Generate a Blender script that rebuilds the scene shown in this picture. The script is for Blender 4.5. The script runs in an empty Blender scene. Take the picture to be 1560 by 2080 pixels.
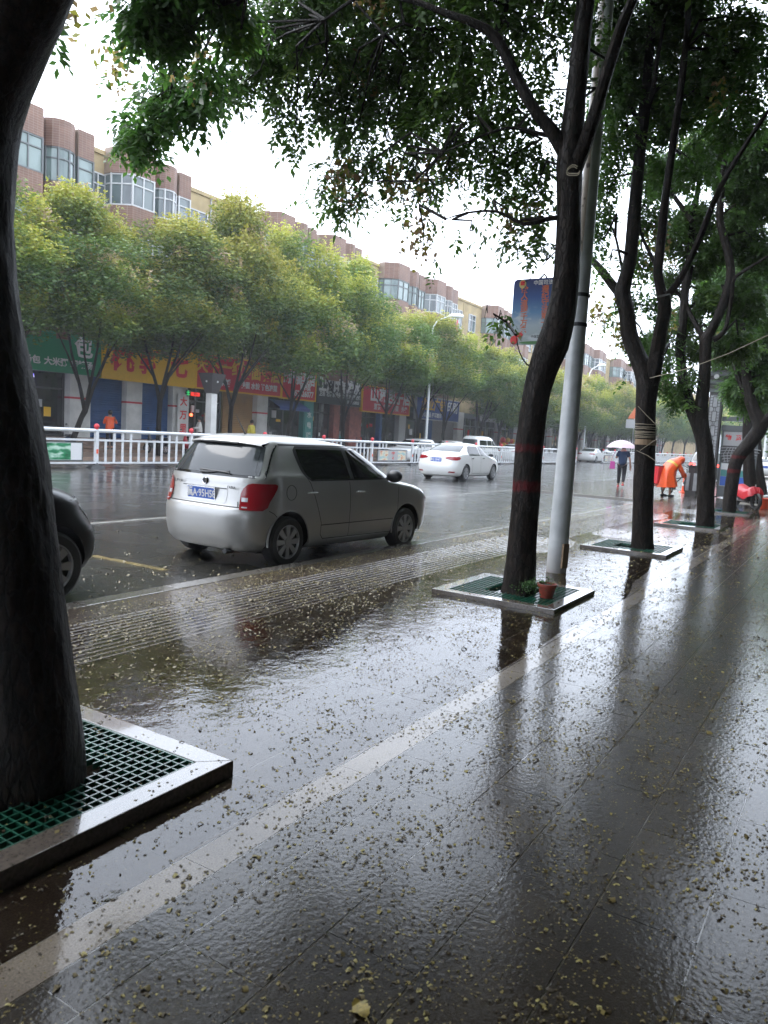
import bpy, bmesh, math, random
import numpy as np
from mathutils import Vector, Matrix
rnd = random.Random(7); nr = np.random.default_rng(7)
R = math.radians
sc = bpy.context.scene
col = sc.collection
# ------------------------------------------------------------------ camera
HC = 1.55
FPX = 1550.0
PITCH, ROLL, YAW = R(5.8), R(3.3), R(31.5747)
fw = Vector((math.cos(YAW)*math.cos(PITCH), math.sin(YAW)*math.cos(PITCH), -math.sin(PITCH)))
r0 = Vector((math.sin(YAW), -math.cos(YAW), 0)); u0 = r0.cross(fw)
rv = r0*math.cos(ROLL)+u0*math.sin(ROLL); uv = -r0*math.sin(ROLL)+u0*math.cos(ROLL)
cd = bpy.data.cameras.new('camera'); cam = bpy.data.objects.new('camera', cd); col.objects.link(cam)
cam.matrix_world = Matrix(((rv.x, uv.x, -fw.x, 0), (rv.y, uv.y, -fw.y, 0), (rv.z, uv.z, -fw.z, HC), (0, 0, 0, 1)))
cd.sensor_fit = 'VERTICAL'; cd.sensor_height = 36.0; cd.lens = 36.0*FPX/2080.0
cd.clip_start = 0.05; cd.clip_end = 3000
cd.dof.use_dof = True; cd.dof.focus_distance = 9.0; cd.dof.aperture_fstop = 4.5
sc.camera = cam
# ------------------------------------------------------------------ sky and sun
SUN_EL, SUN_AZ = R(55), R(100)
w = bpy.data.worlds.new('World'); sc.world = w; w.use_nodes = True
nt = w.node_tree; nt.nodes.clear()
sky = nt.nodes.new('ShaderNodeTexSky'); sky.sky_type = 'NISHITA'; sky.sun_disc = False
sky.sun_elevation = SUN_EL; sky.sun_rotation = R(90)-SUN_AZ; sky.dust_density = 5; sky.air_density = 1.0
hs = nt.nodes.new('ShaderNodeHueSaturation'); hs.inputs['Saturation'].default_value = 0.25
mx = nt.nodes.new('ShaderNodeMix'); mx.data_type = 'RGBA'; mx.inputs[0].default_value = 0.8
mx.inputs[7].default_value = (9.2, 10.2, 11.9, 1)
bg = nt.nodes.new('ShaderNodeBackground'); bg.inputs[1].default_value = 0.12
wo = nt.nodes.new('ShaderNodeOutputWorld')
nt.links.new(sky.outputs[0], hs.inputs['Color']); nt.links.new(hs.outputs[0], mx.inputs[6])
nt.links.new(mx.outputs[2], bg.inputs[0]); nt.links.new(bg.outputs[0], wo.inputs[0])
sl = bpy.data.lights.new('sun', 'SUN'); sl.energy = 0.5; sl.angle = R(40); sl.color = (1, .97, .93)
so = bpy.data.objects.new('sun', sl); col.objects.link(so)
sd = Vector((math.cos(SUN_EL)*math.cos(SUN_AZ), math.cos(SUN_EL)*math.sin(SUN_AZ), math.sin(SUN_EL)))
so.rotation_euler = sd.to_track_quat('Z', 'Y').to_euler()
sc.view_settings.view_transform = 'Standard'; sc.view_settings.look = 'None'
sc.view_settings.gamma = 1; sc.view_settings.exposure = 1.82
try: sc.view_settings.use_curve_mapping = False
except Exception: pass
cy = sc.cycles
cy.use_denoising = True
cy.max_bounces = 8; cy.transparent_max_bounces = 24; cy.diffuse_bounces = 3; cy.glossy_bounces = 4
cy.volume_bounces = 1; cy.sample_clamp_indirect = 8
# ------------------------------------------------------------------ pixel of the 1560x2080 photograph -> point on a real plane
def ray(x, y): return fw + rv*((x-780)/FPX) - uv*((y-1040)/FPX)
CP = Vector((0, 0, HC))
def atx(x, y, X): d = ray(x, y); return CP + d*(X/d.x)
def aty(x, y, Y): d = ray(x, y); return CP + d*(Y/d.y)
ROAD = -0.08
# ------------------------------------------------------------------ helpers
def tag(o, label=None, cat=None, group=None, kind=None):
    if label: o['label'] = label
    if cat: o['category'] = cat
    if group: o['group'] = group
    if kind: o['kind'] = kind
    return o
def empty(name, loc=(0, 0, 0), rz=0.0, label=None, cat=None, group=None):
    o = bpy.data.objects.new(name, None); col.objects.link(o)
    o.empty_display_size = .1
    o.location = loc; o.rotation_euler = (0, 0, rz)
    return tag(o, label, cat, group)
KIDS = {}
def link(name, me, parent=None, loc=None):
    o = bpy.data.objects.new(name, me); col.objects.link(o)
    if parent is not None:
        o.parent = parent; KIDS.setdefault(parent.name, []).append(o)
    if loc is not None: o.location = loc
    return o
def copy_tree(o, parent=None):
    c = o.copy(); col.objects.link(c)
    if parent is not None:
        c.parent = parent; KIDS.setdefault(parent.name, []).append(c)
    for ch in list(KIDS.get(o.name, [])): copy_tree(ch, c)
    return c
class MB:
    def __init__(s): s.v = []; s.f = []; s.m = []; s.mi = 0
    def add(s, vs, fs):
        b = len(s.v); s.v.extend([tuple(p) for p in vs])
        for f in fs: s.f.append(tuple(i+b for i in f)); s.m.append(s.mi)
        return s
    def box(s, c, d, rz=0.0, top=1.0):
        hx, hy, hz = d[0]/2, d[1]/2, d[2]/2; cs, sn = math.cos(rz), math.sin(rz); P = []
        for z, k in ((-hz, 1.0), (hz, top)):
            for x, y in ((-hx, -hy), (hx, -hy), (hx, hy), (-hx, hy)):
                x *= k; y *= k
                P.append((c[0]+x*cs-y*sn, c[1]+x*sn+y*cs, c[2]+z))
        return s.add(P, [(3, 2, 1, 0), (4, 5, 6, 7), (0, 1, 5, 4), (1, 2, 6, 5), (2, 3, 7, 6), (3, 0, 4, 7)])
    def b2(s, x0, x1, y0, y1, z0, z1): return s.box(((x0+x1)/2, (y0+y1)/2, (z0+z1)/2), (x1-x0, y1-y0, z1-z0))
    def tube(s, pts, rad, n=8, caps=True, wob=0.0, seed=0):
        pts = [Vector(p) for p in pts]
        if not hasattr(rad, '__len__'): rad = [rad]*len(pts)
        t0 = (pts[1]-pts[0]).normalized()
        a = Vector((0, 0, 1)) if abs(t0.z) < .9 else Vector((1, 0, 0))
        nx = t0.cross(a).normalized(); P = []; rr = random.Random(seed)
        for i, p in enumerate(pts):
            t = (pts[min(i+1, len(pts)-1)]-pts[max(i-1, 0)]).normalized()
            nx = (nx-t*nx.dot(t)).normalized(); ny = t.cross(nx)
            for k in range(n):
                an = 2*math.pi*k/n; r = rad[i]*(1+(wob*(.5*math.sin(2*an+i*.35+seed)+.45*math.sin(5*an-i*.5+seed*2)+.3*math.sin(9*an+i*.9+seed*3)+.25*math.sin(17*an+i*1.7)+rr.uniform(-.3, .3)) if wob else 0))
                P.append(p+nx*(math.cos(an)*r)+ny*(math.sin(an)*r))
        F = []
        for i in range(len(pts)-1):
            for k in range(n):
                k2 = (k+1) % n; F.append((i*n+k, i*n+k2, (i+1)*n+k2, (i+1)*n+k))
        if caps: F.append(tuple(range(n-1, -1, -1))); F.append(tuple((len(pts)-1)*n+k for k in range(n)))
        return s.add(P, F)
    def lathe(s, prof, c=(0, 0, 0), n=16, axis='z', caps=True):
        P = []
        for r, h in prof:
            for k in range(n):
                a = 2*math.pi*k/n; x, y = r*math.cos(a), r*math.sin(a)
                q = (x, y, h) if axis == 'z' else ((x, h, y) if axis == 'y' else (h, x, y))
                P.append((c[0]+q[0], c[1]+q[1], c[2]+q[2]))
        F = []
        for i in range(len(prof)-1):
            for k in range(n):
                k2 = (k+1) % n; F.append((i*n+k, i*n+k2, (i+1)*n+k2, (i+1)*n+k))
        if caps: F.append(tuple(range(n-1, -1, -1))); F.append(tuple((len(prof)-1)*n+k for k in range(n)))
        return s.add(P, F)
    def prism(s, poly, z0, z1):
        n = len(poly)
        P = [(x, y, z0) for x, y in poly]+[(x, y, z1) for x, y in poly]
        F = [tuple(range(n-1, -1, -1)), tuple(range(n, 2*n))]+[(i, (i+1) % n, (i+1) % n+n, i+n) for i in range(n)]
        return s.add(P, F)
    def band(s, line, z0, z1, off=0.0):   # open wall along a polyline
        n = len(line); P = [(x, y, z0) for x, y in line]+[(x, y, z1) for x, y in line]
        return s.add(P, [(i, i+1, i+1+n, i+n) for i in range(n-1)])
    def ball(s, c, r, n=12, m=8, sc_=(1, 1, 1)):
        prof = [(max(1e-4, math.sin(math.pi*i/m)), -math.cos(math.pi*i/m)) for i in range(m+1)]
        P = []; F = []
        for a, h in prof:
            for k in range(n):
                t = 2*math.pi*k/n; P.append((c[0]+r*sc_[0]*a*math.cos(t), c[1]+r*sc_[1]*a*math.sin(t), c[2]+r*sc_[2]*h))
        for i in range(m):
            for k in range(n):
                k2 = (k+1) % n; F.append((i*n+k, i*n+k2, (i+1)*n+k2, (i+1)*n+k))
        return s.add(P, F)
    def mesh(s, name, mats, smooth=False, bevel=0.0):
        me = bpy.data.meshes.new(name); me.from_pydata(s.v, [], s.f)
        if not isinstance(mats, (list, tuple)): mats = [mats]
        for m in mats: me.materials.append(m)
        if len(mats) > 1: me.polygons.foreach_set('material_index', s.m)
        if bevel:
            bm = bmesh.new(); bm.from_mesh(me); bmesh.ops.remove_doubles(bm, verts=bm.verts, dist=1e-5)
            bmesh.ops.bevel(bm, geom=[e for e in bm.edges if len(e.link_faces) == 2 and e.calc_face_angle(0) > .5], offset=bevel, segments=2, affect='EDGES', profile=.7)
            bm.to_mesh(me); bm.free()
        if smooth: me.polygons.foreach_set('use_smooth', [True]*len(me.polygons)); me.set_sharp_from_angle(angle=R(38))
        me.update(); return me
    def build(s, name, mats, parent=None, smooth=False, loc=None, bevel=0.0):
        return link(name, s.mesh(name, mats, smooth, bevel), parent, loc)
# ------------------------------------------------------------------ materials
def newmat(name):
    m = bpy.data.materials.new(name); m.use_nodes = True; n = m.node_tree
    return m, n, n.nodes['Principled BSDF'], n.nodes['Material Output']
def N(n, t, **k):
    x = n.nodes.new(t)
    for a, b in k.items():
        if a.startswith('i_'): x.inputs[a[2:].replace('_', ' ')].default_value = b
        else: setattr(x, a, b)
    return x
def coords(n, which='Object', scale=None):
    c = N(n, 'ShaderNodeTexCoord')
    if scale is None: return c.outputs[which]
    mp = N(n, 'ShaderNodeMapping'); mp.inputs['Scale'].default_value = scale
    n.links.new(c.outputs[which], mp.inputs[0]); return mp.outputs[0]
def ramp(n, fac, stops):
    r = N(n, 'ShaderNodeValToRGB'); e = r.color_ramp.elements
    while len(e) < len(stops): e.new(.5)
    for i, (p, c) in enumerate(stops): e[i].position = p; e[i].color = tuple(c)+(1,)
    n.links.new(fac, r.inputs[0]); return r.outputs[0]
def mat(name, c, rough=.5, metal=0.0, coat=0.0, var=0.0, vs=6.0, bump=0.0, bs=40.0, spec=.5, emit=None, es=1.0, dirt=None):
    m, n, b, o = newmat(name)
    b.inputs['Base Color'].default_value = tuple(c)+(1,); b.inputs['Roughness'].default_value = rough
    b.inputs['Metallic'].default_value = metal; b.inputs['Coat Weight'].default_value = coat; b.inputs['Coat Roughness'].default_value = .04
    b.inputs['Specular IOR Level'].default_value = spec
    if var:
        t = N(n, 'ShaderNodeTexNoise'); t.inputs['Scale'].default_value = vs; t.inputs['Detail'].default_value = 6
        n.links.new(coords(n), t.inputs[0])
        d = dirt or tuple(x*(1-var) for x in c)
        n.links.new(ramp(n, t.outputs[0], [(.32, d), (.66, [min(1, x*(1+var*.4)) for x in c])]), b.inputs['Base Color'])
    if bump:
        t = N(n, 'ShaderNodeTexNoise'); t.inputs['Scale'].default_value = bs; t.inputs['Detail'].default_value = 5
        n.links.new(coords(n), t.inputs[0]); bp = N(n, 'ShaderNodeBump'); bp.inputs['Strength'].default_value = bump; bp.inputs['Distance'].default_value = .02
        n.links.new(t.outputs[0], bp.inputs['Height']); n.links.new(bp.outputs[0], b.inputs['Normal'])
    if emit: b.inputs['Emission Color'].default_value = tuple(emit)+(1,); b.inputs['Emission Strength'].default_value = es
    return m
M = {}
def mk(k, *a, **kw): M[k] = mat(k, *a, **kw); return M[k]
mk('white_paint', (.6, .61, .62), .35, var=.12, vs=3); mk('red_plastic', (.55, .03, .04), .35)
mk('black_rubber', (.015, .015, .016), .55, bump=.2); mk('dark_metal', (.03, .032, .035), .4, var=.2)
mk('grey_metal', (.32, .33, .34), .45, var=.2, vs=4); mk('steel', (.5, .5, .52), .3, metal=1)
mk('orange_coat', (.7, .085, .014), .35, var=.12, vs=14, bump=.5, bs=16); mk('navy_cloth', (.012, .03, .075), .8, bump=.3)
mk('black_cloth', (.01, .01, .014), .8, bump=.3); mk('white_cloth', (.62, .6, .57), .8, bump=.3); mk('yellow_cloth', (.5, .42, .05), .7)
mk('skin', (.33, .17, .11), .5); mk('hair', (.01, .008, .007), .5); mk('pink_cloth', (.62, .42, .5), .45)
mk('magenta', (.4, .05, .25), .5); mk('terracotta', (.28, .05, .03), .5, var=.3, vs=20); mk('soil', (.03, .02, .014), .9, bump=.6)
mk('grate_green', (.012, .10, .062), .32, var=.35, vs=9, coat=.6); mk('wet_granite', (.12, .10, .085), .16, var=.35, vs=60, coat=1, bump=.05, bs=90)
mk('kerb_granite', (.15, .135, .115), .22, var=.35, vs=40, coat=.7); mk('rope', (.3, .26, .19), .8, bump=.5, bs=120)
mk('brown_glaze', (.05, .035, .03), .5); mk('cable', (.08, .08, .08), .6); mk('seed', (.28, .17, .09), .8)
mk('cardboard', (.22, .15, .09), .7); mk('plastic_orange', (.7, .09, .03), .4); mk('red_tarp', (.35, .012, .02), .35, bump=.6, bs=9)
mk('frame_white', (.5, .5, .5), .4, var=.1); mk('frame_grey', (.10, .11, .11), .4); mk('frame_dark', (.05, .045, .045), .4)
mk('lamp_glow', (.9, .2, .1), .4, emit=(1, .12, .05), es=1.6); mk('led_red', (.5, .02, .02), .4, emit=(1, .05, .03), es=.25)
mk('led_green', (.02, .4, .1), .4, emit=(.03, 1, .25), es=.25); mk('led_violet', (.1, .08, .6), .4, emit=(.25, .18, 1), es=1.1)
mk('led_white', (.7, .7, .9), .4, emit=(.75, .75, 1), es=1.0)
mk('brake_glow', (.8, .05, .05), .3, emit=(1, .06, .04), es=1.4)
mk('shutter_blue', (.012, .06, .18), .42, var=.2, vs=2); mk('shutter_ochre', (.3, .17, .06), .5, var=.2, vs=2); mk('shutter_grey', (.22, .21, .2), .5, var=.2)
mk('wall_ochre', (.38, .29, .155), .85, var=.25, vs=1.2, bump=.1); mk('plaster_white', (.52, .51, .49), .7, var=.25, vs=1.5)
mk('stripe_red', (.4, .03, .04), .6); mk('step_stone', (.22, .15, .11), .35, var=.35, vs=3, coat=.4); mk('concrete', (.28, .27, .25), .7, var=.25, vs=2)
mk('joint_cement', (.34, .32, .28), .5, var=.3)
mk('near_wall', (.03, .027, .025), .8, var=.3)
mk('shop_dark', (.02, .021, .022), .4); mk('shop_teal', (.05, .22, .2), .5); mk('shop_brick', (.26, .08, .06), .6, var=.4, vs=5)
mk('sign_green', (.01, .2, .09), .4); mk('sign_yellow', (.7, .4, .012), .4, var=.06); mk('sign_red', (.45, .01, .025), .4); mk('sign_black', (.022, .024, .028), .4)
mk('sign_blue', (.02, .05, .20), .4); mk('sign_grey', (.34, .34, .34), .5); mk('txt_white', (.62, .62, .62), .5); mk('txt_red', (.55, .02, .02), .5); mk('txt_yellow', (.55, .32, .03), .5)
mk('line_white', (.82, .82, .8), .3, var=.15, vs=8, coat=.7); mk('line_yellow', (.62, .5, .24), .3, var=.35, vs=10, coat=.7)
mk('plate_blue', (.02, .09, .42), .35); mk('tail_red', (.22, .006, .012), .15, coat=.6); mk('chrome', (.7, .7, .72), .12, metal=1); mk('lamp_clear', (.4, .4, .42), .1, coat=1)
mk('paint_silver', (.36, .355, .345), .36, metal=.6, coat=.5, var=.05, vs=2); mk('paint_white', (.6, .6, .585), .3, coat=1); mk('paint_black', (.004, .004, .005), .35, coat=.12, spec=.3)
mk('paint_grey', (.12, .125, .13), .3, metal=.4, coat=1)
mk('trim_black', (.012, .012, .013), .4); mk('hubcap', (.33, .33, .34), .35, metal=.6); mk('hub_dark', (.03, .03, .03), .6)
mk('glass_car', (.006, .007, .008), .05, spec=.4); mk('glass_light', (.035, .04, .043), .06, spec=.45)
mk('lamp_head', (.75, .76, .76), .35); mk('pole_white', (.6, .62, .63), .4, var=.1, vs=6)
def m_pane(name, c, c2):
    m, n, b, o = newmat(name)
    t = N(n, 'ShaderNodeTexNoise'); t.inputs['Scale'].default_value = 1.1; t.inputs['Detail'].default_value = 3
    n.links.new(coords(n, 'Object', (1, 1, .4)), t.inputs[0])
    n.links.new(ramp(n, t.outputs[0], [(.38, c), (.62, c2)]), b.inputs['Base Color'])
    b.inputs['Roughness'].default_value = .12; b.inputs['Coat Weight'].default_value = .6; M[name] = m
m_pane('pane_dark', (.03, .04, .045), (.10, .13, .13)); m_pane('pane_green', (.07, .11, .105), (.17, .23, .215)); m_pane('pane_shop', (.008, .008, .009), (.05, .045, .04))
def m_tile():
    m, n, b, o = newmat('bay_tile')
    c = coords(n, 'Object'); mp = N(n, 'ShaderNodeMapping'); mp.inputs['Rotation'].default_value = (R(90), 0, 0)
    n.links.new(c, mp.inputs[0])
    br = N(n, 'ShaderNodeTexBrick'); br.offset = 0; br.inputs['Scale'].default_value = 1
    br.inputs['Brick Width'].default_value = .2; br.inputs['Row Height'].default_value = .1; br.inputs['Mortar Size'].default_value = .008
    br.inputs['Color1'].default_value = (.20, .10, .066, 1); br.inputs['Color2'].default_value = (.17, .083, .057, 1); br.inputs['Mortar'].default_value = (.26, .19, .14, 1)
    n.links.new(mp.outputs[0], br.inputs[0])
    t = N(n, 'ShaderNodeTexNoise'); t.inputs['Scale'].default_value = .9; t.inputs['Detail'].default_value = 5; n.links.new(c, t.inputs[0])
    mx = N(n, 'ShaderNodeMix', data_type='RGBA', blend_type='MULTIPLY'); mx.inputs[0].default_value = .55
    n.links.new(br.outputs[0], mx.inputs[6]); n.links.new(ramp(n, t.outputs[0], [(.3, (.5, .45, .42)), (.7, (1, 1, 1))]), mx.inputs[7])
    n.links.new(mx.outputs[2], b.inputs['Base Color']); b.inputs['Roughness'].default_value = .55; M['bay_tile'] = m
m_tile()
def m_bark(name, c0, c1, wet, red=False):
    m, n, b, o = newmat(name)
    c = coords(n, 'Object', (1, 1, .35))
    t = N(n, 'ShaderNodeTexNoise'); t.inputs['Scale'].default_value = 22; t.inputs['Detail'].default_value = 8; t.inputs['Roughness'].default_value = .65
    n.links.new(c, t.inputs[0])
    wv = N(n, 'ShaderNodeVectorMath', operation='MULTIPLY_ADD'); n.links.new(t.outputs[1], wv.inputs[0]); wv.inputs[1].default_value = (.07, .07, .07); n.links.new(c, wv.inputs[2])
    v = N(n, 'ShaderNodeTexVoronoi'); v.feature = 'DISTANCE_TO_EDGE'; v.inputs['Scale'].default_value = 24; n.links.new(wv.outputs[0], v.inputs[0])
    ck = N(n, 'ShaderNodeMapRange'); ck.inputs[1].default_value = 0; ck.inputs[2].default_value = .12; n.links.new(v.outputs[0], ck.inputs[0])
    mc = N(n, 'ShaderNodeMix', data_type='RGBA', blend_type='MULTIPLY'); mc.inputs[0].default_value = .7; n.links.new(ramp(n, t.outputs[0], [(.35, c0), (.68, c1)]), mc.inputs[6]); n.links.new(ck.outputs[0], mc.inputs[7])
    cr = mc.outputs[2]
    if red:   # faded red paint rings round the trunk, with a band of old whitewash below
        g = N(n, 'ShaderNodeNewGeometry'); s = N(n, 'ShaderNodeSeparateXYZ'); n.links.new(g.outputs['Position'], s.inputs[0])
        ad = N(n, 'ShaderNodeMath', operation='MULTIPLY_ADD'); n.links.new(t.outputs[0], ad.inputs[0]); ad.inputs[1].default_value = .12; n.links.new(s.outputs[2], ad.inputs[2])
        k = ramp(n, ad.outputs[0], [(0, (0, 0, 0)), (1, (0, 0, 0))])
        r = N(n, 'ShaderNodeValToRGB'); r.color_ramp.interpolation = 'LINEAR'; e = r.color_ramp.elements
        st = [(0, 0), (.52, 0), (.535, 1), (.565, 1), (.58, 0), (.70, 0), (.715, .8), (.735, .8), (.75, 0)]
        while len(e) < len(st): e.new(.5)
        for i, (p, q) in enumerate(st): e[i].position = p; e[i].color = (q, q, q, 1)
        dv = N(n, 'ShaderNodeMath', operation='DIVIDE'); n.links.new(ad.outputs[0], dv.inputs[0]); dv.inputs[1].default_value = 2.14
        n.links.new(dv.outputs[0], r.inputs[0])
        m2 = N(n, 'ShaderNodeMix', data_type='RGBA'); n.links.new(r.outputs[0], m2.inputs[0]); n.links.new(cr, m2.inputs[6]); m2.inputs[7].default_value = (.09, .008, .010, 1)
        cr = m2.outputs[2]
    n.links.new(cr, b.inputs['Base Color']); b.inputs['Roughness'].default_value = wet; b.inputs['Coat Weight'].default_value = .05; b.inputs['Coat Roughness'].default_value = .2; b.inputs['Specular IOR Level'].default_value = .14
    bp = N(n, 'ShaderNodeBump'); bp.inputs['Strength'].default_value = .9; bp.inputs['Distance'].default_value = .015
    mm = N(n, 'ShaderNodeMath', operation='ADD'); n.links.new(t.outputs[0], mm.inputs[0]); n.links.new(ck.outputs[0], mm.inputs[1])
    n.links.new(mm.outputs[0], bp.inputs['Height']); n.links.new(bp.outputs[0], b.inputs['Normal']); M[name] = m
m_bark('bark', (.005, .0036, .003), (.026, .018, .013), .5); m_bark('bark_ringed', (.006, .0045, .004), (.034, .025, .02), .5, True)
def m_leaf(name, stops, rough, trans):
    m, n, b, o = newmat(name)
    a = N(n, 'ShaderNodeAttribute'); a.attribute_name = 'tint'
    cr = ramp(n, a.outputs['Fac'], stops)
    oi = N(n, 'ShaderNodeObjectInfo'); hv = N(n, 'ShaderNodeHueSaturation'); n.links.new(cr, hv.inputs['Color'])   # every tree a little different
    h_ = N(n, 'ShaderNodeMapRange'); h_.inputs[3].default_value = .492; h_.inputs[4].default_value = .515; n.links.new(oi.outputs['Random'], h_.inputs[0]); n.links.new(h_.outputs[0], hv.inputs['Hue'])
    v_ = N(n, 'ShaderNodeMapRange'); v_.inputs[3].default_value = .85; v_.inputs[4].default_value = 1.12; n.links.new(oi.outputs['Random'], v_.inputs[0]); n.links.new(v_.outputs[0], hv.inputs['Value']); cr = hv.outputs[0]
    n.links.new(cr, b.inputs['Base Color']); b.inputs['Roughness'].default_value = rough
    t = N(n, 'ShaderNodeBsdfTranslucent'); n.links.new(cr, t.inputs[0])
    x = N(n, 'ShaderNodeMixShader'); x.inputs[0].default_value = trans
    n.links.new(b.outputs[0], x.inputs[1]); n.links.new(t.outputs[0], x.inputs[2]); n.links.new(x.outputs[0], o.inputs[0]); M[name] = m
m_leaf('leaf_near', [(0, (.04, .095, .02)), (.5, (.095, .2, .034)), (.8, (.22, .33, .045)), (.9, (.3, .28, .05)), (1, (.3, .2, .1))], .35, .58)
m_leaf('leaf_far', [(0, (.05, .10, .03)), (.25, (.10, .17, .035)), (.5, (.22, .27, .04)), (.75, (.46, .44, .07)), (.85, (.52, .46, .10)), (.9, (.42, .32, .18)), (1, (.52, .40, .27))], .5, .4)
m_leaf('leaf_potted', [(0, (.02, .08, .02)), (1, (.1, .2, .05))], .4, .3)
def m_wet_ground(name, c0, c1, c2, sc1=3.0, fine=160, bump=.35, rough=.3, coatr=.05, cw=1.0):
    """wet stone or asphalt: mottled colour under a film of water with fine relief"""
    m, n, b, o = newmat(name)
    g = N(n, 'ShaderNodeNewGeometry'); P = g.outputs['Position']
    t1 = N(n, 'ShaderNodeTexNoise'); t1.inputs['Scale'].default_value = sc1; t1.inputs['Detail'].default_value = 6; n.links.new(P, t1.inputs[0])
    t2 = N(n, 'ShaderNodeTexNoise'); t2.inputs['Scale'].default_value = fine; t2.inputs['Detail'].default_value = 4; n.links.new(P, t2.inputs[0])
    oi = N(n, 'ShaderNodeObjectInfo')
    a = ramp(n, t1.outputs[0], [(.3, c0), (.55, c1), (.75, c2)])
    mx = N(n, 'ShaderNodeMix', data_type='RGBA', blend_type='MULTIPLY'); mx.inputs[0].default_value = .8
    n.links.new(a, mx.inputs[6]); n.links.new(ramp(n, t2.outputs[0], [(.3, (.5, .5, .5)), (.7, (1.3, 1.3, 1.3))]), mx.inputs[7])
    m3 = N(n, 'ShaderNodeMix', data_type='RGBA', blend_type='MULTIPLY'); m3.inputs[0].default_value = 1
    n.links.new(mx.outputs[2], m3.inputs[6]); n.links.new(ramp(n, oi.outputs['Random'], [(0, (.9, .9, .9)), (1, (1.08, 1.06, 1.05))]), m3.inputs[7])
    # grit and shreds of blossom too fine to model
    vo = N(n, 'ShaderNodeTexVoronoi'); vo.inputs['Scale'].default_value = 75; n.links.new(P, vo.inputs[0]); se = N(n, 'ShaderNodeSeparateColor'); n.links.new(vo.outputs['Color'], se.inputs[0])
    g1 = N(n, 'ShaderNodeMath', operation='LESS_THAN'); n.links.new(vo.outputs['Distance'], g1.inputs[0]); g1.inputs[1].default_value = .24
    g2 = N(n, 'ShaderNodeMath', operation='GREATER_THAN'); n.links.new(se.outputs[0], g2.inputs[0]); g2.inputs[1].default_value = .62
    g3 = N(n, 'ShaderNodeMath', operation='MULTIPLY'); n.links.new(g1.outputs[0], g3.inputs[0]); n.links.new(g2.outputs[0], g3.inputs[1])
    m4 = N(n, 'ShaderNodeMix', data_type='RGBA'); n.links.new(g3.outputs[0], m4.inputs[0]); n.links.new(m3.outputs[2], m4.inputs[6]); n.links.new(ramp(n, se.outputs[1], [(0, (.04, .028, .012)), (1, (.17, .135, .05))]), m4.inputs[7]); m3 = m4
    n.links.new(m3.outputs[2], b.inputs['Base Color']); b.inputs['Roughness'].default_value = rough; b.inputs['Specular IOR Level'].default_value = .08
    b.inputs['Coat Weight'].default_value = cw; b.inputs['Coat IOR'].default_value = 1.34
    t3 = N(n, 'ShaderNodeTexNoise'); t3.inputs['Scale'].default_value = 48; t3.inputs['Detail'].default_value = 5; n.links.new(P, t3.inputs[0])
    n.links.new(ramp(n, t1.outputs[0], [(.3, (coatr,)*3), (.7, (coatr*3,)*3)]), b.inputs['Coat Roughness'])
    bp = N(n, 'ShaderNodeBump'); bp.inputs['Strength'].default_value = bump; bp.inputs['Distance'].default_value = .004
    n.links.new(t3.outputs[0], bp.inputs['Height']); n.links.new(bp.outputs[0], b.inputs['Coat Normal'])
    b2 = N(n, 'ShaderNodeBump'); b2.inputs['Strength'].default_value = .5; b2.inputs['Distance'].default_value = .003
    n.links.new(t2.outputs[0], b2.inputs['Height']); n.links.new(b2.outputs[0], b.inputs['Normal'])
    M[name] = m
m_wet_ground('slab_grey', (.013, .0095, .005), (.023, .017, .0095), (.036, .027, .0155), bump=.3, coatr=.02, cw=1.0)
m_wet_ground('slab_beige', (.12, .10, .078), (.17, .145, .115), (.22, .19, .15), bump=.12, coatr=.03)
m_wet_ground('slab_brown', (.05, .036, .028), (.075, .055, .042), (.1, .075, .058), bump=.3)
m_wet_ground('slab_red', (.10, .028, .022), (.14, .04, .03), (.16, .055, .04), bump=.3)
m_wet_ground('asphalt', (.06, .06, .058), (.085, .083, .078), (.11, .105, .095), sc1=.8, fine=120, bump=.15, coatr=.12)
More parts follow.
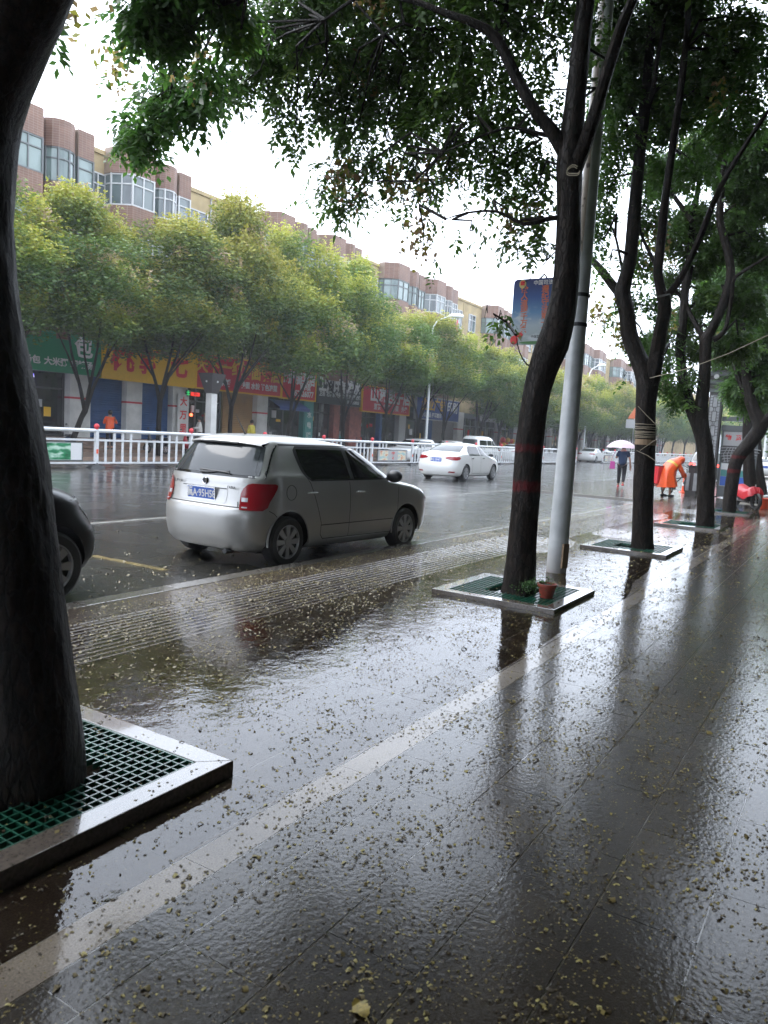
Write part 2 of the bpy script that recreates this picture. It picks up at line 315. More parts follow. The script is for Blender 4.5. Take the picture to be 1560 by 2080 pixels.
def m_water(name, rg, bs):
    m, n, b, o = newmat(name); n.nodes.remove(b)
    g = N(n, 'ShaderNodeNewGeometry'); P = g.outputs['Position']
    gl = N(n, 'ShaderNodeBsdfGlossy'); gl.inputs['Roughness'].default_value = rg; tr = N(n, 'ShaderNodeBsdfTransparent'); tr.inputs[0].default_value = (.93, .92, .89, 1)
    fr = N(n, 'ShaderNodeFresnel'); fr.inputs[0].default_value = 1.6
    ms = N(n, 'ShaderNodeMixShader')
    t = N(n, 'ShaderNodeTexNoise'); t.inputs['Scale'].default_value = 7; t.inputs['Detail'].default_value = 3; n.links.new(P, t.inputs[0])
    t2 = N(n, 'ShaderNodeTexNoise'); t2.inputs['Scale'].default_value = 45; t2.inputs['Detail'].default_value = 2; n.links.new(P, t2.inputs[0])
    # rings of rain drops: cells of about 30 cm, a third of them hit
    v = N(n, 'ShaderNodeTexVoronoi'); v.inputs['Scale'].default_value = 2.6; n.links.new(P, v.inputs[0])
    s = N(n, 'ShaderNodeSeparateColor'); n.links.new(v.outputs['Color'], s.inputs[0])
    gt = N(n, 'ShaderNodeMath', operation='GREATER_THAN'); gt.inputs[1].default_value = .55; n.links.new(s.outputs[0], gt.inputs[0])
    mu = N(n, 'ShaderNodeMath', operation='MULTIPLY'); mu.inputs[1].default_value = 150; n.links.new(v.outputs['Distance'], mu.inputs[0])
    si = N(n, 'ShaderNodeMath', operation='SINE'); n.links.new(mu.outputs[0], si.inputs[0])
    fo = N(n, 'ShaderNodeMapRange'); fo.inputs[1].default_value = .0; fo.inputs[2].default_value = .24; fo.inputs[3].default_value = 1; fo.inputs[4].default_value = 0; n.links.new(v.outputs['Distance'], fo.inputs[0])
    a = N(n, 'ShaderNodeMath', operation='MULTIPLY'); n.links.new(si.outputs[0], a.inputs[0]); n.links.new(fo.outputs[0], a.inputs[1])
    a2 = N(n, 'ShaderNodeMath', operation='MULTIPLY'); n.links.new(a.outputs[0], a2.inputs[0]); n.links.new(gt.outputs[0], a2.inputs[1])
    b1 = N(n, 'ShaderNodeBump'); b1.inputs['Strength'].default_value = .05*bs; b1.inputs['Distance'].default_value = .05; n.links.new(t.outputs[0], b1.inputs['Height'])
    b2 = N(n, 'ShaderNodeBump'); b2.inputs['Strength'].default_value = .06*bs; b2.inputs['Distance'].default_value = .01; n.links.new(t2.outputs[0], b2.inputs['Height']); n.links.new(b1.outputs[0], b2.inputs['Normal'])
    b3 = N(n, 'ShaderNodeBump'); b3.inputs['Strength'].default_value = .12; b3.inputs['Distance'].default_value = .002; n.links.new(a2.outputs[0], b3.inputs['Height']); n.links.new(b2.outputs[0], b3.inputs['Normal'])
    for q in (gl.inputs['Normal'], fr.inputs['Normal']): n.links.new(b3.outputs[0], q)
    n.links.new(fr.outputs[0], ms.inputs[0]); n.links.new(tr.outputs[0], ms.inputs[1]); n.links.new(gl.outputs[0], ms.inputs[2]); n.links.new(ms.outputs[0], o.inputs[0])
    M[name] = m
m_water('water_film', .02, 1); m_water('road_film', .16, 2.2)
# text as mesh lettering
def text_mesh(s, size, bold=.0, depth=.0, align='CENTER'):
    cu = bpy.data.curves.new('lettering', 'FONT'); cu.body = s; cu.size = size; cu.align_x = align; cu.align_y = 'CENTER'
    cu.offset = bold; cu.extrude = depth; cu.resolution_u = 2
    o = bpy.data.objects.new('lettering_source', cu); col.objects.link(o)
    dg = bpy.context.evaluated_depsgraph_get(); dg.update()
    me = bpy.data.meshes.new_from_object(o.evaluated_get(dg)); me.name = 'lettering'
    bpy.data.objects.remove(o); bpy.data.curves.remove(cu); return me
def lettering(s, size, m, parent, mtx, bold=.0, sx=1.0, name='lettering'):
    me = text_mesh(s, size, bold)
    me.transform(mtx @ Matrix.Diagonal((sx, 1, 1, 1))); me.materials.clear(); me.materials.append(m)
    return link(name, me, parent)
# orientation of text seen from the pavement on a facade that faces -Y (reads left to right along +X)
def face_y(x, y, z): return Matrix.Translation((x, y, z)) @ Matrix.Rotation(R(90), 4, 'X')
# text on a face that looks toward -X (reads left to right along -Y)
def face_x(x, y, z): return Matrix.Translation((x, y, z)) @ Matrix.Rotation(R(-90), 4, 'Z') @ Matrix.Rotation(R(90), 4, 'X')
def evaluated(o, name):
    dg = bpy.context.evaluated_depsgraph_get(); dg.update()
    me = bpy.data.meshes.new_from_object(o.evaluated_get(dg)); me.name = name; return me
# ================================================================== GROUND
def sheet(name, x0, x1, y0, y1, z, m, kind='structure', parent=None, nx=1, ny=1, hf=None):
    xs = np.linspace(x0, x1, nx+1); ys = np.linspace(y0, y1, ny+1)
    X, Y = np.meshgrid(xs, ys); Z = np.full_like(X, z) if hf is None else hf(X, Y)
    v = np.stack([X.ravel(), Y.ravel(), Z.ravel()], 1); a = np.arange((nx+1)*(ny+1)).reshape(ny+1, nx+1)
    f = np.stack([a[:-1, :-1].ravel(), a[:-1, 1:].ravel(), a[1:, 1:].ravel(), a[1:, :-1].ravel()], 1)
    me = bpy.data.meshes.new(name); me.from_pydata(v.tolist(), [], f.tolist()); me.materials.append(m); me.update()
    me.polygons.foreach_set('use_smooth', [True]*len(me.polygons))
    o = link(name, me, parent)
    if parent is None: tag(o, kind=kind)
    return o
sheet('ground', -300, 1200, -600, 900, -.45, M['concrete'])
sheet('road', -60, 700, 5.2, 25.2, ROAD, M['asphalt'])
# pavement bed under the slabs, with holes left for the tree pits
TREES = [(1.83, 2.84), (7.32, 2.87), (12.1, 2.87), (17.05, 2.86), (22.05, 2.84), (27.0, 2.84), (32.6, 2.8)]
PIT = .64; PY = 2.86
bed = MB()
def bedbox(x0, x1, y0, y1): bed.b2(x0, x1, y0, y1, -.30, -.0022)
xs = -8.0
for (tx, ty) in TREES:
    bedbox(xs, tx-PIT, -7, 5.3); bedbox(tx-PIT, tx+PIT, -7, PY-PIT); bedbox(tx-PIT, tx+PIT, PY+PIT, 5.3); xs = tx+PIT
bedbox(xs, 90, -7, 5.3); bedbox(24.5, 90, 5.3, 9.8)
pav = tag(bed.build('pavement', M['joint_cement']), kind='structure')
# paving: one object per slab near the camera, real joints
slab_me = {}
def slab_mesh(L, W, mk_):
    k = (round(L, 3), round(W, 3), mk_)
    if k not in slab_me:
        b = MB(); g = .0022; e = .0014
        x0, x1, y0, y1 = .0009, L-.0009, g, W-g
        P = [(x0, y0, -.022), (x1, y0, -.022), (x1, y1, -.022), (x0, y1, -.022), (x0, y0, -e), (x1, y0, -e), (x1, y1, -e), (x0, y1, -e),
             (x0+e*.4, y0+e, 0), (x1-e*.4, y0+e, 0), (x1-e*.4, y1-e, 0), (x0+e*.4, y1-e, 0)]
        b.add(P, [(0, 1, 5, 4), (1, 2, 6, 5), (2, 3, 7, 6), (3, 0, 4, 7), (4, 5, 9, 8), (5, 6, 10, 9), (6, 7, 11, 10), (7, 4, 8, 11), (8, 9, 10, 11)])
        slab_me[k] = b.mesh('paving_slab', M[mk_])
    return slab_me[k]
nsl = 0; far_slabs = {}
def in_pit(x0, x1, y0, y1):
    for tx, ty in TREES:
        if x1 > tx-PIT and x0 < tx+PIT and y1 > PY-PIT and y0 < PY+PIT: return True
    return False
def slab(x, y, L, W, mk_, single):
    global nsl
    if in_pit(x+.01, x+L-.01, y+.01, y+W-.01): return
    tz = rnd.uniform(-.0002, .0001)
    if single and nsl < 296:
        o = link('paving_slab', slab_mesh(L, W, mk_), pav, (x, y, tz)); o.rotation_euler = (rnd.uniform(-.0004, .0004), rnd.uniform(-.0003, .0003), 0); nsl += 1
    else:
        b = far_slabs.setdefault(mk_, MB()); g = .0035
        b.add([(x+g, y+g, tz), (x+L-g, y+g, tz), (x+L-g, y+W-g, tz), (x+g, y+W-g, tz), (x+g, y+g, -.022), (x+L-g, y+g, -.022), (x+L-g, y+W-g, -.022), (x+g, y+W-g, -.022)],
              [(0, 1, 2, 3), (4, 5, 1, 0), (5, 6, 2, 1), (6, 7, 3, 2), (7, 4, 0, 3)])
rows = []; y = .28
while y > -6.5: y -= .325
while y < 1.75:
    W = .325 if y < 1.4 else 1.755-y
    if W > .1: rows.append((y, W, 'slab_grey'))
    y += .325
rows.append((1.755, .155, 'slab_beige'))
y = 1.91
def keep(x, y): return .9 < x < 8.6 and -.1 < y
for j, (yy, W, k) in enumerate(rows):
    x = -3.0+(j % 2)*.30
    L = .65 if k == 'slab_grey' else .975
    while x < 60:
        sgl = (.9 < x < 7.5 and yy > -.45 and x > .9+(0 if yy > .2 else 1.0)) or (k == 'slab_beige' and 0.5 < x < 12)
        slab(x, yy, L, W, k, sgl); x += L
# tree-pit zone: brown slabs cut round the pits
def cells(edges, step):
    out = []
    for a, b in zip(edges[:-1], edges[1:]):
        n = max(1, round((b-a)/step)); out += [(a+(b-a)*i/n, (b-a)/n) for i in range(n)]
    return out
ed = [-3.0]
for tx, ty in TREES: ed += [tx-PIT, tx+PIT]
ed.append(60.0)
cx = cells(ed, .65); cyy = cells([1.91, PY-PIT, PY+PIT, 4.0], .43)
for (a, L) in cx:
    for (b_, W) in cyy:
        if 1.91 <= b_ and not in_pit(a+.01, a+L-.01, b_+.01, b_+W-.01):
            slab(a, b_, L, W, 'slab_brown', .9 < a < 7.6)
for a, L in [(x*.65-3.0, .65) for x in range(97)]:
    slab(a, 4.9, L, .38, 'slab_brown', .9 < a < 6)
for x in np.arange(24.5, 60, .65):
    for yv in np.arange(5.3, 9.7, .65): slab(float(x), float(yv), .65, .65, 'slab_brown', False)
for k, b in far_slabs.items(): tag(b.build('paving_slabs', M[k], pav), kind='stuff')
# ribbed guiding tiles
rib = MB(); rib.b2(.0005, .2995, .0005, .2995, -.022, -.001)
for k in range(4): rib.add([(0, .02+.075*k, -.001), (.3, .02+.075*k, -.001), (.3, .06+.075*k, -.001), (0, .06+.075*k, -.001), (.001, .028+.075*k, .0022), (.299, .028+.075*k, .0022), (.299, .052+.075*k, .0022), (.001, .052+.075*k, .0022)],
                             [(4, 5, 6, 7), (0, 1, 5, 4), (1, 2, 6, 5), (2, 3, 7, 6), (3, 0, 4, 7)])
rib_me = rib.mesh('ribbed_tile', M['slab_brown']); nrib = 0
farrib = MB()
for j in range(3):
    for i in range(110):
        x, yv = 1.0+i*.301, 4.0+j*.30
        if nrib < 110 and i < 37: link('ribbed_tile', rib_me, pav, (x, yv, 0)); nrib += 1
        else: farrib.b2(x, x+.298, yv, yv+.298, -.022, -.001); [farrib.b2(x+.006, x+.294, yv+.02+.075*k, yv+.06+.075*k, -.001, .003) for k in range(4)]
tag(farrib.build('ribbed_tiles', M['slab_brown'], pav), kind='stuff')
# kerb: granite blocks
kb = MB(); kb.b2(.003, .997, 5.285, 5.47, -.28, .004)
kme = kb.mesh('kerb_stone', M['kerb_granite'], bevel=.008)
kerb = tag(empty('kerb'), kind='structure')
for i in range(-3, 24): link('kerb_stone', kme, kerb, (i, 0, rnd.uniform(-.002, .002)))
kb2 = MB(); kb2.b2(60, 400, 5.285, 5.47, -.28, .004); kb2.b2(24.2, 24.4, 5.47, 9.8, -.28, -.01); kb2.b2(24.4, 90, 9.8, 9.98, -.28, -.01); kb2.build('kerb_run', M['kerb_granite'], kerb)
# water lying on the low pavement and on the road
def hw(X, Y):
    h = -.0006+.0044*np.clip((Y-1.88)/.3, 0, 1)*np.clip((5.2-X*.02-Y)/.6, 0, 1)
    w_ = .5+.5*np.sin(X*1.3+Y*.7)*np.sin(Y*2.1-X*.45+1.0)
    h -= .0040*np.clip((X-5.0)/6, 0, 1)*np.clip(w_*1.5-.2, 0, 1)*(Y > 1.75)
    h -= .003*np.clip((Y-3.4)/1.0, 0, 1)
    return h
sheet('puddle', .2, 26, -3.5, 5.25, 0, M['water_film'], nx=260, ny=120, hf=hw)
sheet('road_water', -20, 120, 5.475, 21.5, ROAD+.010, M['road_film'], nx=1, ny=1)
# painted lines
def line(name, pts, wd, m, z=ROAD+.004):
    (x0, y0), (x1, y1) = pts; d = Vector((x1-x0, y1-y0, 0)).normalized(); n = Vector((-d.y, d.x, 0))*wd/2
    b = MB(); b.add([(x0-n.x, y0-n.y, z), (x1-n.x, y1-n.y, z), (x1+n.x, y1+n.y, z), (x0+n.x, y0+n.y, z)], [(0, 1, 2, 3)])
    return tag(b.build(name, m), kind='structure')
line('lane_line', [(-5, 10.02), (25.5, 9.9)], .16, M['line_white'])
line('lane_line', [(30, 11.8), (90, 11.8)], .15, M['line_white'])
line('lane_line', [(24, 14.6), (120, 14.6)], .15, M['line_white'])
for x in range(-2, 24, 9): line('lane_line', [(x, 14.6), (x+3, 14.6)], .15, M['line_white'])
line('edge_line', [(-10, 19.9), (160, 19.9)], .14, M['line_yellow'])
line('parking_bay_line', [(5.83, 6.35), (5.83, 7.6)], .11, M['line_yellow'])
line('parking_bay_line', [(5.1, 7.58), (5.76, 7.58)], .11, M['line_yellow'])
line('parking_bay_line', [(11.6, 6.2), (11.6, 7.6)], .11, M['line_yellow'])
line('parking_bay_line', [(12.0, 5.75), (13.5, 5.75)], .11, M['line_white'])
# fallen blossom and seed husks, real little curled pieces
def litter(name, n, xr, yr, dens, size, zf, m, pits=True):
    X = nr.uniform(xr[0], xr[1], n); Y = nr.uniform(yr[0], yr[1], n); keepm = nr.random(n) < dens(X, Y)
    X, Y = X[keepm], Y[keepm]; n = len(X)
    ok = np.ones(n, bool)
    for tx, ty in (TREES if pits else []): ok &= ~((abs(X-tx) < PIT) & (abs(Y-PY) < PIT))
    X, Y = X[ok], Y[ok]; n = len(X)
    a = nr.uniform(0, 2*np.pi, n); L = size*nr.lognormal(-.02, .4, n); W = L*nr.uniform(.35, .75, n); H = L*nr.uniform(.12, .5, n)
    base = np.array([[-.5, -.5, 0], [0, -.62, .8], [.5, -.4, .05], [.5, .5, .25], [0, .45, 1], [-.5, .4, .1]])
    ca, sa = np.cos(a)[:, None], np.sin(a)[:, None]
    px = base[None, :, 0]*L[:, None]+nr.normal(0, .12, (n, 6))*L[:, None]; py = base[None, :, 1]*W[:, None]+nr.normal(0, .1, (n, 6))*L[:, None]; pz = base[None, :, 2]*H[:, None]
    V = np.stack([X[:, None]+px*ca-py*sa, Y[:, None]+px*sa+py*ca, zf(X, Y)[:, None]+pz+.0005], 2).reshape(-1, 3)
    F = (np.array([[0, 1, 4, 5], [1, 2, 3, 4]])[None]+6*np.arange(n)[:, None, None]).reshape(-1, 4)
    me = fast_mesh(name, V, F); set_tint(me, np.repeat(nr.random(n), 2)); me.materials.append(m); return me
def fast_mesh(name, V, F):
    me = bpy.data.meshes.new(name); k = F.shape[1]
    me.vertices.add(len(V)); me.vertices.foreach_set('co', V.astype(np.float32).ravel())
    me.loops.add(F.size); me.loops.foreach_set('vertex_index', F.astype(np.int32).ravel())
    me.polygons.add(len(F)); me.polygons.foreach_set('loop_start', np.arange(0, F.size, k, dtype=np.int32)); me.polygons.foreach_set('loop_total', np.full(len(F), k, dtype=np.int32))
    me.update(calc_edges=True); me.validate(); return me
def set_tint(me, t):
    a = me.attributes.new('tint', 'FLOAT', 'FACE'); a.data.foreach_set('value', t.astype(np.float32))
def m_husk():
    m, n, b, o = newmat('husk'); a = N(n, 'ShaderNodeAttribute'); a.attribute_name = 'tint'
    n.links.new(ramp(n, a.outputs['Fac'], [(0, (.03, .02, .01)), (.4, (.08, .06, .022)), (.75, (.19, .15, .045)), (1, (.33, .29, .1))]), b.inputs['Base Color'])
    b.inputs['Roughness'].default_value = .6; b.inputs['Coat Weight'].default_value = .1; b.inputs['Specular IOR Level'].default_value = .25; M['husk'] = m
m_husk()
def dens(X, Y):
    d = np.where(Y < 1.8, .95, .62+.2*np.clip((X-4)/4, 0, 1)+.5*np.clip((Y-3.6)/.8, 0, 1))
    d = d*np.where(X > 9, np.clip(1.25-(X-9)*.06, .25, 1), 1); blob = np.clip(.5+.45*np.sin(X*5.1+np.sin(Y*4.0)*2)*np.sin(Y*6.3+X)+.35*np.sin(X*13+Y*9)*np.sin(Y*17-X*6), .06, 1)
    return d*blob*np.where(Y < -.2, .8, 1)
zg = lambda X, Y: np.maximum(0, hw(X, Y))+.0003
tag(link('fallen_blossom', litter('fallen_blossom', 150000, (.9, 9), (-1.0, 5.3), dens, .0083, zg, M['husk'])), kind='stuff')
tag(link('fallen_blossom', litter('fallen_blossom', 38000, (9, 24.4), (-2.5, 5.3), dens, .016, zg, M['husk'])), kind='stuff')
mk('husk_pale', (.24, .2, .11), .55, var=.5, vs=30)
tag(link('fallen_blossom', litter('fallen_blossom', 15000, (2.0, 12), (3.2, 5.3), lambda X, Y: np.clip(.25+(Y-3.2)*.5, 0, 1)*np.clip(.6+.5*np.sin(X*3.1)*np.sin(Y*5+X*2), .1, 1), .0145, zg, M['husk_pale'])), kind='stuff')
tag(link('floating_blossom', litter('floating_blossom', 1500, (3.5, 12), (5.5, 8.5), lambda X, Y: np.clip(1-(Y-5.5)*.4, .05, 1), .022, lambda X, Y: np.full(len(X), ROAD+.010), M['husk_pale'])), kind='stuff')
tag(link('floating_blossom', litter('floating_blossom', 9000, (2, 26), (5.48, 9.6), lambda X, Y: np.clip(.9-(Y-5.5)*.25, .1, 1)*np.where(X > 11, 1, .35), .018, lambda X, Y: np.full(len(X), ROAD+.010), M['husk'])), kind='stuff')
for tx, ty in TREES[:3]: tag(link('fallen_blossom', litter('fallen_blossom', 520, (tx-.63, tx+.63), (PY-.63, PY+.63), lambda X, Y: np.where(np.maximum(abs(X-tx), abs(Y-PY)) > .5, .55, .4), .011, lambda X, Y: np.full(len(X), .0695 if tx < 3 else .0445), M['husk'], False)), kind='stuff')
# one yellow leaf lying on the slabs near the camera
lf = MB(); pts = []
for i in range(9):
    t = i/8; wl = .022*math.sin(math.pi*t)**.7*(1+.25*(i % 2)); pts.append((t*.075, wl, .003+.006*math.sin(t*7)))
for i in range(9):
    t = i/8; wl = .022*math.sin(math.pi*t)**.7*(1+.25*(i % 2)); pts.append((t*.075, -wl, .004+.004*math.sin(t*5)))
lf.add(pts, [(i, i+1, i+10, i+9) for i in range(8)])
lf.tube([(-.02, 0, .003), (0, 0, .005)], .0012, 5)
mk('leaf_yellow', (.24, .18, .03), .5, var=.5, vs=60)
o = lf.build('fallen_leaf', M['leaf_yellow']); o.location = (1.62, .96, .002); o.rotation_euler[2] = 1.0; tag(o, 'single yellow fallen leaf lying on the wet slabs at the bottom of the picture', 'leaf')
# tree pits: granite frame and green grating
def tree_pit(tx, ty, label, nb):
    t = empty('tree_grate', (tx, PY, 0), 0, label, 'tree grate', 'green gratings round the pavement trees')
    hw_ = .636; fwid = .115; zt = .07 if tx < 3 else .045
    for s in (0, 1, 2, 3):
        b = MB(); a = hw_; i = hw_-fwid
        poly = [(-a, -a), (a, -a), (i, -i), (-i, -i)]; c, sn = math.cos(s*math.pi/2), math.sin(s*math.pi/2)
        poly = [((x*c-y*sn)*.9985, (x*sn+y*c)*.9985) for x, y in poly]
        b.prism(poly, -.12, zt); b.build('border_stone', M['wet_granite'], t, bevel=.004)
    b = MB(); b.b2(-.6, .6, -.6, .6, -.2, -.13); b.build('soil', M['soil'], t)
    a = hw_-fwid-.004; hole = .24; hy = ty-PY
    for d in (0, 1):
        for k in range(nb+1):
            u = -a+2*a*k/nb
            segs = [(-a, a)]
            off = hy if d == 0 else 0
            if abs(u-(hy if d == 1 else 0)) < hole: segs = [(-a, off-hole), (off+hole, a)]
            for s0, s1 in segs:
                bm_ = MB()
                if d == 0: bm_.b2(u-.003, u+.003, s0, s1, zt-.032, zt-.006)
                else: bm_.b2(s0, s1, u-.003, u+.003, zt-.031, zt-.004)
                bm_.build('grate_bar', M['grate_green'], t)
    for sx in (-1, 1):
        b = MB(); b.b2(sx*a-.006, sx*a+.006, -a, a, zt-.03, zt-.003); b.b2(-a, a, sx*a-.006, sx*a+.006, zt-.03, zt-.003); b.build('grate_frame', M['grate_green'], t)
    return t
labels = ['green grating in a granite border round the big dark trunk in the left foreground',
          'green grating carrying a flower pot, round the tree beside the lamp post',
          'green grating round the trunk tied with rope bands', 'narrow looking green grating right of the bending person in orange',
          'half hidden green grating under the leaning trunk']
for i in range(5): tree_pit(TREES[i][0], TREES[i][1], labels[i], [22, 22, 20, 16, 14][i])
# ================================================================== TREES
def leaf_template(kind):
    """a compound leaf (drooping rachis with paired leaflets) or a small sprig; returns verts (k,4,3)"""
    Q = []
    if kind == 'compound':
        n = 5; L = .30
        for i in range(n+1):
            t = i/n; x = L*(.15+.85*t); z = -.10*t*t
            for s in ((-1, 1) if i < n else (0,)):
                ll = .095*(1-.25*abs(t-.45)); w_ = .0235
                if s == 0: d = np.array([1, 0, -.35])
                else: d = np.array([.45, s*.85, -.35+.1*math.sin(i*2.3+s)])
                d = d/np.linalg.norm(d); sd_ = np.cross(d, [0, 0, 1.0]); sd_ /= np.linalg.norm(sd_)
                o = np.array([x, s*.006, z])
                Q.append([o, o+d*ll*.45+sd_*w_+[0, 0, .006], o+d*ll, o+d*ll*.42-sd_*w_+[0, 0, .004]])
    elif kind == 'sprig':
        g = np.random.default_rng(3)
        for i in range(9):
            o = g.normal(0, .11, 3); d = g.normal(0, 1, 3); d[2] = -abs(d[2])*.3; d /= np.linalg.norm(d); s_ = np.cross(d, g.normal(0, 1, 3)); s_ /= np.linalg.norm(s_)
            Q.append([o, o+d*.06+s_*.032, o+d*.13, o+d*.055-s_*.032])
    elif kind == 'panicle':
        g = np.random.default_rng(5)
        for i in range(10):
            o = np.array([0, 0, .03*i])+g.normal(0, .035*(1.2-i*.09), 3); d = g.normal(0, 1, 3); d /= np.linalg.norm(d); s_ = np.cross(d, g.normal(0, 1, 3)); s_ /= np.linalg.norm(s_)
            Q.append([o, o+d*.03+s_*.022, o+d*.06, o+d*.03-s_*.022])
    return np.array(Q)
TPL = {k: leaf_template(k) for k in ('compound', 'sprig', 'panicle')}
def scatter(tpl, P, yaw, pitch, scale, tint, g, spread=.12):
    T = TPL[tpl]; k = len(T); n = len(P)
    b0 = T[:, :1]; D = (T-b0)[None]*g.uniform(.6, 1.3, (n, k, 1, 1))+g.normal(0, .016 if tpl == 'compound' else .008, (n, k, 1, 3))*np.array([0, .45, 1, .42])[None, None, :, None]
    Q = (D+b0[None]+g.normal(0, .006, (n, k, 1, 3))).reshape(n, -1, 3)
    cy_, sy = np.cos(yaw), np.sin(yaw); cp, sp = np.cos(pitch), np.sin(pitch)
    x = Q[..., 0]*cp[:, None]+Q[..., 2]*sp[:, None]; z = -Q[..., 0]*sp[:, None]+Q[..., 2]*cp[:, None]; y = Q[..., 1]
    X = x*cy_[:, None]-y*sy[:, None]; Y = x*sy[:, None]+y*cy_[:, None]
    V = np.stack([X, Y, z], 2)*scale[:, None, None]+P[:, None, :]
    tt = np.clip(tint[:, None]+g.normal(0, .5*spread, (n, k)), 0, 1)
    return V.reshape(-1, 3), tt.ravel()
def crown_mesh(name, parts, m):
    V = np.concatenate([p[0] for p in parts]); t = np.concatenate([p[1] for p in parts])
    F = np.arange(len(V)).reshape(-1, 4); me = fast_mesh(name, V, F); set_tint(me, t); me.materials.append(m); return me
def in_ellipsoids(cl, n, g, shell=.35):
    """cl rows: x y z rx ry rz weight"""
    cl = np.array(cl, float); w_ = cl[:, 6]*cl[:, 3]*cl[:, 4]*cl[:, 5]; w_ = w_/w_.sum()
    i = g.choice(len(cl), n, p=w_); d = g.normal(0, 1, (n, 3)); d /= np.linalg.norm(d, axis=1)[:, None]
    r = g.random(n)**(1/(3+shell*4)); return cl[i, :3]+d*r[:, None]*cl[i, 3:6], i, r
# ---- the near row: trunks and limbs follow the photograph, each on its own tree's plane
def limb(b, pts, rads, X, n=10, wob=.05, seed=1, base=(0, 0, 0), dx=0.0):
    P = []
    for k, (px, py) in enumerate(pts):
        p = atx(px, py, X+dx*k/max(1, len(pts)-1)); P.append(p-Vector(base))
    # refine with a smooth curve and bark irregularity
    Q = []; RR = []
    for i in range(len(P)-1):
        p0, p1, p2, p3 = P[max(i-1, 0)], P[i], P[i+1], P[min(i+2, len(P)-1)]
        seg = max(2, int((p2-p1).length/.09))
        for j in range(seg):
            t = j/seg; Q.append(.5*((2*p1)+(-p0+p2)*t+(2*p0-5*p1+4*p2-p3)*t*t+(-p0+3*p1-3*p2+p3)*t**3)); RR.append(rads[i]*(1-t)+rads[i+1]*t)
    Q.append(P[-1]); RR.append(rads[-1])
    b.tube(Q, RR, n, True, wob, seed)
    return P
def twigs(b, targets, nodes, g, r=.008):
    for t in targets:
        c = min(nodes, key=lambda q: (Vector(q)-Vector(t)).length); c = Vector(c); t = Vector(t)
        if (t-c).length > 4.5: continue
        m1 = c.lerp(t, .35)+Vector((g.uniform(-.25, .25), g.uniform(-.25, .25), g.uniform(0, .35))); m2 = c.lerp(t, .7)+Vector((g.uniform(-.15, .15), g.uniform(-.15, .15), g.uniform(0, .2)))
        b.tube([c, m1, m2, t], [r*2, r*1.5, r, r*.4], 5, False)
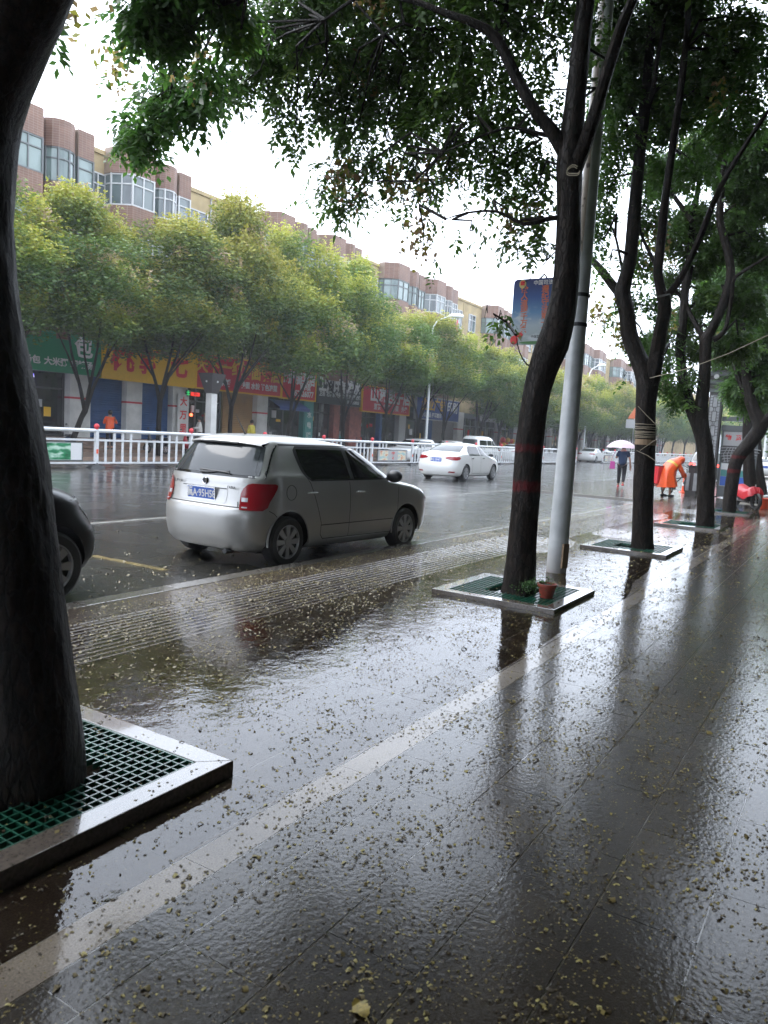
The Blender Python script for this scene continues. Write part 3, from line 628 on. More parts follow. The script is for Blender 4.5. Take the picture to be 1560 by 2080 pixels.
def near_tree(i, label, trunk, limbs, clumps, auto, barkm, nleaf, seed, leafscale=1.0):
    tx, ty = TREES[i]; base = (tx, ty, 0); g = random.Random(seed); ng = np.random.default_rng(seed)
    t = empty('golden_rain_tree', base, 0, label, 'tree', 'trees along the pavement')
    b = MB(); nodes = []
    # trunk: given as (Y, z, r) at the plane X=tx or as pixels
    if trunk[0] == 'world':
        pts = [Vector((x-tx, y-ty, z)) for x, y, z, r in trunk[1]]; rr = [r for *_, r in trunk[1]]
        Q = []; RR = []
        for k in range(len(pts)-1):
            p0, p1, p2, p3 = pts[max(k-1, 0)], pts[k], pts[k+1], pts[min(k+2, len(pts)-1)]
            for j in range(10):
                s = j/10; Q.append(.5*((2*p1)+(-p0+p2)*s+(2*p0-5*p1+4*p2-p3)*s*s+(-p0+3*p1-3*p2+p3)*s**3)); RR.append(rr[k]*(1-s)+rr[k+1]*s)
        Q.append(pts[-1]); RR.append(rr[-1]); b.tube(Q, RR, 48, True, .05, seed); nodes += pts[len(pts)//2:]
    else:
        P = limb(b, [q[:2] for q in trunk[1]], [q[2] for q in trunk[1]], tx, 44, .035 if i == 0 else .05, seed, base); nodes += P[len(P)//2:]
    b.build('trunk', M[barkm], t, smooth=True)
    for k, (pts, rr, dx) in enumerate(limbs):
        b = MB(); P = limb(b, pts, rr, tx, 9, .05, seed+k, base, dx); b.build('limb', M[barkm], t, smooth=True); nodes += P[1:]
    cl = []
    for (px, py, rp, w_, X) in clumps:
        p = atx(px, py, X); dep = (p-CP).dot(fw); r = rp*dep/FPX; cl.append((p.x-tx, p.y-ty, p.z, r*1.15, r, r*.9, w_))
    cl += [(x-tx, y-ty, z, r, r, r*.7, w_) for (x, y, z, r, w_) in auto]
    tw = MB(); twigs(tw, [c[:3] for c, q in zip(cl, clumps+[(0, 0, 0)]*len(auto)) if q[2] > 21], nodes, g, .008 if i < 2 else .014)
    for c in cl[:len(clumps)]:   # a few bare twigs inside each clump
        for _ in range(3):
            a = Vector(c[:3]); e = a+Vector((g.uniform(-1, 1)*c[3], g.uniform(-1, 1)*c[4], g.uniform(-.8, .6)*c[5])); tw.tube([a, a.lerp(e, .5)+Vector((0, 0, .08)), e], [.005, .0035, .002], 4, False)
    tag(tw.build('twigs', M[barkm], t), kind='stuff')
    n0 = len(clumps); P, idx, r = in_ellipsoids(cl[:n0], nleaf, ng)
    ct = ng.random(len(cl)); tint = .12+.5*ct[idx]*ng.random(nleaf)+.12*ng.random(nleaf)
    par = [scatter('compound', P, ng.uniform(0, 6.283, nleaf), ng.normal(.55, .35, nleaf), ng.uniform(.75, 1.2, nleaf)*leafscale, tint, ng)]
    if auto:   # crown clumps out of view overhead, added to shade the ground
        n2 = int(len(auto)*310); P2, i2, _ = in_ellipsoids(cl[n0:], n2, ng); par.append(scatter('compound', P2, ng.uniform(0, 6.283, n2), ng.normal(.5, .35, n2), ng.uniform(1.1, 1.5, n2), .15+.5*ng.random(n2), ng))
    # seed pods in bunches
    ns = max(3, n0//6); sel = ng.choice(n0, ns); c = np.array([x[:6] for x in cl])[sel]
    pp = np.repeat(c[:, :3]+ng.normal(0, .5, (ns, 3))*c[:, 3:6], 14, axis=0)+ng.normal(0, .09, (ns*14, 3)); m_ = len(pp)
    par.append(scatter('panicle', pp, ng.uniform(0, 6.28, m_), ng.uniform(-1, 1, m_), ng.uniform(.8, 1.4, m_), ng.uniform(.9, 1, m_), ng))
    link('crown', crown_mesh('crown', par, M['leaf_near']), t)['kind'] = 'stuff'
    return t
def azel(x, y, z): return math.degrees(math.atan2(y, x)), math.degrees(math.atan2(z-HC, math.hypot(x, y)))
def canopy(x0, x1, y0, y1, z0, z1, n, seed, rmin=.7, rmax=1.15, w_=.8):
    g = random.Random(seed); out = []
    k = 0
    while len(out) < n and k < n*30:
        k += 1
        x, y, z, r = g.uniform(x0, x1), g.uniform(y0, y1), g.uniform(z0, z1), g.uniform(rmin, rmax)
        az, el = azel(x, y, z); d = math.hypot(x, y)
        q = math.degrees(math.atan(1.15*r/math.hypot(d, z-HC)))
        if 40-q < az < 84+q and el-q < 44: continue
        if x > 0 and az > -6-q and el-q*.8 < 27.5: continue
        out.append((x, y, z, r, w_))
    return out
# tree 1: the big dark trunk close on the left
near_tree(0, 'big dark leaning trunk close on the left edge, leaves hanging at the top left',
  ('px', [(58, 1680, .235), (62, 1600, .215), (66, 1520, .2), (55, 1400, .19), (34, 1220, .185), (12, 1050, .182), (-14, 850, .18), (-50, 640, .176), (-62, 500, .174), (-64, 400, .172), (-48, 220, .17), (0, 95, .165), (45, 0, .155), (120, -150, .13), (230, -400, .1), (330, -800, .06)]),
  [([(150, -40), (330, -90), (420, -40), (500, -10)], [.05, .035, .02, .012], 2.6)],
  [(300, 30, 48, 1.5, 4.2), (340, 0, 50, 1.5, 4.3), (365, 70, 34, 1.2, 4.4), (110, 50, 18, 1.6, 3.2), (88, 80, 12, 1.6, 3.2), (400, -60, 70, .6, 4.4), (480, 20, 45, 1.2, 4.8), (300, -70, 50, .6, 4), (430, 140, 30, 1.2, 4.9), (130, 20, 20, 1, 3.3),
   (295, 190, 26, .7, 5.2), (330, 215, 36, 1.2, 5.2), (260, 240, 24, .8, 5.2), (285, 275, 34, 1.4, 5.2), (262, 305, 20, 1, 5.2), (345, 160, 32, 1, 5.2), (235, 150, 9, .5, 5.2), (390, 190, 36, 1.2, 5.2)],
  canopy(-7, 4.5, -4.5, 5, 4.4, 6.5, 60, 11, .8, 1.3), 'bark', 900, 101, .85)
# tree 2: beside the lamp post
near_tree(1, 'tall forked dark tree with worn red rings in front of the grey lamp post',
  ('px', [(1052, 1215, .19), (1054, 1190, .165), (1060, 1120, .15), (1066, 1040, .14), (1073, 930, .135), (1082, 850, .13), (1092, 790, .135), (1106, 740, .15), (1122, 700, .16), (1137, 650, .145), (1148, 590, .125), (1153, 520, .117), (1155, 430, .112), (1157, 340, .128), (1160, 300, .12), (1168, 210, .095), (1180, 90, .085), (1192, -20, .08), (1205, -160, .06), (1215, -300, .03)]),
  [([(1168, 345), (1190, 285), (1216, 205), (1243, 115), (1268, 40), (1300, -40), (1330, -160)], [.075, .065, .055, .055, .05, .04, .02], -.8),
   ([(1152, 320), (1120, 265), (1085, 222), (1045, 150), (1008, 78), (965, 48), (900, 25), (830, 0), (740, -10), (660, 40)], [.075, .068, .055, .05, .05, .038, .032, .026, .018, .01], -1.0),
   ([(1000, 75), (1020, 40), (1030, 10)], [.04, .03, .02], .1), ([(905, 52), (860, 62), (820, 48), (780, 70)], [.022, .02, .015, .008], -.4),
   ([(1150, 440), (1110, 445), (1065, 455), (1010, 430), (950, 432), (905, 445)], [.028, .024, .02, .014, .01, .005], -.5),
   ([(1148, 270), (1110, 275), (1050, 260), (1000, 268), (900, 310)], [.03, .022, .016, .012, .006], -.4),
   ([(1084, 745), (1070, 740), (1055, 715), (1048, 680)], [.012, .008, .006, .003], -.1),
   ([(1140, 500), (1110, 530), (1085, 560), (1062, 575)], [.008, .006, .004, .002], -.1)],
  [(600, 20, 70, 1.1, 6.9), (560, 80, 60, 1.1, 6.8), (500, 120, 48, 1.3, 6.6), (440, 170, 38, 1.2, 6.5), (400, 210, 30, .9, 6.4), (460, 195, 30, .8, 6.4), (545, 160, 55, 1.2, 6.8), (560, 225, 36, .9, 6.8), (600, 250, 36, 1, 6.8), (640, 130, 70, 1.1, 7), (600, 285, 30, .9, 6.9), (555, 275, 16, .3, 6.8),
   (700, 40, 85, 1, 7.3), (720, 160, 75, 1, 7.4), (690, 230, 48, 1, 7.4), (740, 290, 50, 1, 7.5), (680, 340, 48, .9, 7.4), (640, 400, 24, .8, 7.4), (700, 400, 40, .9, 7.4), (690, 430, 22, .9, 7.4), (770, 370, 45, .8, 7.5), (800, 310, 50, .9, 7.5), (840, 350, 42, .7, 7.6),
   (800, 60, 85, 1, 7.5), (810, 180, 75, 1, 7.6), (880, 250, 70, .9, 7.6), (900, 130, 80, 1, 7.6), (900, 30, 80, 1, 7.5), (1000, 40, 75, .9, 7.5), (980, 170, 70, .9, 7.6), (960, 290, 66, .8, 7.6), (1030, 230, 60, .9, 7.6), (1060, 330, 62, 1, 7.7), (1090, 130, 62, .8, 7.6), (1100, 40, 60, .8, 7.6),
   (1000, 370, 46, .55, 7.7), (1080, 410, 44, .9, 7.7), (920, 360, 46, .35, 7.7), (870, 430, 34, .25, 7.6), (820, 410, 30, .3, 7.6), (860, 500, 22, .35, 7.5), (880, 535, 16, .35, 7.5), (955, 470, 30, .3, 7.6), (1040, 470, 32, .8, 7.7), (1085, 490, 26, .8, 7.7), (1050, 520, 18, .4, 7.7), (1110, 530, 16, .5, 7.7),
   (1012, 650, 26, 1.5, 7.5), (990, 635, 14, 1, 7.5), (1030, 668, 14, 1.2, 7.5), (1085, 745, 9, .6, 7.5), (1210, 60, 50, .5, 7.9), (1240, 180, 40, .3, 7.9), (1130, 220, 50, .6, 7.7),
   (650, -70, 90, .9, 7.2), (820, -80, 100, .9, 7.5), (1000, -80, 100, .9, 7.5), (1150, -80, 90, .9, 7.6)],
  canopy(4.5, 11, -4, 5.0, 5.6, 8.5, 50, 12, .8, 1.3)+canopy(3, 12, 0, 7.5, 8.5, 12, 36, 32, .9, 1.3), 'bark_ringed', 3900, 102, .88)
# tree 3: rope-bound
near_tree(2, 'dark trunk bound with rope rings and a cardboard sleeve, forking at head height',
  ('px', [(1304, 1130, .2), (1304, 1108, .17), (1306, 1040, .152), (1308, 960, .148), (1311, 880, .15), (1312, 820, .152), (1315, 785, .165), (1309, 757, .15), (1293, 720, .125), (1279, 680, .12), (1272, 630, .118), (1264, 597, .125), (1272, 560, .105), (1281, 520, .098), (1287, 450, .095), (1293, 380, .09), (1303, 280, .085), (1309, 220, .08), (1318, 120, .065), (1326, 20, .055), (1335, -100, .03)]),
  [([(1322, 778), (1331, 735), (1342, 672), (1350, 630), (1348, 600)], [.13, .115, .1, .1, .1], -.3),
   ([(1348, 610), (1338, 568), (1337, 540), (1345, 470), (1352, 400), (1366, 300), (1380, 200), (1392, 100), (1400, 0), (1405, -80)], [.085, .075, .07, .066, .06, .055, .05, .045, .04, .02], -.3),
   ([(1352, 605), (1376, 575), (1398, 535), (1425, 475), (1450, 410), (1480, 350), (1530, 270), (1565, 220)], [.06, .05, .045, .042, .04, .035, .03, .02], -.8),
   ([(1268, 605), (1245, 580), (1222, 550), (1200, 525), (1180, 500)], [.085, .07, .062, .055, .04], .3),
   ([(1306, 260), (1280, 215), (1262, 170), (1245, 90)], [.045, .035, .03, .02], .2), ([(1308, 235), (1325, 190), (1335, 120), (1350, 40)], [.045, .04, .03, .02], -.2),
   ([(1335, 545), (1318, 510), (1302, 475), (1298, 440)], [.03, .026, .02, .014], .1), ([(1268, 570), (1250, 480), (1235, 455), (1205, 445)], [.025, .018, .015, .008], .2)],
  [(1215, 430, 32, .9, 12), (1225, 350, 40, .9, 12), (1215, 490, 28, .7, 12), (1240, 530, 22, .5, 12), (1210, 545, 14, .5, 12), (1250, 270, 46, .9, 12), (1250, 180, 50, .9, 12), (1235, 90, 55, .9, 12), (1230, 10, 60, .9, 12), (1320, 60, 60, .8, 12.4), (1300, 160, 50, .7, 12.4), (1330, 250, 40, .8, 12.6), (1322, 340, 36, .8, 12.6), (1318, 430, 36, .8, 12.6), (1310, 520, 30, .8, 12.6), (1300, 600, 26, .9, 12.6),
   (1250, 640, 24, .5, 12.3), (1228, 660, 16, .35, 12.2), (1262, 700, 12, .4, 12.2), (1268, 765, 10, .7, 12.2), (1280, 780, 8, .7, 12.2), (1330, 620, 26, .7, 12.8), (1310, 690, 26, .8, 12.8), (1345, 720, 26, .8, 13), (1380, 200, 60, .8, 12.6), (1400, 80, 60, .8, 12.6), (1450, 150, 60, .7, 12.4), (1500, 60, 60, .8, 12.3), (1410, 330, 50, .6, 12.6), (1500, 230, 56, .7, 12.3), (1545, 120, 50, .8, 12.2), (1390, -40, 80, .8, 12.5)],
  canopy(10, 16, -3.5, 6, 6.8, 9.5, 32, 13, .9, 1.3), 'bark', 4700, 103, .9)
near_tree(3, 'dark trunk standing between the litter bin and the poster column, forked low into two limbs',
  ('px', [(1431, 1085, .2), (1432, 1064, .185), (1433, 1010, .17), (1434, 950, .165), (1430, 900, .16), (1422, 860, .175), (1425, 820, .13), (1430, 770, .115), (1433, 720, .115), (1434, 690, .12), (1448, 665, .09), (1462, 635, .09), (1475, 600, .09), (1484, 560, .085), (1480, 520, .08), (1470, 480, .075), (1462, 440, .07), (1468, 360, .06), (1480, 250, .05), (1490, 100, .03)]),
  [([(1420, 870), (1402, 825), (1390, 785), (1383, 735), (1383, 690), (1388, 640), (1392, 590), (1400, 540), (1404, 490), (1405, 450), (1415, 400), (1425, 340)], [.14, .12, .11, .1, .1, .09, .09, .085, .08, .08, .06, .04], .4),
   ([(1434, 695), (1420, 670), (1400, 635), (1388, 608), (1370, 590)], [.07, .055, .05, .05, .03], .3), ([(1405, 450), (1388, 425), (1370, 400), (1355, 370)], [.06, .05, .045, .03], .2),
   ([(1450, 690), (1470, 675), (1480, 640), (1488, 590), (1492, 565), (1520, 545), (1560, 520)], [.06, .05, .04, .035, .035, .03, .02], -.3)],
  [(1350, 770, 20, .9, 17), (1375, 790, 22, 1, 17), (1400, 760, 20, .8, 17), (1365, 820, 14, 1, 17), (1395, 815, 14, .8, 17), (1345, 680, 26, .9, 17), (1400, 700, 30, .9, 17.5), (1440, 600, 32, .8, 17.6), (1420, 520, 36, .8, 17.6), (1460, 500, 32, .8, 17.6), (1370, 470, 36, .8, 17.4), (1410, 440, 40, .8, 17.6), (1500, 450, 40, .9, 17.5), (1500, 360, 44, .8, 17.5), (1440, 300, 50, .8, 17.5), (1540, 300, 50, .8, 17.4),
   (1395, 640, 30, .8, 17.8), (1465, 700, 24, .8, 17.9), (1510, 600, 40, .9, 17.9), (1540, 500, 40, .9, 17.9), (1500, 690, 36, .8, 18), (1340, 350, 46, .6, 17.4), (1540, 400, 46, .8, 17.8), (1360, 560, 30, .7, 17.5)],
  canopy(15, 21, -2, 6, 8, 11.5, 20, 14), 'bark', 5600, 104, 1.0)
near_tree(4, 'thin trunk leaning right in front of the poster column, crooked at head height',
  ('px', [(1474, 1055, .2), (1480, 1040, .17), (1484, 1000, .16), (1490, 960, .16), (1500, 928, .17), (1524, 898, .18), (1544, 866, .18), (1532, 835, .15), (1523, 810, .14), (1517, 770, .13), (1512, 720, .12), (1506, 680, .1), (1512, 620, .09), (1520, 560, .07), (1525, 480, .04)]),
  [([(1546, 866), (1562, 850), (1580, 830)], [.15, .14, .12], -.2), ([(1515, 800), (1498, 760), (1488, 720), (1478, 690)], [.09, .08, .07, .05], .2)],
  [(1500, 780, 26, .8, 22.5), (1530, 740, 30, .9, 22.5), (1510, 815, 14, .9, 22.5), (1550, 780, 24, .9, 22.4), (1550, 680, 34, .9, 22.4), (1500, 640, 34, .8, 22.5), (1465, 715, 18, .7, 22.6), (1550, 600, 36, .9, 22.4), (1530, 540, 36, .8, 22.4), (1480, 570, 34, .7, 22.6)],
  canopy(20, 26, -1, 6, 8.5, 13, 16, 15), 'bark_ringed', 5200, 105, 1.1)
near_tree(5, 'dark trunk behind the red covered motorcycle, straight and partly hidden by the leaning trunk',
  ('px', [(1528, 1022, .24), (1528, 1010, .2), (1522, 960, .18), (1520, 900, .17), (1521, 840, .16), (1526, 780, .15), (1530, 700, .13), (1531, 600, .12), (1530, 500, .11), (1532, 400, .08)]),
  [([(1522, 840), (1508, 780), (1500, 740), (1496, 690)], [.12, .1, .08, .05], 0)],
  [(1510, 715, 22, .8, 27.5), (1540, 640, 34, .8, 27.5), (1470, 660, 26, .7, 28), (1480, 500, 34, .7, 28), (1540, 820, 16, .8, 27.5), (1450, 560, 30, .6, 28), (1410, 820, 12, .5, 28)],
  canopy(26, 32, -1, 7, 8, 14, 20, 16), 'bark', 4500, 106, 1.3)
near_tree(6, 'farthest dark trunk of the pavement row at the right edge, behind the motorcycle',
  ('px', [(1546, 1006, .25), (1545, 996, .22), (1540, 960, .2), (1536, 900, .18), (1540, 820, .16), (1545, 700, .14), (1548, 560, .1)]),
  [], [(1540, 740, 26, .8, 33), (1500, 800, 16, .8, 33), (1460, 700, 24, .8, 33), (1530, 830, 12, .7, 33)], canopy(31, 40, -3, 7, 7, 15, 26, 17), 'bark', 4200, 107, 1.6)
# rope rings and sleeve on tree 3
rp = empty('rope_binding', (12.1, 2.87, 0), 0, 'pale ropes wound round the forking trunk above a strip of cardboard', 'rope')
def ring(b, py, rr, tilt=0, X=12.1, dx=0):
    c = atx(1312+dx, py, X); P = [Vector((c.x-12.1+rr*math.cos(a), c.y-2.87+rr*math.sin(a), c.z+tilt*math.cos(a)+rnd.uniform(-.004, .004))) for a in [2*math.pi*k/18 for k in range(19)]]; b.tube(P, .006, 5, False)
for py, tl in ((862, .005), (868, .0), (872, -.005), (876, .01), (879, 0), (882, .004), (885, .01), (889, 0)):
    b = MB(); ring(b, py, .16, tl); b.build('rope_ring', M['rope'], rp)
b = MB(); c = atx(1312, 892, 12.1); b.lathe([(.157, 0), (.159, .01), (.159, .075), (.157, .085)], (c.x-12.1, c.y-2.87, c.z-.09), 18); b.build('cardboard_sleeve', M['cardboard'], rp)
for a, b_, cc in (((1300, 915), (1332, 893), (1340, 880)), ((1293, 915), (1315, 925), (1334, 938)), ((1296, 825), (1312, 842), (1332, 862))):
    q = MB(); q.tube([atx(*p, 11.92)-Vector((12.1, 2.87, 0)) for p in (a, b_, cc)], .005, 5, False); q.build('rope_end', M['rope'], rp)
q = MB(); q.tube([atx(1320, 768, 11.95), atx(1400, 745, 11.2)+Vector((0, 0, -.02)), atx(1480, 715, 10.5)+Vector((0, 0, -.02)), atx(1562, 680, 9.8)], .006, 5, False)
tag(q.build('washing_line', M['rope']), 'thin pale cord strung from the fork of the rope bound trunk toward the right edge', 'cord')
q = MB(); P = [atx(1165+13*math.cos(a), 343+9*math.sin(a)+abs(math.cos(a))*4, 7.14) for a in [2*math.pi*k/14 for k in range(13)]]; q.tube(P, .006, 5, False); P = [p+Vector((-.01, 0, -.02)) for p in P]; q.tube(P, .005, 5, False)
tag(q.build('wire_loop', M['rope']), 'loose loop of pale wire round the fork of the tall trunk beside the lamp post', 'wire')
# ---- the far row in front of the shops: four crown shapes shared by all
def far_variant(seed, tan):
    g = np.random.default_rng(seed); cl = []
    for k in range(52):
        a = g.uniform(0, 6.28); h = g.uniform(-.85, 1); r = math.sqrt(max(.05, 1-h*h))*g.uniform(.6, .98)
        q = g.uniform(.48, .85); cl.append((r*2.45*math.cos(a), r*2.2*math.sin(a), 3.5*h if h > 0 else 2.3*h, q, q, q*.95, 1))
    cl.append((0, 0, .2, 1.5, 1.4, 1.9, .35))
    n = 5600; P, i, r = in_ellipsoids(cl, n, g, .9); c = np.array(cl)
    P = P+g.normal(0, .13, P.shape)
    zrel = (P[:, 2]-c[i, 2])/c[i, 5]; hh = P[:, 2]/3.5
    ct = g.random(len(cl)); yellow = (ct[i] > .3)
    tint = np.clip(.08+.16*g.random(n)+np.where(yellow, .42, .04)*np.clip(zrel*.6+.5, 0, 1)+.16*np.clip(hh, 0, 1), 0, .66)
    A = scatter('sprig', P, g.uniform(0, 6.28, n), g.normal(0, .5, n), g.uniform(.8, 1.25, n), tint, g)
    m = np.nonzero((zrel > .15) & yellow & (hh > -.5))[0]; m = g.choice(m, min(len(m), 2400)); pt = g.random(len(cl)) < tan
    tt = np.where(pt[i[m]], g.uniform(.86, 1, len(m)), g.uniform(.58, .82, len(m)))
    B = scatter('panicle', P[m]+[0, 0, .12], g.uniform(0, 6.28, len(m)), g.normal(0, .3, len(m)), g.uniform(1.0, 1.9, len(m)), tt, g)
    return crown_mesh('crown', [A, B], M['leaf_far']), cl
FV = [far_variant(s, t) for s, t in ((21, .2), (22, .4), (23, .12), (24, .55), (25, .3))]
NV = []
for q in (0, 2):
    m_ = FV[q][0].copy(); m_.materials.clear(); m_.materials.append(M['leaf_near']); NV.append(m_)
def far_trunk(seed, h, lean):
    g = random.Random(seed); b = MB(); f = 2.0+g.uniform(-.3, .5)
    b.tube([(0, 0, -.1), (.02+lean*.3, 0, .7), (lean*.8, .03, 1.5), (lean, 0, f)], [.15, .12, .11, .12], 9, True, .06, seed)
    for k in range(3):
        a = g.uniform(0, 6.28); rr = g.uniform(.5, 1.0)
        b.tube([(lean, 0, f-.1), (lean+.3*rr*math.cos(a), .3*rr*math.sin(a), f+.8), (lean+.9*rr*math.cos(a), .9*rr*math.sin(a), f+2.2), (lean+1.3*rr*math.cos(a), 1.3*rr*math.sin(a), f+3.8)], [.09, .07, .05, .02], 7, True, .05, seed)
        a2 = a+g.uniform(-1, 1); b.tube([(lean+.4*rr*math.cos(a), .4*rr*math.sin(a), f+1.0), (lean+1.1*math.cos(a2), 1.1*math.sin(a2), f+2.1), (lean+1.8*math.cos(a2), 1.8*math.sin(a2), f+3.0)], [.05, .035, .015], 6)
    return b.mesh('trunk', M['bark'], True)
FT = [far_trunk(s, 0, l) for s, l in ((1, .75), (2, .05), (3, -.3), (4, .3))]
far = [(15.2, 9.6, 0, 0), (19.0, 9.7, 1, 0), (23.6, 10.3, 0, 1), (27.9, 11.9, 2, 1), (32.5, 12.0, 0, 3), (37.6, 11.3, 2, 2), (42.4, 9.9, 3, 3), (46.6, 9.9, 0, 1), (51.0, 9.2, 3, 2), (55.6, 8.6, 2, 0), (60.5, 8.9, 2, 1), (65.5, 8.7, 4, 3), (70.5, 8.8, 0, 2), (76, 9.4, 4, 1), (81.5, 9.6, 3, 0), (87, 9.2, 2, 3), (93, 9.4, 4, 1), (99.5, 9.6, 2, 2), (106, 9.6, 0, 1), (113, 9.8, 2, 0), (121, 9.8, 4, 2), (130, 10, 2, 1), (140, 10, 4, 3), (152, 10.5, 2, 0), (166, 10.5, 0, 1), (182, 11, 2, 2), (200, 11, 4, 3), (220, 11.5, 0, 0), (245, 12, 2, 1), (275, 12, 4, 2)]
desc2 = ['hazy round tree before the pale notice board left of the leaning trunk', 'hazy tree whose crown shows below the blue banner', 'hazy tree right behind the forked trunk and its banner', 'hazy tree just left of the grey lamp post', 'hazy tree behind the grey lamp post', 'hazy tree with tan pods right of the grey lamp post', 'hazy tree under the farther curved lamp head', 'hazy tree above the pale umbrella']
desc = ['leaning trunk before the green shop sign, yellow and tan seed heads', 'yellow topped tree with a crooked trunk before the white pillar', 'broad yellow green tree before the yellow shop sign',
        'tall full tree behind the stone lantern column, green at its foot', 'tall tree with forked dark stems before the red and yellow sign', 'dense green tree before the black shop sign', 'tree with hanging tan seed bunches before the red bakery sign',
        'bright yellow crowned tree left of the slim white street lamp', 'tree with tan pods just under the curved street lamp head', 'low rounded green tree right of the curved street lamp head']
for k, (x, top, v, tv) in enumerate(far):
    yv = 26.3+rnd.uniform(-.25, .25) if x < 110 else 24.0
    lb = desc[k] if k < len(desc) else None
    t = empty('golden_rain_tree', (x, yv, .02), 0, (lb or (desc2[k-10] if k < 18 else 'hazy yellow green tree far down the opposite pavement, beyond the umbrella')), 'tree', 'trees along the opposite pavement' if k < 18 else 'hazy trees far down the opposite pavement')
    o = link('trunk', FT[tv], t)
    me = FV[v][0]; c = link('crown', me, t); c['kind'] = 'stuff'; zb_ = 3.85 if x < 58 else 2.2; hs_ = (top-zb_)/7.4
    c.location = (0, 0, zb_+.35+2.95*hs_); c.scale = (1.2+.1*(k % 3), 1.08, hs_*1.02); c.rotation_euler[2] = k*1.3
    if x > 58: c.scale = (1.3, 1.2, hs_)
# woodland closing the street far away
for k in range(16):
    x = 195+(k*53 % 90); yv = -12+k*3.4
    t = empty('street_tree', (x, yv, 0), 0, 'grey green tree closing the far end of the street in the rain', 'tree', 'trees closing the far end of the street')
    link('trunk', FT[k % 4], t).scale = (2, 2, 1.4); c = link('crown', FV[(k*2) % 5][0], t); c['kind'] = 'stuff'; c.location = (0, 0, 5.5); c.scale = (2.2, 2.2, 1.9); c.rotation_euler[2] = k
for k, (x, yv, s) in enumerate([(-5, 2.9, 2.2), (-5, -2.5, 2.0), (-11, 2.9, 2.4), (-11, -2.5, 2.2), (-17, 2.9, 2.4), (-5, 7.5, 1.6), (0, -2.4, 1.5), (7, -3.3, 1.2), (12.5, -3.2, 1.25), (18, -3.0, 1.3), (24, -2.8, 1.3), (30, -2.6, 1.3), (37, -2.3, 1.3)]):  # unseen trees added round the camera to keep skylight off trunk and slabs
    t = empty('street_tree', (x, yv, 0), 0, ('pavement tree standing behind the camera' if x < 1 else 'pavement tree beside the near building, right of the picture'), 'tree', 'pavement trees out of the picture')
    link('trunk', FT[k % 4], t).scale = (1.3, 1.3, 1.5); c = link('crown', NV[k % 2], t); c['kind'] = 'stuff'; c.location = (0, 0, 7.2 if x < 1 else 4.9); c.scale = (s, s, 1.0); c.rotation_euler[2] = k*2
for k, (x, yv, s) in enumerate([(44, -2, 1.6), (52, 1, 1.7), (62, -3, 1.8), (70, 1.5, 1.6), (84, -5, 2), (100, -2, 2), (125, -3, 2.2), (150, 0, 2.2)]):
    t = empty('street_tree', (x, yv, 0), 0, 'leafy green tree further along the near pavement at the right edge', 'tree', 'further trees along the near pavement')
    link('trunk', FT[k % 4], t).scale = (1.6, 1.6, 1.5); c = link('crown', NV[k % 2], t); c['kind'] = 'stuff'; c.location = (0, 0, 3.1*s); c.scale = (s*1.1, s*1.1, s); c.rotation_euler[2] = k*2
# ================================================================== OPPOSITE SIDE: pavement, steps, shops and flats
YB = 30.0   # plane of the bay fronts
YW = 31.4   # wall plane
opp = MB(); opp.b2(-60, 400, 25.0, 29.0, -.3, .03); opp.b2(-60, 400, 24.85, 25.0, -.3, .05)
tag(opp.build('opposite_pavement', M['step_stone']), kind='structure')
st = empty('shop_steps'); tag(st, kind='structure')
for k in range(4):
    b = MB(); b.b2(-60, 400, 28.6+.32*k, 31.6, .03+.15*k, .17+.15*k-(.002)); b.build('step', M['step_stone'], st)
FZ = .62
def hexbay(x0, w_, d): return [(x0, 1.4), (x0, 1.4-d*.35), (x0+w_*.22, 1.4-d), (x0+w_*.78, 1.4-d), (x0+w_, 1.4-d*.35), (x0+w_, 1.4)]
def roundbay(x0, w_, d): return [(x0, 1.4)]+[(x0+w_/2-w_/2*math.cos(math.pi*k/9), 1.4-.35*d-.65*d*math.sin(math.pi*k/9)) for k in range(10)]+[(x0+w_, 1.4)]
def boxbay(x0, w_, d): return [(x0, 1.4), (x0, 1.4-d), (x0+w_, 1.4-d), (x0+w_, 1.4)]
bay_cache = {}
def bay(bld, bx, shape, x, w_, d, floors, framek, panek):
    """one stacked bay: tiled bands, and on every floor a glazed window with frame bars"""
    key = (shape, round(w_, 2), round(d, 2), framek, panek)
    if key not in bay_cache:
        line_ = {'hex': hexbay, 'round': roundbay, 'box': boxbay}[shape](0, w_, d)
        tb = [MB().prism(line_[::-1], z0, z1).mesh('bay', M['bay_tile']) for z0, z1 in ((12.95, 14.1), (10.25, 11.5), (7.5, 8.75), (4.9, 6.0))]
        inn = [(p[0]*(1-.04)+.02*w_, p[1]+(.05 if p[1] < 1.35 else 0)) for p in line_]
        g = MB(); g.band(inn, 0, 1.45); gm = g.mesh('window_pane', M[panek])
        f = MB(); r = .035
        for i, p in enumerate(inn):
            if shape == 'round' and i % 2: continue
            f.box((p[0], p[1]-.02, .725), (2*r, 2*r, 1.45))
        for i in range(len(inn)-1):
            a, c = Vector((*inn[i], 0)), Vector((*inn[i+1], 0)); m_ = (a+c)/2; L = (c-a).length; rz = math.atan2(c.y-a.y, c.x-a.x)
            for z in (.04, .98, 1.41): f.box((m_.x, m_.y-.02, z), (L, .05, .06), rz)
            if L > .8: f.box((m_.x, m_.y-.02, .725), (.06, .05, 1.45), rz)
        bay_cache[key] = (tb, gm, f.mesh('window_frame', M[framek]))
    tb, gm, fm = bay_cache[key]
    o = link('bay', tb[0], bld, (x-bx, YB-YW, 0))
    for q in tb[1:]: link('bay', q, bld, (x-bx, YB-YW, 0))
    for z in floors:
        p = link('window_pane', gm, o, (0, 0, z)); link('window_frame', fm, o, (0, 0, z))
wincache = {}
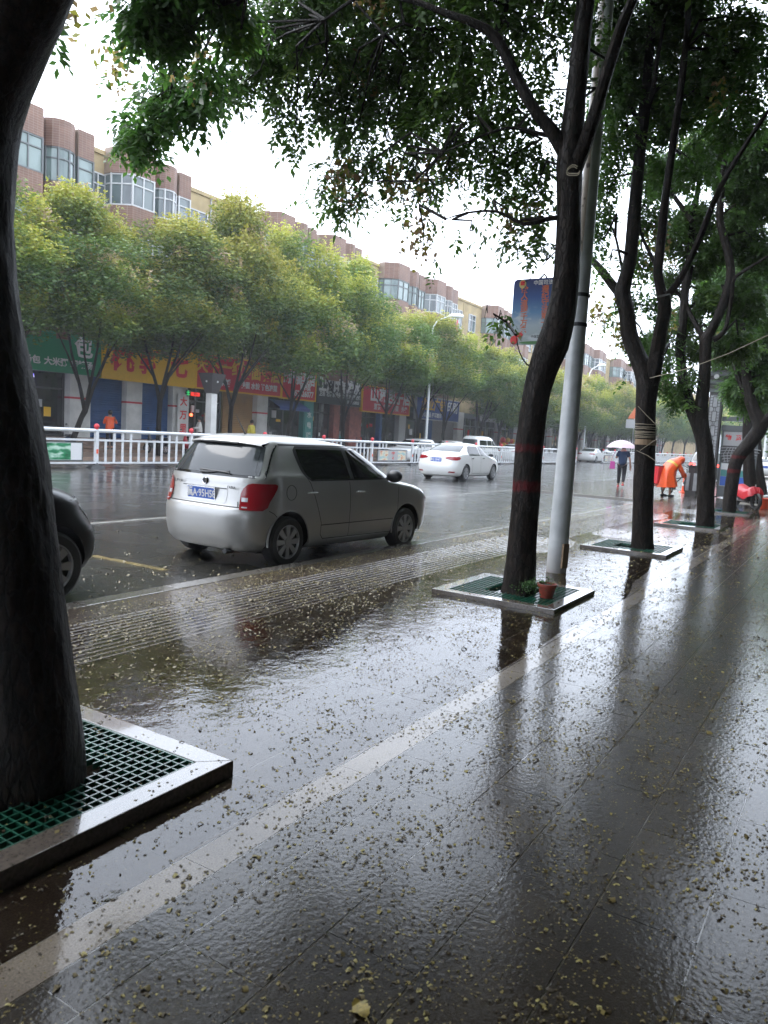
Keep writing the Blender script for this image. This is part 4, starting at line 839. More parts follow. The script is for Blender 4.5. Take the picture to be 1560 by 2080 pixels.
def flat_window(bld, bx, x, z, w_, h, fk='frame_white', pk='pane_dark'):
    key = (round(w_, 2), round(h, 2), fk, pk)
    if key not in wincache:
        f = MB()
        for a in (0, w_/2, w_): f.b2(a-.03, a+.03, -.05, .04, 0, h)
        for a in (0, h*.68, h): f.b2(.03, w_-.03, -.045, .035, a-.03, a+.03)
        g = MB(); g.b2(.02, w_-.02, .0, .03, .02, h-.02); s = MB(); s.b2(-.08, w_+.08, -.1, .02, -.1, -.035)
        wincache[key] = (f.mesh('window_frame', M[fk]), g.mesh('window_pane', M[pk]), s.mesh('window_sill', M['concrete']))
    a, b_, c = wincache[key]
    o = link('window', a, bld, (x-bx, -.03, z)); link('pane', b_, o, (0, 0, 0)); link('sill', c, o, (0, 0, 0))
def building(x0, x1, label, pairs, wins, framek=('frame_grey', 'frame_white'), name='apartment_building'):
    t = empty(name, (x0, YW, 0), 0, label, 'building')
    b = MB(); b.b2(0, x1-x0, 0, 11, 3.9, 13.75); b.b2(0, x1-x0, .35, 11, -.2, 3.9); b.b2(0, x1-x0, -.08, .3, 13.752, 13.95); b.build('wall', M['wall_ochre'], t)
    for k, (x, sz) in enumerate(pairs):
        fk = framek[k % 2]; pk = ('pane_green', 'pane_dark')[k % 2]
        fl = (11.5, 8.75, 6.0)
        bay(t, x0, 'hex', x, 2.35*sz, 1.4, fl[:1], fk, pk); bay(t, x0, 'round', x+2.36*sz, 1.45*sz, 1.2, fl[:1], fk, pk); bay(t, x0, 'box', x+3.82*sz, .8*sz, .9, fl[:1], fk, pk)
        for o in [q for q in KIDS[t.name][-12:] if q.name in KIDS]:
            kids = KIDS[o.name]
            for z in (8.75, 6.0):
                for c in kids[:2]:
                    q = c.copy(); col.objects.link(q); q.location = (0, 0, z)
                    if z == 8.75 and c.name.startswith('window_frame') and fk == 'frame_grey' and False: pass
    for x, z, w_, h in wins: flat_window(t, x0, x, z, w_, h)
    # roof tank / pipes
    for x in np.arange(x0+4.2, x1, 15.5): b = MB(); b.tube([(x-x0, -.07, 4.2), (x-x0, -.07, 13.7)], .05, 7); b.build('drainpipe', M['grey_metal'], t)
    return t
FL = (11.35, 8.6, 5.85)
def wl(xs, w_=1.35, h=1.5): return [(x, z, w_, h) for x in xs for z in FL]
building(-4, 31.9, 'ochre flats with brick red bay stacks above the green and yellow shop signs', [(2.0, 1), (8.2, 1), (18.35, 1.02), (24.3, 1)], wl([23.25, 29.6, 14.2])+wl([0]))
building(32.0, 62.6, 'ochre flats with red bays and white framed glazing above the black and red shop signs', [(35.0, 1), (40.4, .95), (48.4, 1.2), (54.4, 1.15)], wl([33, 39.75, 45.4, 46.9, 61.0, 54.0]))
building(62.7, 92, 'pale flats with bay stacks between the curved lamp head and the blue banner', [(66.5, 1.1), (72.0, 1.0), (82, 1), (87.3, 1)], wl([63.8, 78, 80]))
building(92.1, 150, 'farther flats with patchy red tiled bays above the hazy trees right of the lamp post', [(93.5, 1.25), (99.5, 1.2), (110, 1.1), (116, 1), (128, 1), (134, 1)], wl([106, 124]))
building(150.1, 330, 'dim far building closing the row of shops down the street', [(160, 1.3), (185, 1.3), (210, 1.3), (240, 1.3)], [])
def roofbits():
    t = empty('air_conditioner', (64.2, YW-.3, 9.2), 0, 'white air conditioner unit hung on the pale wall under a far window', 'air conditioner')
    b = MB(); b.b2(0, 1.0, -.35, .1, 0, .75); b.build('casing', M['frame_white'], t, bevel=.02)
    b = MB(); b.lathe([(.0, 0), (.28, 0), (.28, -.02), (.05, -.03)], (.4, -.36, .38), 16, 'y'); b.build('fan_grille', M['frame_dark'], t)
roofbits()
b = MB(); b.b2(0, .5, 0, .06, 0, 2.6); o = b.build('red_streamer', M['sign_red']); o.location = (60.3, 30.9, 9.2); tag(o, 'narrow red cloth hanging beside a far window right of the street lamp head', 'streamer')
# ground floor: pillars, roller doors, glass fronts, one thing per shop
def pillar(x, w_, t, bx, k='plaster_white'):
    b = MB(); b.b2(0, w_, -.5, .3, FZ-.6, 3.9); o = b.build('pillar', M[k], t, loc=(x-bx, 0, 0))
    if k == 'plaster_white':
        b = MB(); b.b2(-.006, w_+.006, -.507, .1, 2.35, 2.44); b.build('red_stripe', M['stripe_red'], o)
def shutter(x, w_, t, bx, k, z1=3.6):
    b = MB(); nn = int((z1-FZ)/.11)
    for i in range(nn): z = FZ+.11*i; b.add([(0, 0, z), (w_, 0, z), (w_, -.018, z+.04), (0, -.018, z+.04), (w_, -.018, z+.075), (0, -.018, z+.075), (w_, 0, z+.11), (0, 0, z+.11)], [(0, 1, 2, 3), (3, 2, 4, 5), (5, 4, 6, 7)])
    o = b.build('roller_shutter', M[k], t, loc=(x-bx, -.12, 0)); b = MB(); b.b2(0, w_, -.02, .18, z1, 3.9); b.build('shutter_box', M['frame_grey'], o)
def glassfront(x, w_, t, bx, fr='frame_dark', n=3, pk='pane_shop', stock=True):
    b = MB(); b.b2(0, w_, .05, .08, FZ, 3.5); o = b.build('shop_window', M[pk], t, loc=(x-bx, -.1, 0))
    b = MB()
    for i in range(n+1): b.b2(w_*i/n-.035, w_*i/n+.035, -.02, .05, FZ, 3.5)
    for z in (FZ+.05, 2.75, 3.48): b.b2(0, w_, -.015, .045, z-.04, z+.04)
    b.b2(0, w_, -.01, .2, 3.521, 3.9); b.build('window_frame', M[fr], o)
    if stock:   # goods and bills behind or on the glass
        for i in range(n):
            for _ in range(2):
                c = rnd.choice(['txt_red', 'sign_grey', 'shop_teal', 'sign_yellow', 'cardboard', 'txt_white']); a = rnd.uniform(.1, w_-.5); z = rnd.uniform(FZ+.1, 2.2); h = rnd.uniform(.15, .5)
                q = MB(); q.b2(a, a+rnd.uniform(.15, .45), .02, .045, z, z+h); q.build('window_bill', M[c], o)
def shop(name, x0, x1, label, items):
    t = empty(name, (x0, YW-.35, 0), 0, label, 'shop')
    for it in items:
        k = it[0]
        if k == 'p': pillar(it[1], it[2], t, x0, *(it[3:]))
        elif k == 's': shutter(it[1], it[2], t, x0, it[3])
        elif k == 'g': glassfront(it[1], it[2], t, x0, *(it[3:]))
    return t
shop('shop', 14, 22.0, 'dark eatery front with a lit violet sign under the green shop board', [('p', 14, .8), ('g', 14.8, 7.2, 'frame_dark', 4)])
shop('shop', 22.0, 28.9, 'two blue roller shutters between white pillars with a red stripe', [('p', 22.05, 1.1), ('s', 23.15, 2.05, 'shutter_blue'), ('p', 25.2, .95), ('s', 26.15, 2.0, 'shutter_blue'), ('p', 28.15, 1.0)])
shop('shop', 29.15, 36, 'shop front with red lamps inside and an ochre roller door beside it', [('g', 29.15, 2.9, 'frame_grey', 3), ('s', 32.2, 2.5, 'shutter_ochre'), ('p', 34.7, .95), ('g', 35.65, .35, 'frame_dark', 1, 'pane_shop', False)])
shop('shop', 36, 40.2, 'dark open front under the red board with white lettering, blue awning over it', [('g', 36.0, 3.2, 'frame_dark', 2), ('p', 39.2, 1.0, 'shop_teal')])
shop('shop', 40.2, 45.4, 'glass front with brick posts under the black kitchen ware board', [('g', 40.2, 2.3, 'frame_dark', 2), ('p', 42.5, .7, 'shop_brick'), ('g', 43.2, 1.2, 'frame_dark', 1), ('p', 44.4, 1.5, 'shop_brick')])
shop('shop', 45.4, 53, 'bakery front with dark glass and pale posters under the red board', [('g', 45.9, 2.5, 'frame_dark', 2), ('p', 48.4, .3, 'shutter_blue'), ('g', 48.7, 2.5, 'frame_grey', 2), ('p', 51.2, 1.0, 'sign_grey')])
shop('shop', 53, 66, 'shop front with grey roller door under the dark blue boards', [('g', 53, 3, 'frame_dark', 2), ('p', 56, .6, 'shutter_blue'), ('s', 56.8, 4.5, 'shutter_grey'), ('p', 61.3, 1.2), ('g', 62.5, 3.4, 'frame_grey', 3)])
shop('shop', 66, 92, 'row of grey glazed fronts with red goods outside, beyond the white sedan', [('g', 66+5*i, 4.2, 'frame_grey', 4) for i in range(5)]+[('p', 70.2+5*i, .8) for i in range(5)])
shop('shop', 92, 150, 'dim far shop fronts under a long tan canopy beside the umbrella', [('g', 92+6*i, 5, 'frame_dark', 3) for i in range(9)]+[('p', 97+6*i, 1) for i in range(9)])
# shop boards
def board(x0, x1, z0, z1, mk_, label, frame=None, texts=(), cat='shop sign'):
    t = empty('shop_sign', (x0, 30.3, z0), 0, label, cat)
    w_, h = x1-x0, z1-z0
    b = MB(); b.b2(0, w_, 0, .22, 0, h); b.build('board', M[mk_], t)
    if frame:
        f = MB()
        f.b2(-.03, w_+.03, -.03, .2, -.04, .03); f.b2(-.03, w_+.03, -.03, .2, h-.03, h+.04); f.b2(-.03, .04, -.025, .2, .03, h-.03); f.b2(w_-.04, w_+.03, -.025, .2, .03, h-.03)
        f.build('border', M[frame], t)
    for s, size, tx, tz, mk2, sx, bold in texts:
        o = lettering(s, size, M[mk2], t, face_y(tx, -.012, tz), bold*size, sx)
    return t
board(16.8, 23.48, 3.45, 5.2, 'sign_green', 'long green shop board with white lettering, leftmost above the shops', None,
      [('小笼包 灌汤包', .36, 2.3, .42, 'txt_white', 1.15, .035), ('大米粥 胡辣汤', .36, 5.0, .42, 'txt_white', 1.1, .035), ('早', .95, 2.0, 1.2, 'txt_white', 1.1, .03), ('包', .98, 5.75, 1.15, 'txt_white', 1.0, .03)])
board(23.55, 29.45, 3.4, 5.25, 'sign_yellow', 'bright yellow shop board with big red characters above the blue shutters', None,
      [('桃', 1.35, 1.15, .98, 'txt_red', 1.05, .03), ('郭', 1.3, 2.75, .95, 'txt_red', .95, .03), ('七', 1.35, 4.75, .98, 'txt_red', .9, .035)])
board(29.5, 36.5, 3.45, 5.3, 'sign_red', 'long red shop board with yellow characters and a yellow edge behind the lantern column', 'sign_yellow',
      [('天下一绝', .92, 1.75, 1.22, 'txt_yellow', 1.0, .03), ('烩面馆店', .98, 5.15, 1.2, 'txt_yellow', .9, .04), ('炒菜 米饭', .42, 1.7, .42, 'txt_white', 1, .04), ('烩面 水饺 特色凉菜', .4, 5.05, .42, 'txt_white', .93, .04)])
board(36.6, 40.0, 3.42, 5.2, 'sign_red', 'shorter red shop board with white characters and a phone number', 'sign_yellow',
      [('浏阳蒸菜店', .82, 1.7, 1.25, 'txt_white', .78, .04), ('052626077', .5, 2.1, .36, 'txt_white', .95, .04), ('高档菜', .36, 2.3, .75, 'txt_white', 1, .04)])
board(40.25, 45.3, 3.35, 5.1, 'sign_black', 'black kitchen and bathroom shop board with white characters', None,
      [('卫浴厨电净水', .98, 2.5, 1.2, 'txt_white', .82, .045), ('卫浴 花洒 水龙头', .36, 1.35, .62, 'txt_white', .9, .03), ('热水器 净水器 烟机', .34, 3.8, .6, 'txt_white', .8, .03), ('18005368005', .3, 4.1, .25, 'txt_white', .9, .04)])
board(45.5, 52.2, 3.12, 4.95, 'sign_red', 'red shop board with white characters right of the black board', 'sign_yellow',
      [('山东包子店', 1.15, 3.9, 1.2, 'txt_white', 1.02, .04), ('豆浆', .45, 2.0, .38, 'txt_white', 1, .04), ('稀粥', .45, 3.3, .38, 'txt_white', 1, .04), ('小菜', .45, 4.6, .38, 'txt_white', 1, .04), ('外卖', .45, 5.9, .38, 'txt_white', 1, .04)])
board(53.3, 60.9, 2.98, 4.75, 'sign_blue', 'dark blue shop board with yellow and white characters behind the slim lamp post', 'sign_grey',
      [('企业广告', 1.05, 2.9, 1.15, 'txt_yellow', 1, .03), ('印刷', 1.0, 6.3, 1.1, 'txt_white', 1, .02), ('办公用品 打印复印', .42, 2.6, .35, 'txt_white', 1.0, .03)])
board(65.8, 70.5, 3.3, 5.6, 'sign_grey', 'pale grey notice board above a far shop, left of the leaning trunk', None, [('一 三', .8, 1.5, 1.5, 'sign_black', 1.2, .0), ('一 三', .6, 1.5, .6, 'sign_black', 1.4, .0)])
board(92, 112, 3.3, 4.3, 'shutter_ochre', 'long tan canopy fascia over the far shops left of the umbrella', None)
def plaque(name, x, y, z, w_, h, mk_, label, cat, s, size, mk2, vert=False):
    t = empty(name, (x, y, z), 0, label, cat); b = MB(); b.b2(-w_/2, w_/2, 0, .07, -h/2, h/2); b.build('panel', M[mk_], t)
    if vert:
        for i, c in enumerate(s): lettering(c, size, M[mk2], t, face_y(0, -.01, h/2-(i+.6)*h/len(s)), .03*size)
    else: lettering(s, size, M[mk2], t, face_y(0, -.01, 0), .03*size)
plaque('led_sign', 20.05, 30.7, 3.05, .62, .5, 'led_violet', 'small glowing violet sign inside the eatery at far left', 'light sign', '早点', .34, 'led_white')
plaque('led_sign', 29.05, 30.4, 3.12, .22, .36, 'sign_black', 'small glowing green sign above the white pillar', 'light sign', '士', .26, 'led_green')
plaque('led_sign', 29.6, 30.4, 3.1, .6, .2, 'led_red', 'small red light strip beside the green light sign', 'light sign', '营业', .15, 'sign_red')
plaque('hanging_banner', 28.75, 30.4, 2.0, .75, 2.1, 'plaster_white', 'tall white hanging board with red characters beside the red lamps', 'sign', '大万里', .5, 'txt_red', True)
plaque('poster_panel', 39.7, 30.5, 1.9, .8, 2.0, 'shop_teal', 'tall teal poster panel beside the dark open shop', 'poster', '水电暖', .45, 'txt_white', True)
for k, x in enumerate((29.75, 30.6)):
    t = empty('red_lamp', (x, 30.85, 2.0), 0, ['brighter red lamp glowing in the shop window', 'dimmer red lamp right of the brighter one in the shop window'][k], 'lamp'); b = MB(); b.ball((0, 0, 0), .09-.02*k, 10, 7); b.build('glass', M['lamp_glow' if k == 0 else 'tail_red'], t)
    b = MB(); b.tube([(0, 0, .05), (0, 0, 1.3)], .008, 5); b.build('cord', M['cable'], t)
b = MB(); b.add([(36.1, 0, 0), (39.1, 0, 0), (39.1, -.9, -.45), (36.1, -.9, -.45), (36.1, -.92, -.62), (39.1, -.92, -.62)], [(0, 1, 2, 3), (3, 2, 5, 4)]); b.b2(36.1, 39.1, -.93, -.9, -.48, -.44)
o = b.build('shop_awning', M['sign_blue']); o.location = (0, 30.9, 3.3); tag(o, 'faded blue awning over the dark open shop', 'awning')
# near-side shop building behind and right of the camera (out of view, added to block low sky and darken the pavement)
nb = empty('unseen_near_building', (0, -5.2, 0), 0, 'shop building on the near side of the pavement, behind the camera', 'building')
b = MB(); b.b2(-40, 140, -8, 0, -.3, 13); b.build('wall', M['near_wall'], nb); b = MB(); b.b2(-40, 42, 0, 1.6, 3.1, 3.35); b.build('canopy', M['near_wall'], nb)
for k in range(10):
    b = MB(); b.b2(-18+6*k, -13.6+6*k, .01, .05, .1, 2.9); b.build('shop_window', M['pane_shop'], nb)
# ================================================================== MEDIAN RAILING
fence = empty('median_railing', (0, 21, ROAD), 0, 'white steel railing with red ball caps and poster panels along the middle of the road', 'railing')
P0, SP = 16.16, 4.12
pm = MB(); pm.box((0, 0, .68), (.11, .11, 1.16)); post_me = pm.mesh('post', M['white_paint'])
cb = MB(); cb.lathe([(.055, 0), (.06, .03), (.03, .04)], (0, 0, 1.26), 12); cb.ball((0, 0, 1.36), .088, 12, 8); cap_me = cb.mesh('post_cap', M['red_plastic'], True)
bb = MB(); bb.box((0, 0, .05), (.62, .3, .1), 0, .55); bb.lathe([(.09, .1), (.06, .17)], (0, 0, 0), 10); base_me = bb.mesh('post_base', M['black_rubber'])
ok_ = MB(); ok_.box((0, -.058, .55), (.08, .006, .14)); refl_me = ok_.mesh('reflector', M['plastic_orange'])
pk = MB(); pk.box((0, 0, .53), (.065, .05, .70)); pick_me = pk.mesh('picket', M['white_paint'])
sb_ = MB(); sb_.box((0, 0, 1.05), (.075, .05, .22)); stub_me = sb_.mesh('picket', M['white_paint'])
tr = MB(); tr.lathe([(.062, .055), (.062, SP-.055)], (0, 0, 1.215), 10, 'x'); top_me = tr.mesh('top_rail', M['white_paint'], True)
mr = MB(); mr.b2(.055, SP-.055, -.03, .03, .88, .945); mid_me = mr.mesh('middle_rail', M['white_paint']); br_ = MB(); br_.b2(.055, SP-.055, -.03, .03, .15, .205); bot_me = br_.mesh('bottom_rail', M['white_paint'])
def m_landscape(name, c0, c1, c2):
    m, n, b_, o = newmat(name); t = N(n, 'ShaderNodeTexNoise'); t.inputs['Scale'].default_value = 2.2; t.inputs['Detail'].default_value = 7; n.links.new(coords(n, 'Object', (1, 1, 2.6)), t.inputs[0])
    n.links.new(ramp(n, t.outputs[0], [(.36, c0), (.5, c1), (.62, c2)]), b_.inputs['Base Color']); b_.inputs['Roughness'].default_value = .35; M[name] = m
m_landscape('print_green', (.01, .10, .04), (.02, .22, .09), (.45, .6, .5)); m_landscape('print_flower', (.5, .12, .04), (.6, .55, .4), (.25, .4, .42))
def poster(x, kind):
    b = MB(); L = 3.0; b.b2(0, L, -.03, .03, .24, .84); o = b.build('poster_board', M['frame_grey'], fence, loc=(x, 0, 0))
    b = MB(); b.b2(.05, L-.05, -.036, -.028, .275, .805); b.build('poster_print', M['txt_white' if kind == 0 else 'sign_grey'], o)
    if kind == 0:
        b = MB(); b.b2(1.15, 2.55, -.041, -.034, .285, .795); b.build('landscape_print', M['print_green'], o)
        lettering('讲文明树新风', .16, M['txt_red'], o, face_y(.65, -.042, .74), .003, .9, 'red_lettering'); lettering('水 广', .2, M['sign_black'], o, face_y(.55, -.042, .56), .003, .9, 'black_lettering'); lettering('福', .2, M['txt_red'], o, face_y(.95, -.042, .37), .004, .9, 'red_lettering')
    else:
        for a in (.2, 2.0):
            b = MB(); b.b2(a, a+.8, -.041, -.034, .3, .78); b.build('flower_print', M['print_flower'], o)
        lettering('中国梦', .14, M['txt_red'], o, face_y(1.5, -.042, .66), .003, .9, 'red_lettering'); lettering('福', .16, M['txt_red'], o, face_y(1.5, -.042, .4), .003, .9, 'red_lettering')
npk = 0; far_r = MB(); far_k = MB()
gap = [(66.0, 71.5)]
for k in range(-2, 40):
    x = P0+SP*k
    if 66 < x < 71: continue
    o = link('post', post_me, fence, (x, 0, 0)); 
    if x < 75: link('post_cap', cap_me, o); link('post_base', base_me, o); link('reflector', refl_me, o)
    else: link('post_cap', cap_me, o); link('post_base', base_me, o)
    if 66 < x+SP < 71: continue
    link('top_rail', top_me, fence, (x, 0, 0)); link('middle_rail', mid_me, fence, (x, 0, 0)); link('bottom_rail', bot_me, fence, (x, 0, 0))
    if k in (-1, 4, 14): poster(x+.55+(.05 if k == -1 else 0), 0 if k == -1 else 1)
    n_ = 11 if x < 50 else 18
    for j in range(n_):
        px_ = x+.36+j*(SP-.72)/(n_-1)
        isp = k in (-1, 4, 14)
        if not isp:
            if x < 50: link('picket', pick_me, fence, (px_, 0, 0)); npk += 1
            else: far_k.box((px_, 0, .53), (.05, .04, .70))
        if (j in (1, 2, 3, 7, 8, 9)) and not (isp and j in (8, 9, 7)):
            if x < 50: link('picket', stub_me, fence, (px_, 0, 0)); npk += 1
            else: far_k.box((px_, 0, 1.05), (.06, .04, .22))
tag(far_k.build('pickets', M['white_paint'], fence), kind='stuff')
# ================================================================== POLES, LAMPS, BANNER, COLUMNS
def m_pole():
    m, n, b, o = newmat('pole_paint'); c = coords(n, 'Object')
    s = N(n, 'ShaderNodeSeparateXYZ'); n.links.new(c, s.inputs[0])
    t = N(n, 'ShaderNodeTexNoise'); t.inputs['Scale'].default_value = 5; t.inputs['Detail'].default_value = 7; n.links.new(c, t.inputs[0])
    v = N(n, 'ShaderNodeTexVoronoi'); v.inputs['Scale'].default_value = 9; n.links.new(c, v.inputs[0])
    base = ramp(n, t.outputs[0], [(.3, (.42, .44, .45)), (.7, (.6, .62, .63))])
    # rust at the foot and torn, weathered bills high on one side
    mr_ = N(n, 'ShaderNodeMapRange'); mr_.inputs[1].default_value = .35; mr_.inputs[2].default_value = 0; n.links.new(s.outputs[2], mr_.inputs[0])
    ml = N(n, 'ShaderNodeMath', operation='MULTIPLY'); n.links.new(mr_.outputs[0], ml.inputs[0]); n.links.new(t.outputs[0], ml.inputs[1])
    m1 = N(n, 'ShaderNodeMix', data_type='RGBA'); n.links.new(ml.outputs[0], m1.inputs[0]); n.links.new(base, m1.inputs[6]); m1.inputs[7].default_value = (.12, .06, .035, 1)
    g = N(n, 'ShaderNodeMapRange'); g.inputs[1].default_value = 3.72; g.inputs[2].default_value = 3.8; n.links.new(s.outputs[2], g.inputs[0])
    yy = N(n, 'ShaderNodeMath', operation='GREATER_THAN'); n.links.new(s.outputs[1], yy.inputs[0]); yy.inputs[1].default_value = -.012
    vv = N(n, 'ShaderNodeMath', operation='ADD'); n.links.new(v.outputs['Distance'], vv.inputs[0]); n.links.new(t.outputs[0], vv.inputs[1])
    q = N(n, 'ShaderNodeMath', operation='MULTIPLY'); n.links.new(g.outputs[0], q.inputs[0]); n.links.new(yy.outputs[0], q.inputs[1])
    m2 = N(n, 'ShaderNodeMix', data_type='RGBA'); n.links.new(q.outputs[0], m2.inputs[0]); n.links.new(m1.outputs[2], m2.inputs[6])
    n.links.new(ramp(n, vv.outputs[0], [(.62, (.04, .03, .025)), (.8, (.3, .26, .22))]), m2.inputs[7])
    n.links.new(m2.outputs[2], b.inputs['Base Color']); b.inputs['Roughness'].default_value = .38; b.inputs['Coat Weight'].default_value = .4; M['pole_paint'] = m
m_pole()
pl = empty('lamp_post', (8.97, 3.0, 0), 0, 'thick pale grey lamp post right behind the forked trunk, carrying the blue banner', 'lamp post'); pl.rotation_euler[1] = R(-.35); pl.rotation_euler[0] = R(.5)
b = MB(); b.lathe([(.125, -.1), (.122, .0), (.118, .6), (.106, 2.2), (.097, 4), (.088, 6), (.08, 9)], (0, 0, 0), 28); b.build('pole', M['pole_paint'], pl, smooth=True)
b = MB(); b.box((-.06, -.112, .22), (.10, .03, .30), -.4); b.build('access_door', M['cardboard'], pl, bevel=.012)
for z in (2.96, 3.30):
    b = MB(); rr = .106-.004*(z-2.2); b.lathe([(rr+.003, -.022), (rr+.008, -.018), (rr+.008, .018), (rr+.003, .022)], (0, 0, z), 24); b.build('clamp_band', M['dark_metal'], pl)
bn = empty('street_banner', (8.97, 3.0, 0), 0, 'blue sky banner plate with orange slogan characters hung from the lamp post', 'banner')
def m_banner():
    m, n, b, o = newmat('banner_print'); c = coords(n, 'Object'); s = N(n, 'ShaderNodeSeparateXYZ'); n.links.new(c, s.inputs[0])
    t = N(n, 'ShaderNodeTexNoise'); t.inputs['Scale'].default_value = 5; t.inputs['Detail'].default_value = 6; n.links.new(coords(n, 'Object', (1, 1, 1.8)), t.inputs[0])
    a = N(n, 'ShaderNodeMapRange'); a.inputs[1].default_value = 2.75; a.inputs[2].default_value = 3.5; n.links.new(s.outputs[2], a.inputs[0])
    g = ramp(n, a.outputs[0], [(0, (.28, .32, .3)), (.3, (.3, .36, .4)), (.5, (.08, .2, .36)), (.75, (.02, .07, .24)), (1, (.02, .03, .13))])
    cl = N(n, 'ShaderNodeMapRange'); cl.inputs[1].default_value = .52; cl.inputs[2].default_value = .66; n.links.new(t.outputs[0], cl.inputs[0])
    lo = N(n, 'ShaderNodeMapRange'); lo.inputs[1].default_value = .62; lo.inputs[2].default_value = .4; n.links.new(a.outputs[0], lo.inputs[0])
    mu = N(n, 'ShaderNodeMath', operation='MULTIPLY'); n.links.new(cl.outputs[0], mu.inputs[0]); n.links.new(lo.outputs[0], mu.inputs[1])
    m1 = N(n, 'ShaderNodeMix', data_type='RGBA'); n.links.new(mu.outputs[0], m1.inputs[0]); n.links.new(g, m1.inputs[6]); m1.inputs[7].default_value = (.42, .46, .48, 1)
    n.links.new(m1.outputs[2], b.inputs['Base Color']); b.inputs['Roughness'].default_value = .4; M['banner_print'] = m
m_banner()
y1, y0 = .82, .09; z0, z1 = 2.74, 3.53; r = .05
pp = []
for cy0, cz0, a0 in ((y1-r, z1-r, 0), (y0+r, z1-r, 90), (y0+r, z0+r, 180), (y1-r, z0+r, 270)):
    for k in range(5): a = R(a0+22.5*k); pp.append((cy0+r*math.cos(a), cz0+r*math.sin(a)))
b = MB(); n_ = len(pp); b.add([(-.012, y, z) for y, z in pp]+[(.012, y, z) for y, z in pp], [tuple(range(n_))[::-1], tuple(range(n_, 2*n_))]+[(i, (i+1) % n_, (i+1) % n_+n_, i+n_) for i in range(n_)])
b.build('plate', M['banner_print'], bn)
for z in (2.96, 3.30):
    b = MB(); b.tube([(0.02, .09, z), (.02, y1*.9, z)], .012, 8); b.build('bracket', M['dark_metal'], bn)
b = MB(); b.tube([(0, .5, z1-.01), (0, .44, z1+.05), (0, .40, z1-.01)], .012, 6); b.build('hook', M['dark_metal'], bn)
mk('txt_orange', (.55, .13, .04), .5); mk('emblem_gold', (.5, .42, .16), .4); mk('print_tree', (.05, .16, .04), .5)
for i, c in enumerate('做人道理千万条'): lettering(c, .088, M['txt_orange'], bn, face_x(-.0145, .675-.004*i, 3.40-.0805*i), .0015, 1.1)
for i, c in enumerate('遵纪守法第一条'): lettering(c, .088, M['txt_orange'], bn, face_x(-.0145, .41-.004*i, 3.40-.0805*i), .0015, 1.1)
lettering('中国司法行政', .062, M['txt_white'], bn, face_x(-.0145, .38, 3.475), .001, 1.0); lettering('中国普法办', .036, M['sign_black'], bn, face_x(-.0145, .46, 2.835), .0005)
b = MB(); b.prism([(.045*math.cos(a), .052*math.sin(a)) for a in [R(k*20) for k in range(18)]], 0, .003); me = b.mesh('emblem', M['emblem_gold']); me.transform(face_x(-.0135, .705, 3.47)); link('emblem', me, bn)
b = MB(); b.prism([(-.024, -.02), (.024, -.02), (.027, .026), (0, .034), (-.027, .026)], 0, .003); me = b.mesh('emblem', M['txt_red']); me.transform(face_x(-.0165, .705, 3.475)); link('emblem', me, bn)
for (yy, zz, a, h, k) in ((.79, 2.79, .05, .055, 'txt_red'), (.70, 2.86, .045, .03, 'txt_red'), (.69, 2.835, .02, .025, 'leaf_yellow'), (.40, 2.765, .30, .02, 'print_tree'), (.775, 2.765, .02, .018, 'leaf_yellow')):
    b = MB(); b.prism([(a*math.cos(R(q*24)), h*math.sin(R(q*24))) for q in range(15)], 0, .002); me = b.mesh('printed_shape', M[k]); me.transform(face_x(-.0145, min(yy, y1-a-.004), max(zz, z0+h+.003))); link('printed_shape', me, bn)
def street_lamp(x, y, h, label, reach=2.2, az=0.6, s=1.0, cat='street lamp'):
    t = empty('street_lamp', (x, y, 0), az, label, cat, 'curved street lamps along the opposite side')
    b = MB(); b.tube([(0, 0, -.1), (0, 0, h*.5), (0, 0, h-.9), (.15*reach, 0, h-.35), (.55*reach, 0, h+.1)], [.10*s, .08*s, .06*s, .045*s, .04*s], 10); b.build('pole', M['pole_white'], t, smooth=True)
    b = MB(); b.tube([(.5*reach, 0, h+.08), (.62*reach, 0, h+.17), (.85*reach, 0, h+.26), (1.0*reach, 0, h+.27), (1.04*reach, 0, h+.22)], [.045*s, .12*s, .17*s, .14*s, .03*s], 12); o = b.build('lamp_head', M['lamp_head'], t, smooth=True)
street_lamp(45.9, 25.2, 9.75, 'slim white street lamp whose curved head stands out against the flats', 2.9, -.25)
street_lamp(81, 25.2, 10.1, 'farther curved street lamp head peeping over the trees right of the lamp post', 2.9, -.25)
street_lamp(74, 7.0, 9, 'pale lamp post at the right edge behind the leaning trunk', 2.5, 2.4, 1.9)
street_lamp(128, 18.5, 5, 'small pale post at the far end of the road beside the dark car', 1.5, 2.4, 1.6)
# stone lantern column by the far kerb
lc = empty('lantern_column', (24.6, 24.3, .0), 0, 'square stone column with a flared dark slate top beyond the railing', 'column')
b = MB(); b.box((0, 0, 1.45), (.34, .34, 2.9)); b.build('shaft', M['plaster_white'], lc); b = MB(); b.box((0, 0, .35), (.42, .42, .9)); b.build('plinth', M['concrete'], lc)
b = MB(); b.add([(-.2, -.2, 2.9), (.2, -.2, 2.9), (.2, .2, 2.9), (-.2, .2, 2.9), (-.42, -.42, 3.75), (.42, -.42, 3.75), (.42, .42, 3.75), (-.42, .42, 3.75)], [(3, 2, 1, 0), (4, 5, 6, 7), (0, 1, 5, 4), (1, 2, 6, 5), (2, 3, 7, 6), (3, 0, 4, 7)]); b.build('flared_top', M['frame_dark'], lc)
for xx, yy in ((0, -.36), (-.36, 0)):
    b = MB(); b.ball((xx*.9, yy*.9, 3.4), .05, 8, 6); b.build('lamp', M['txt_white'], lc)
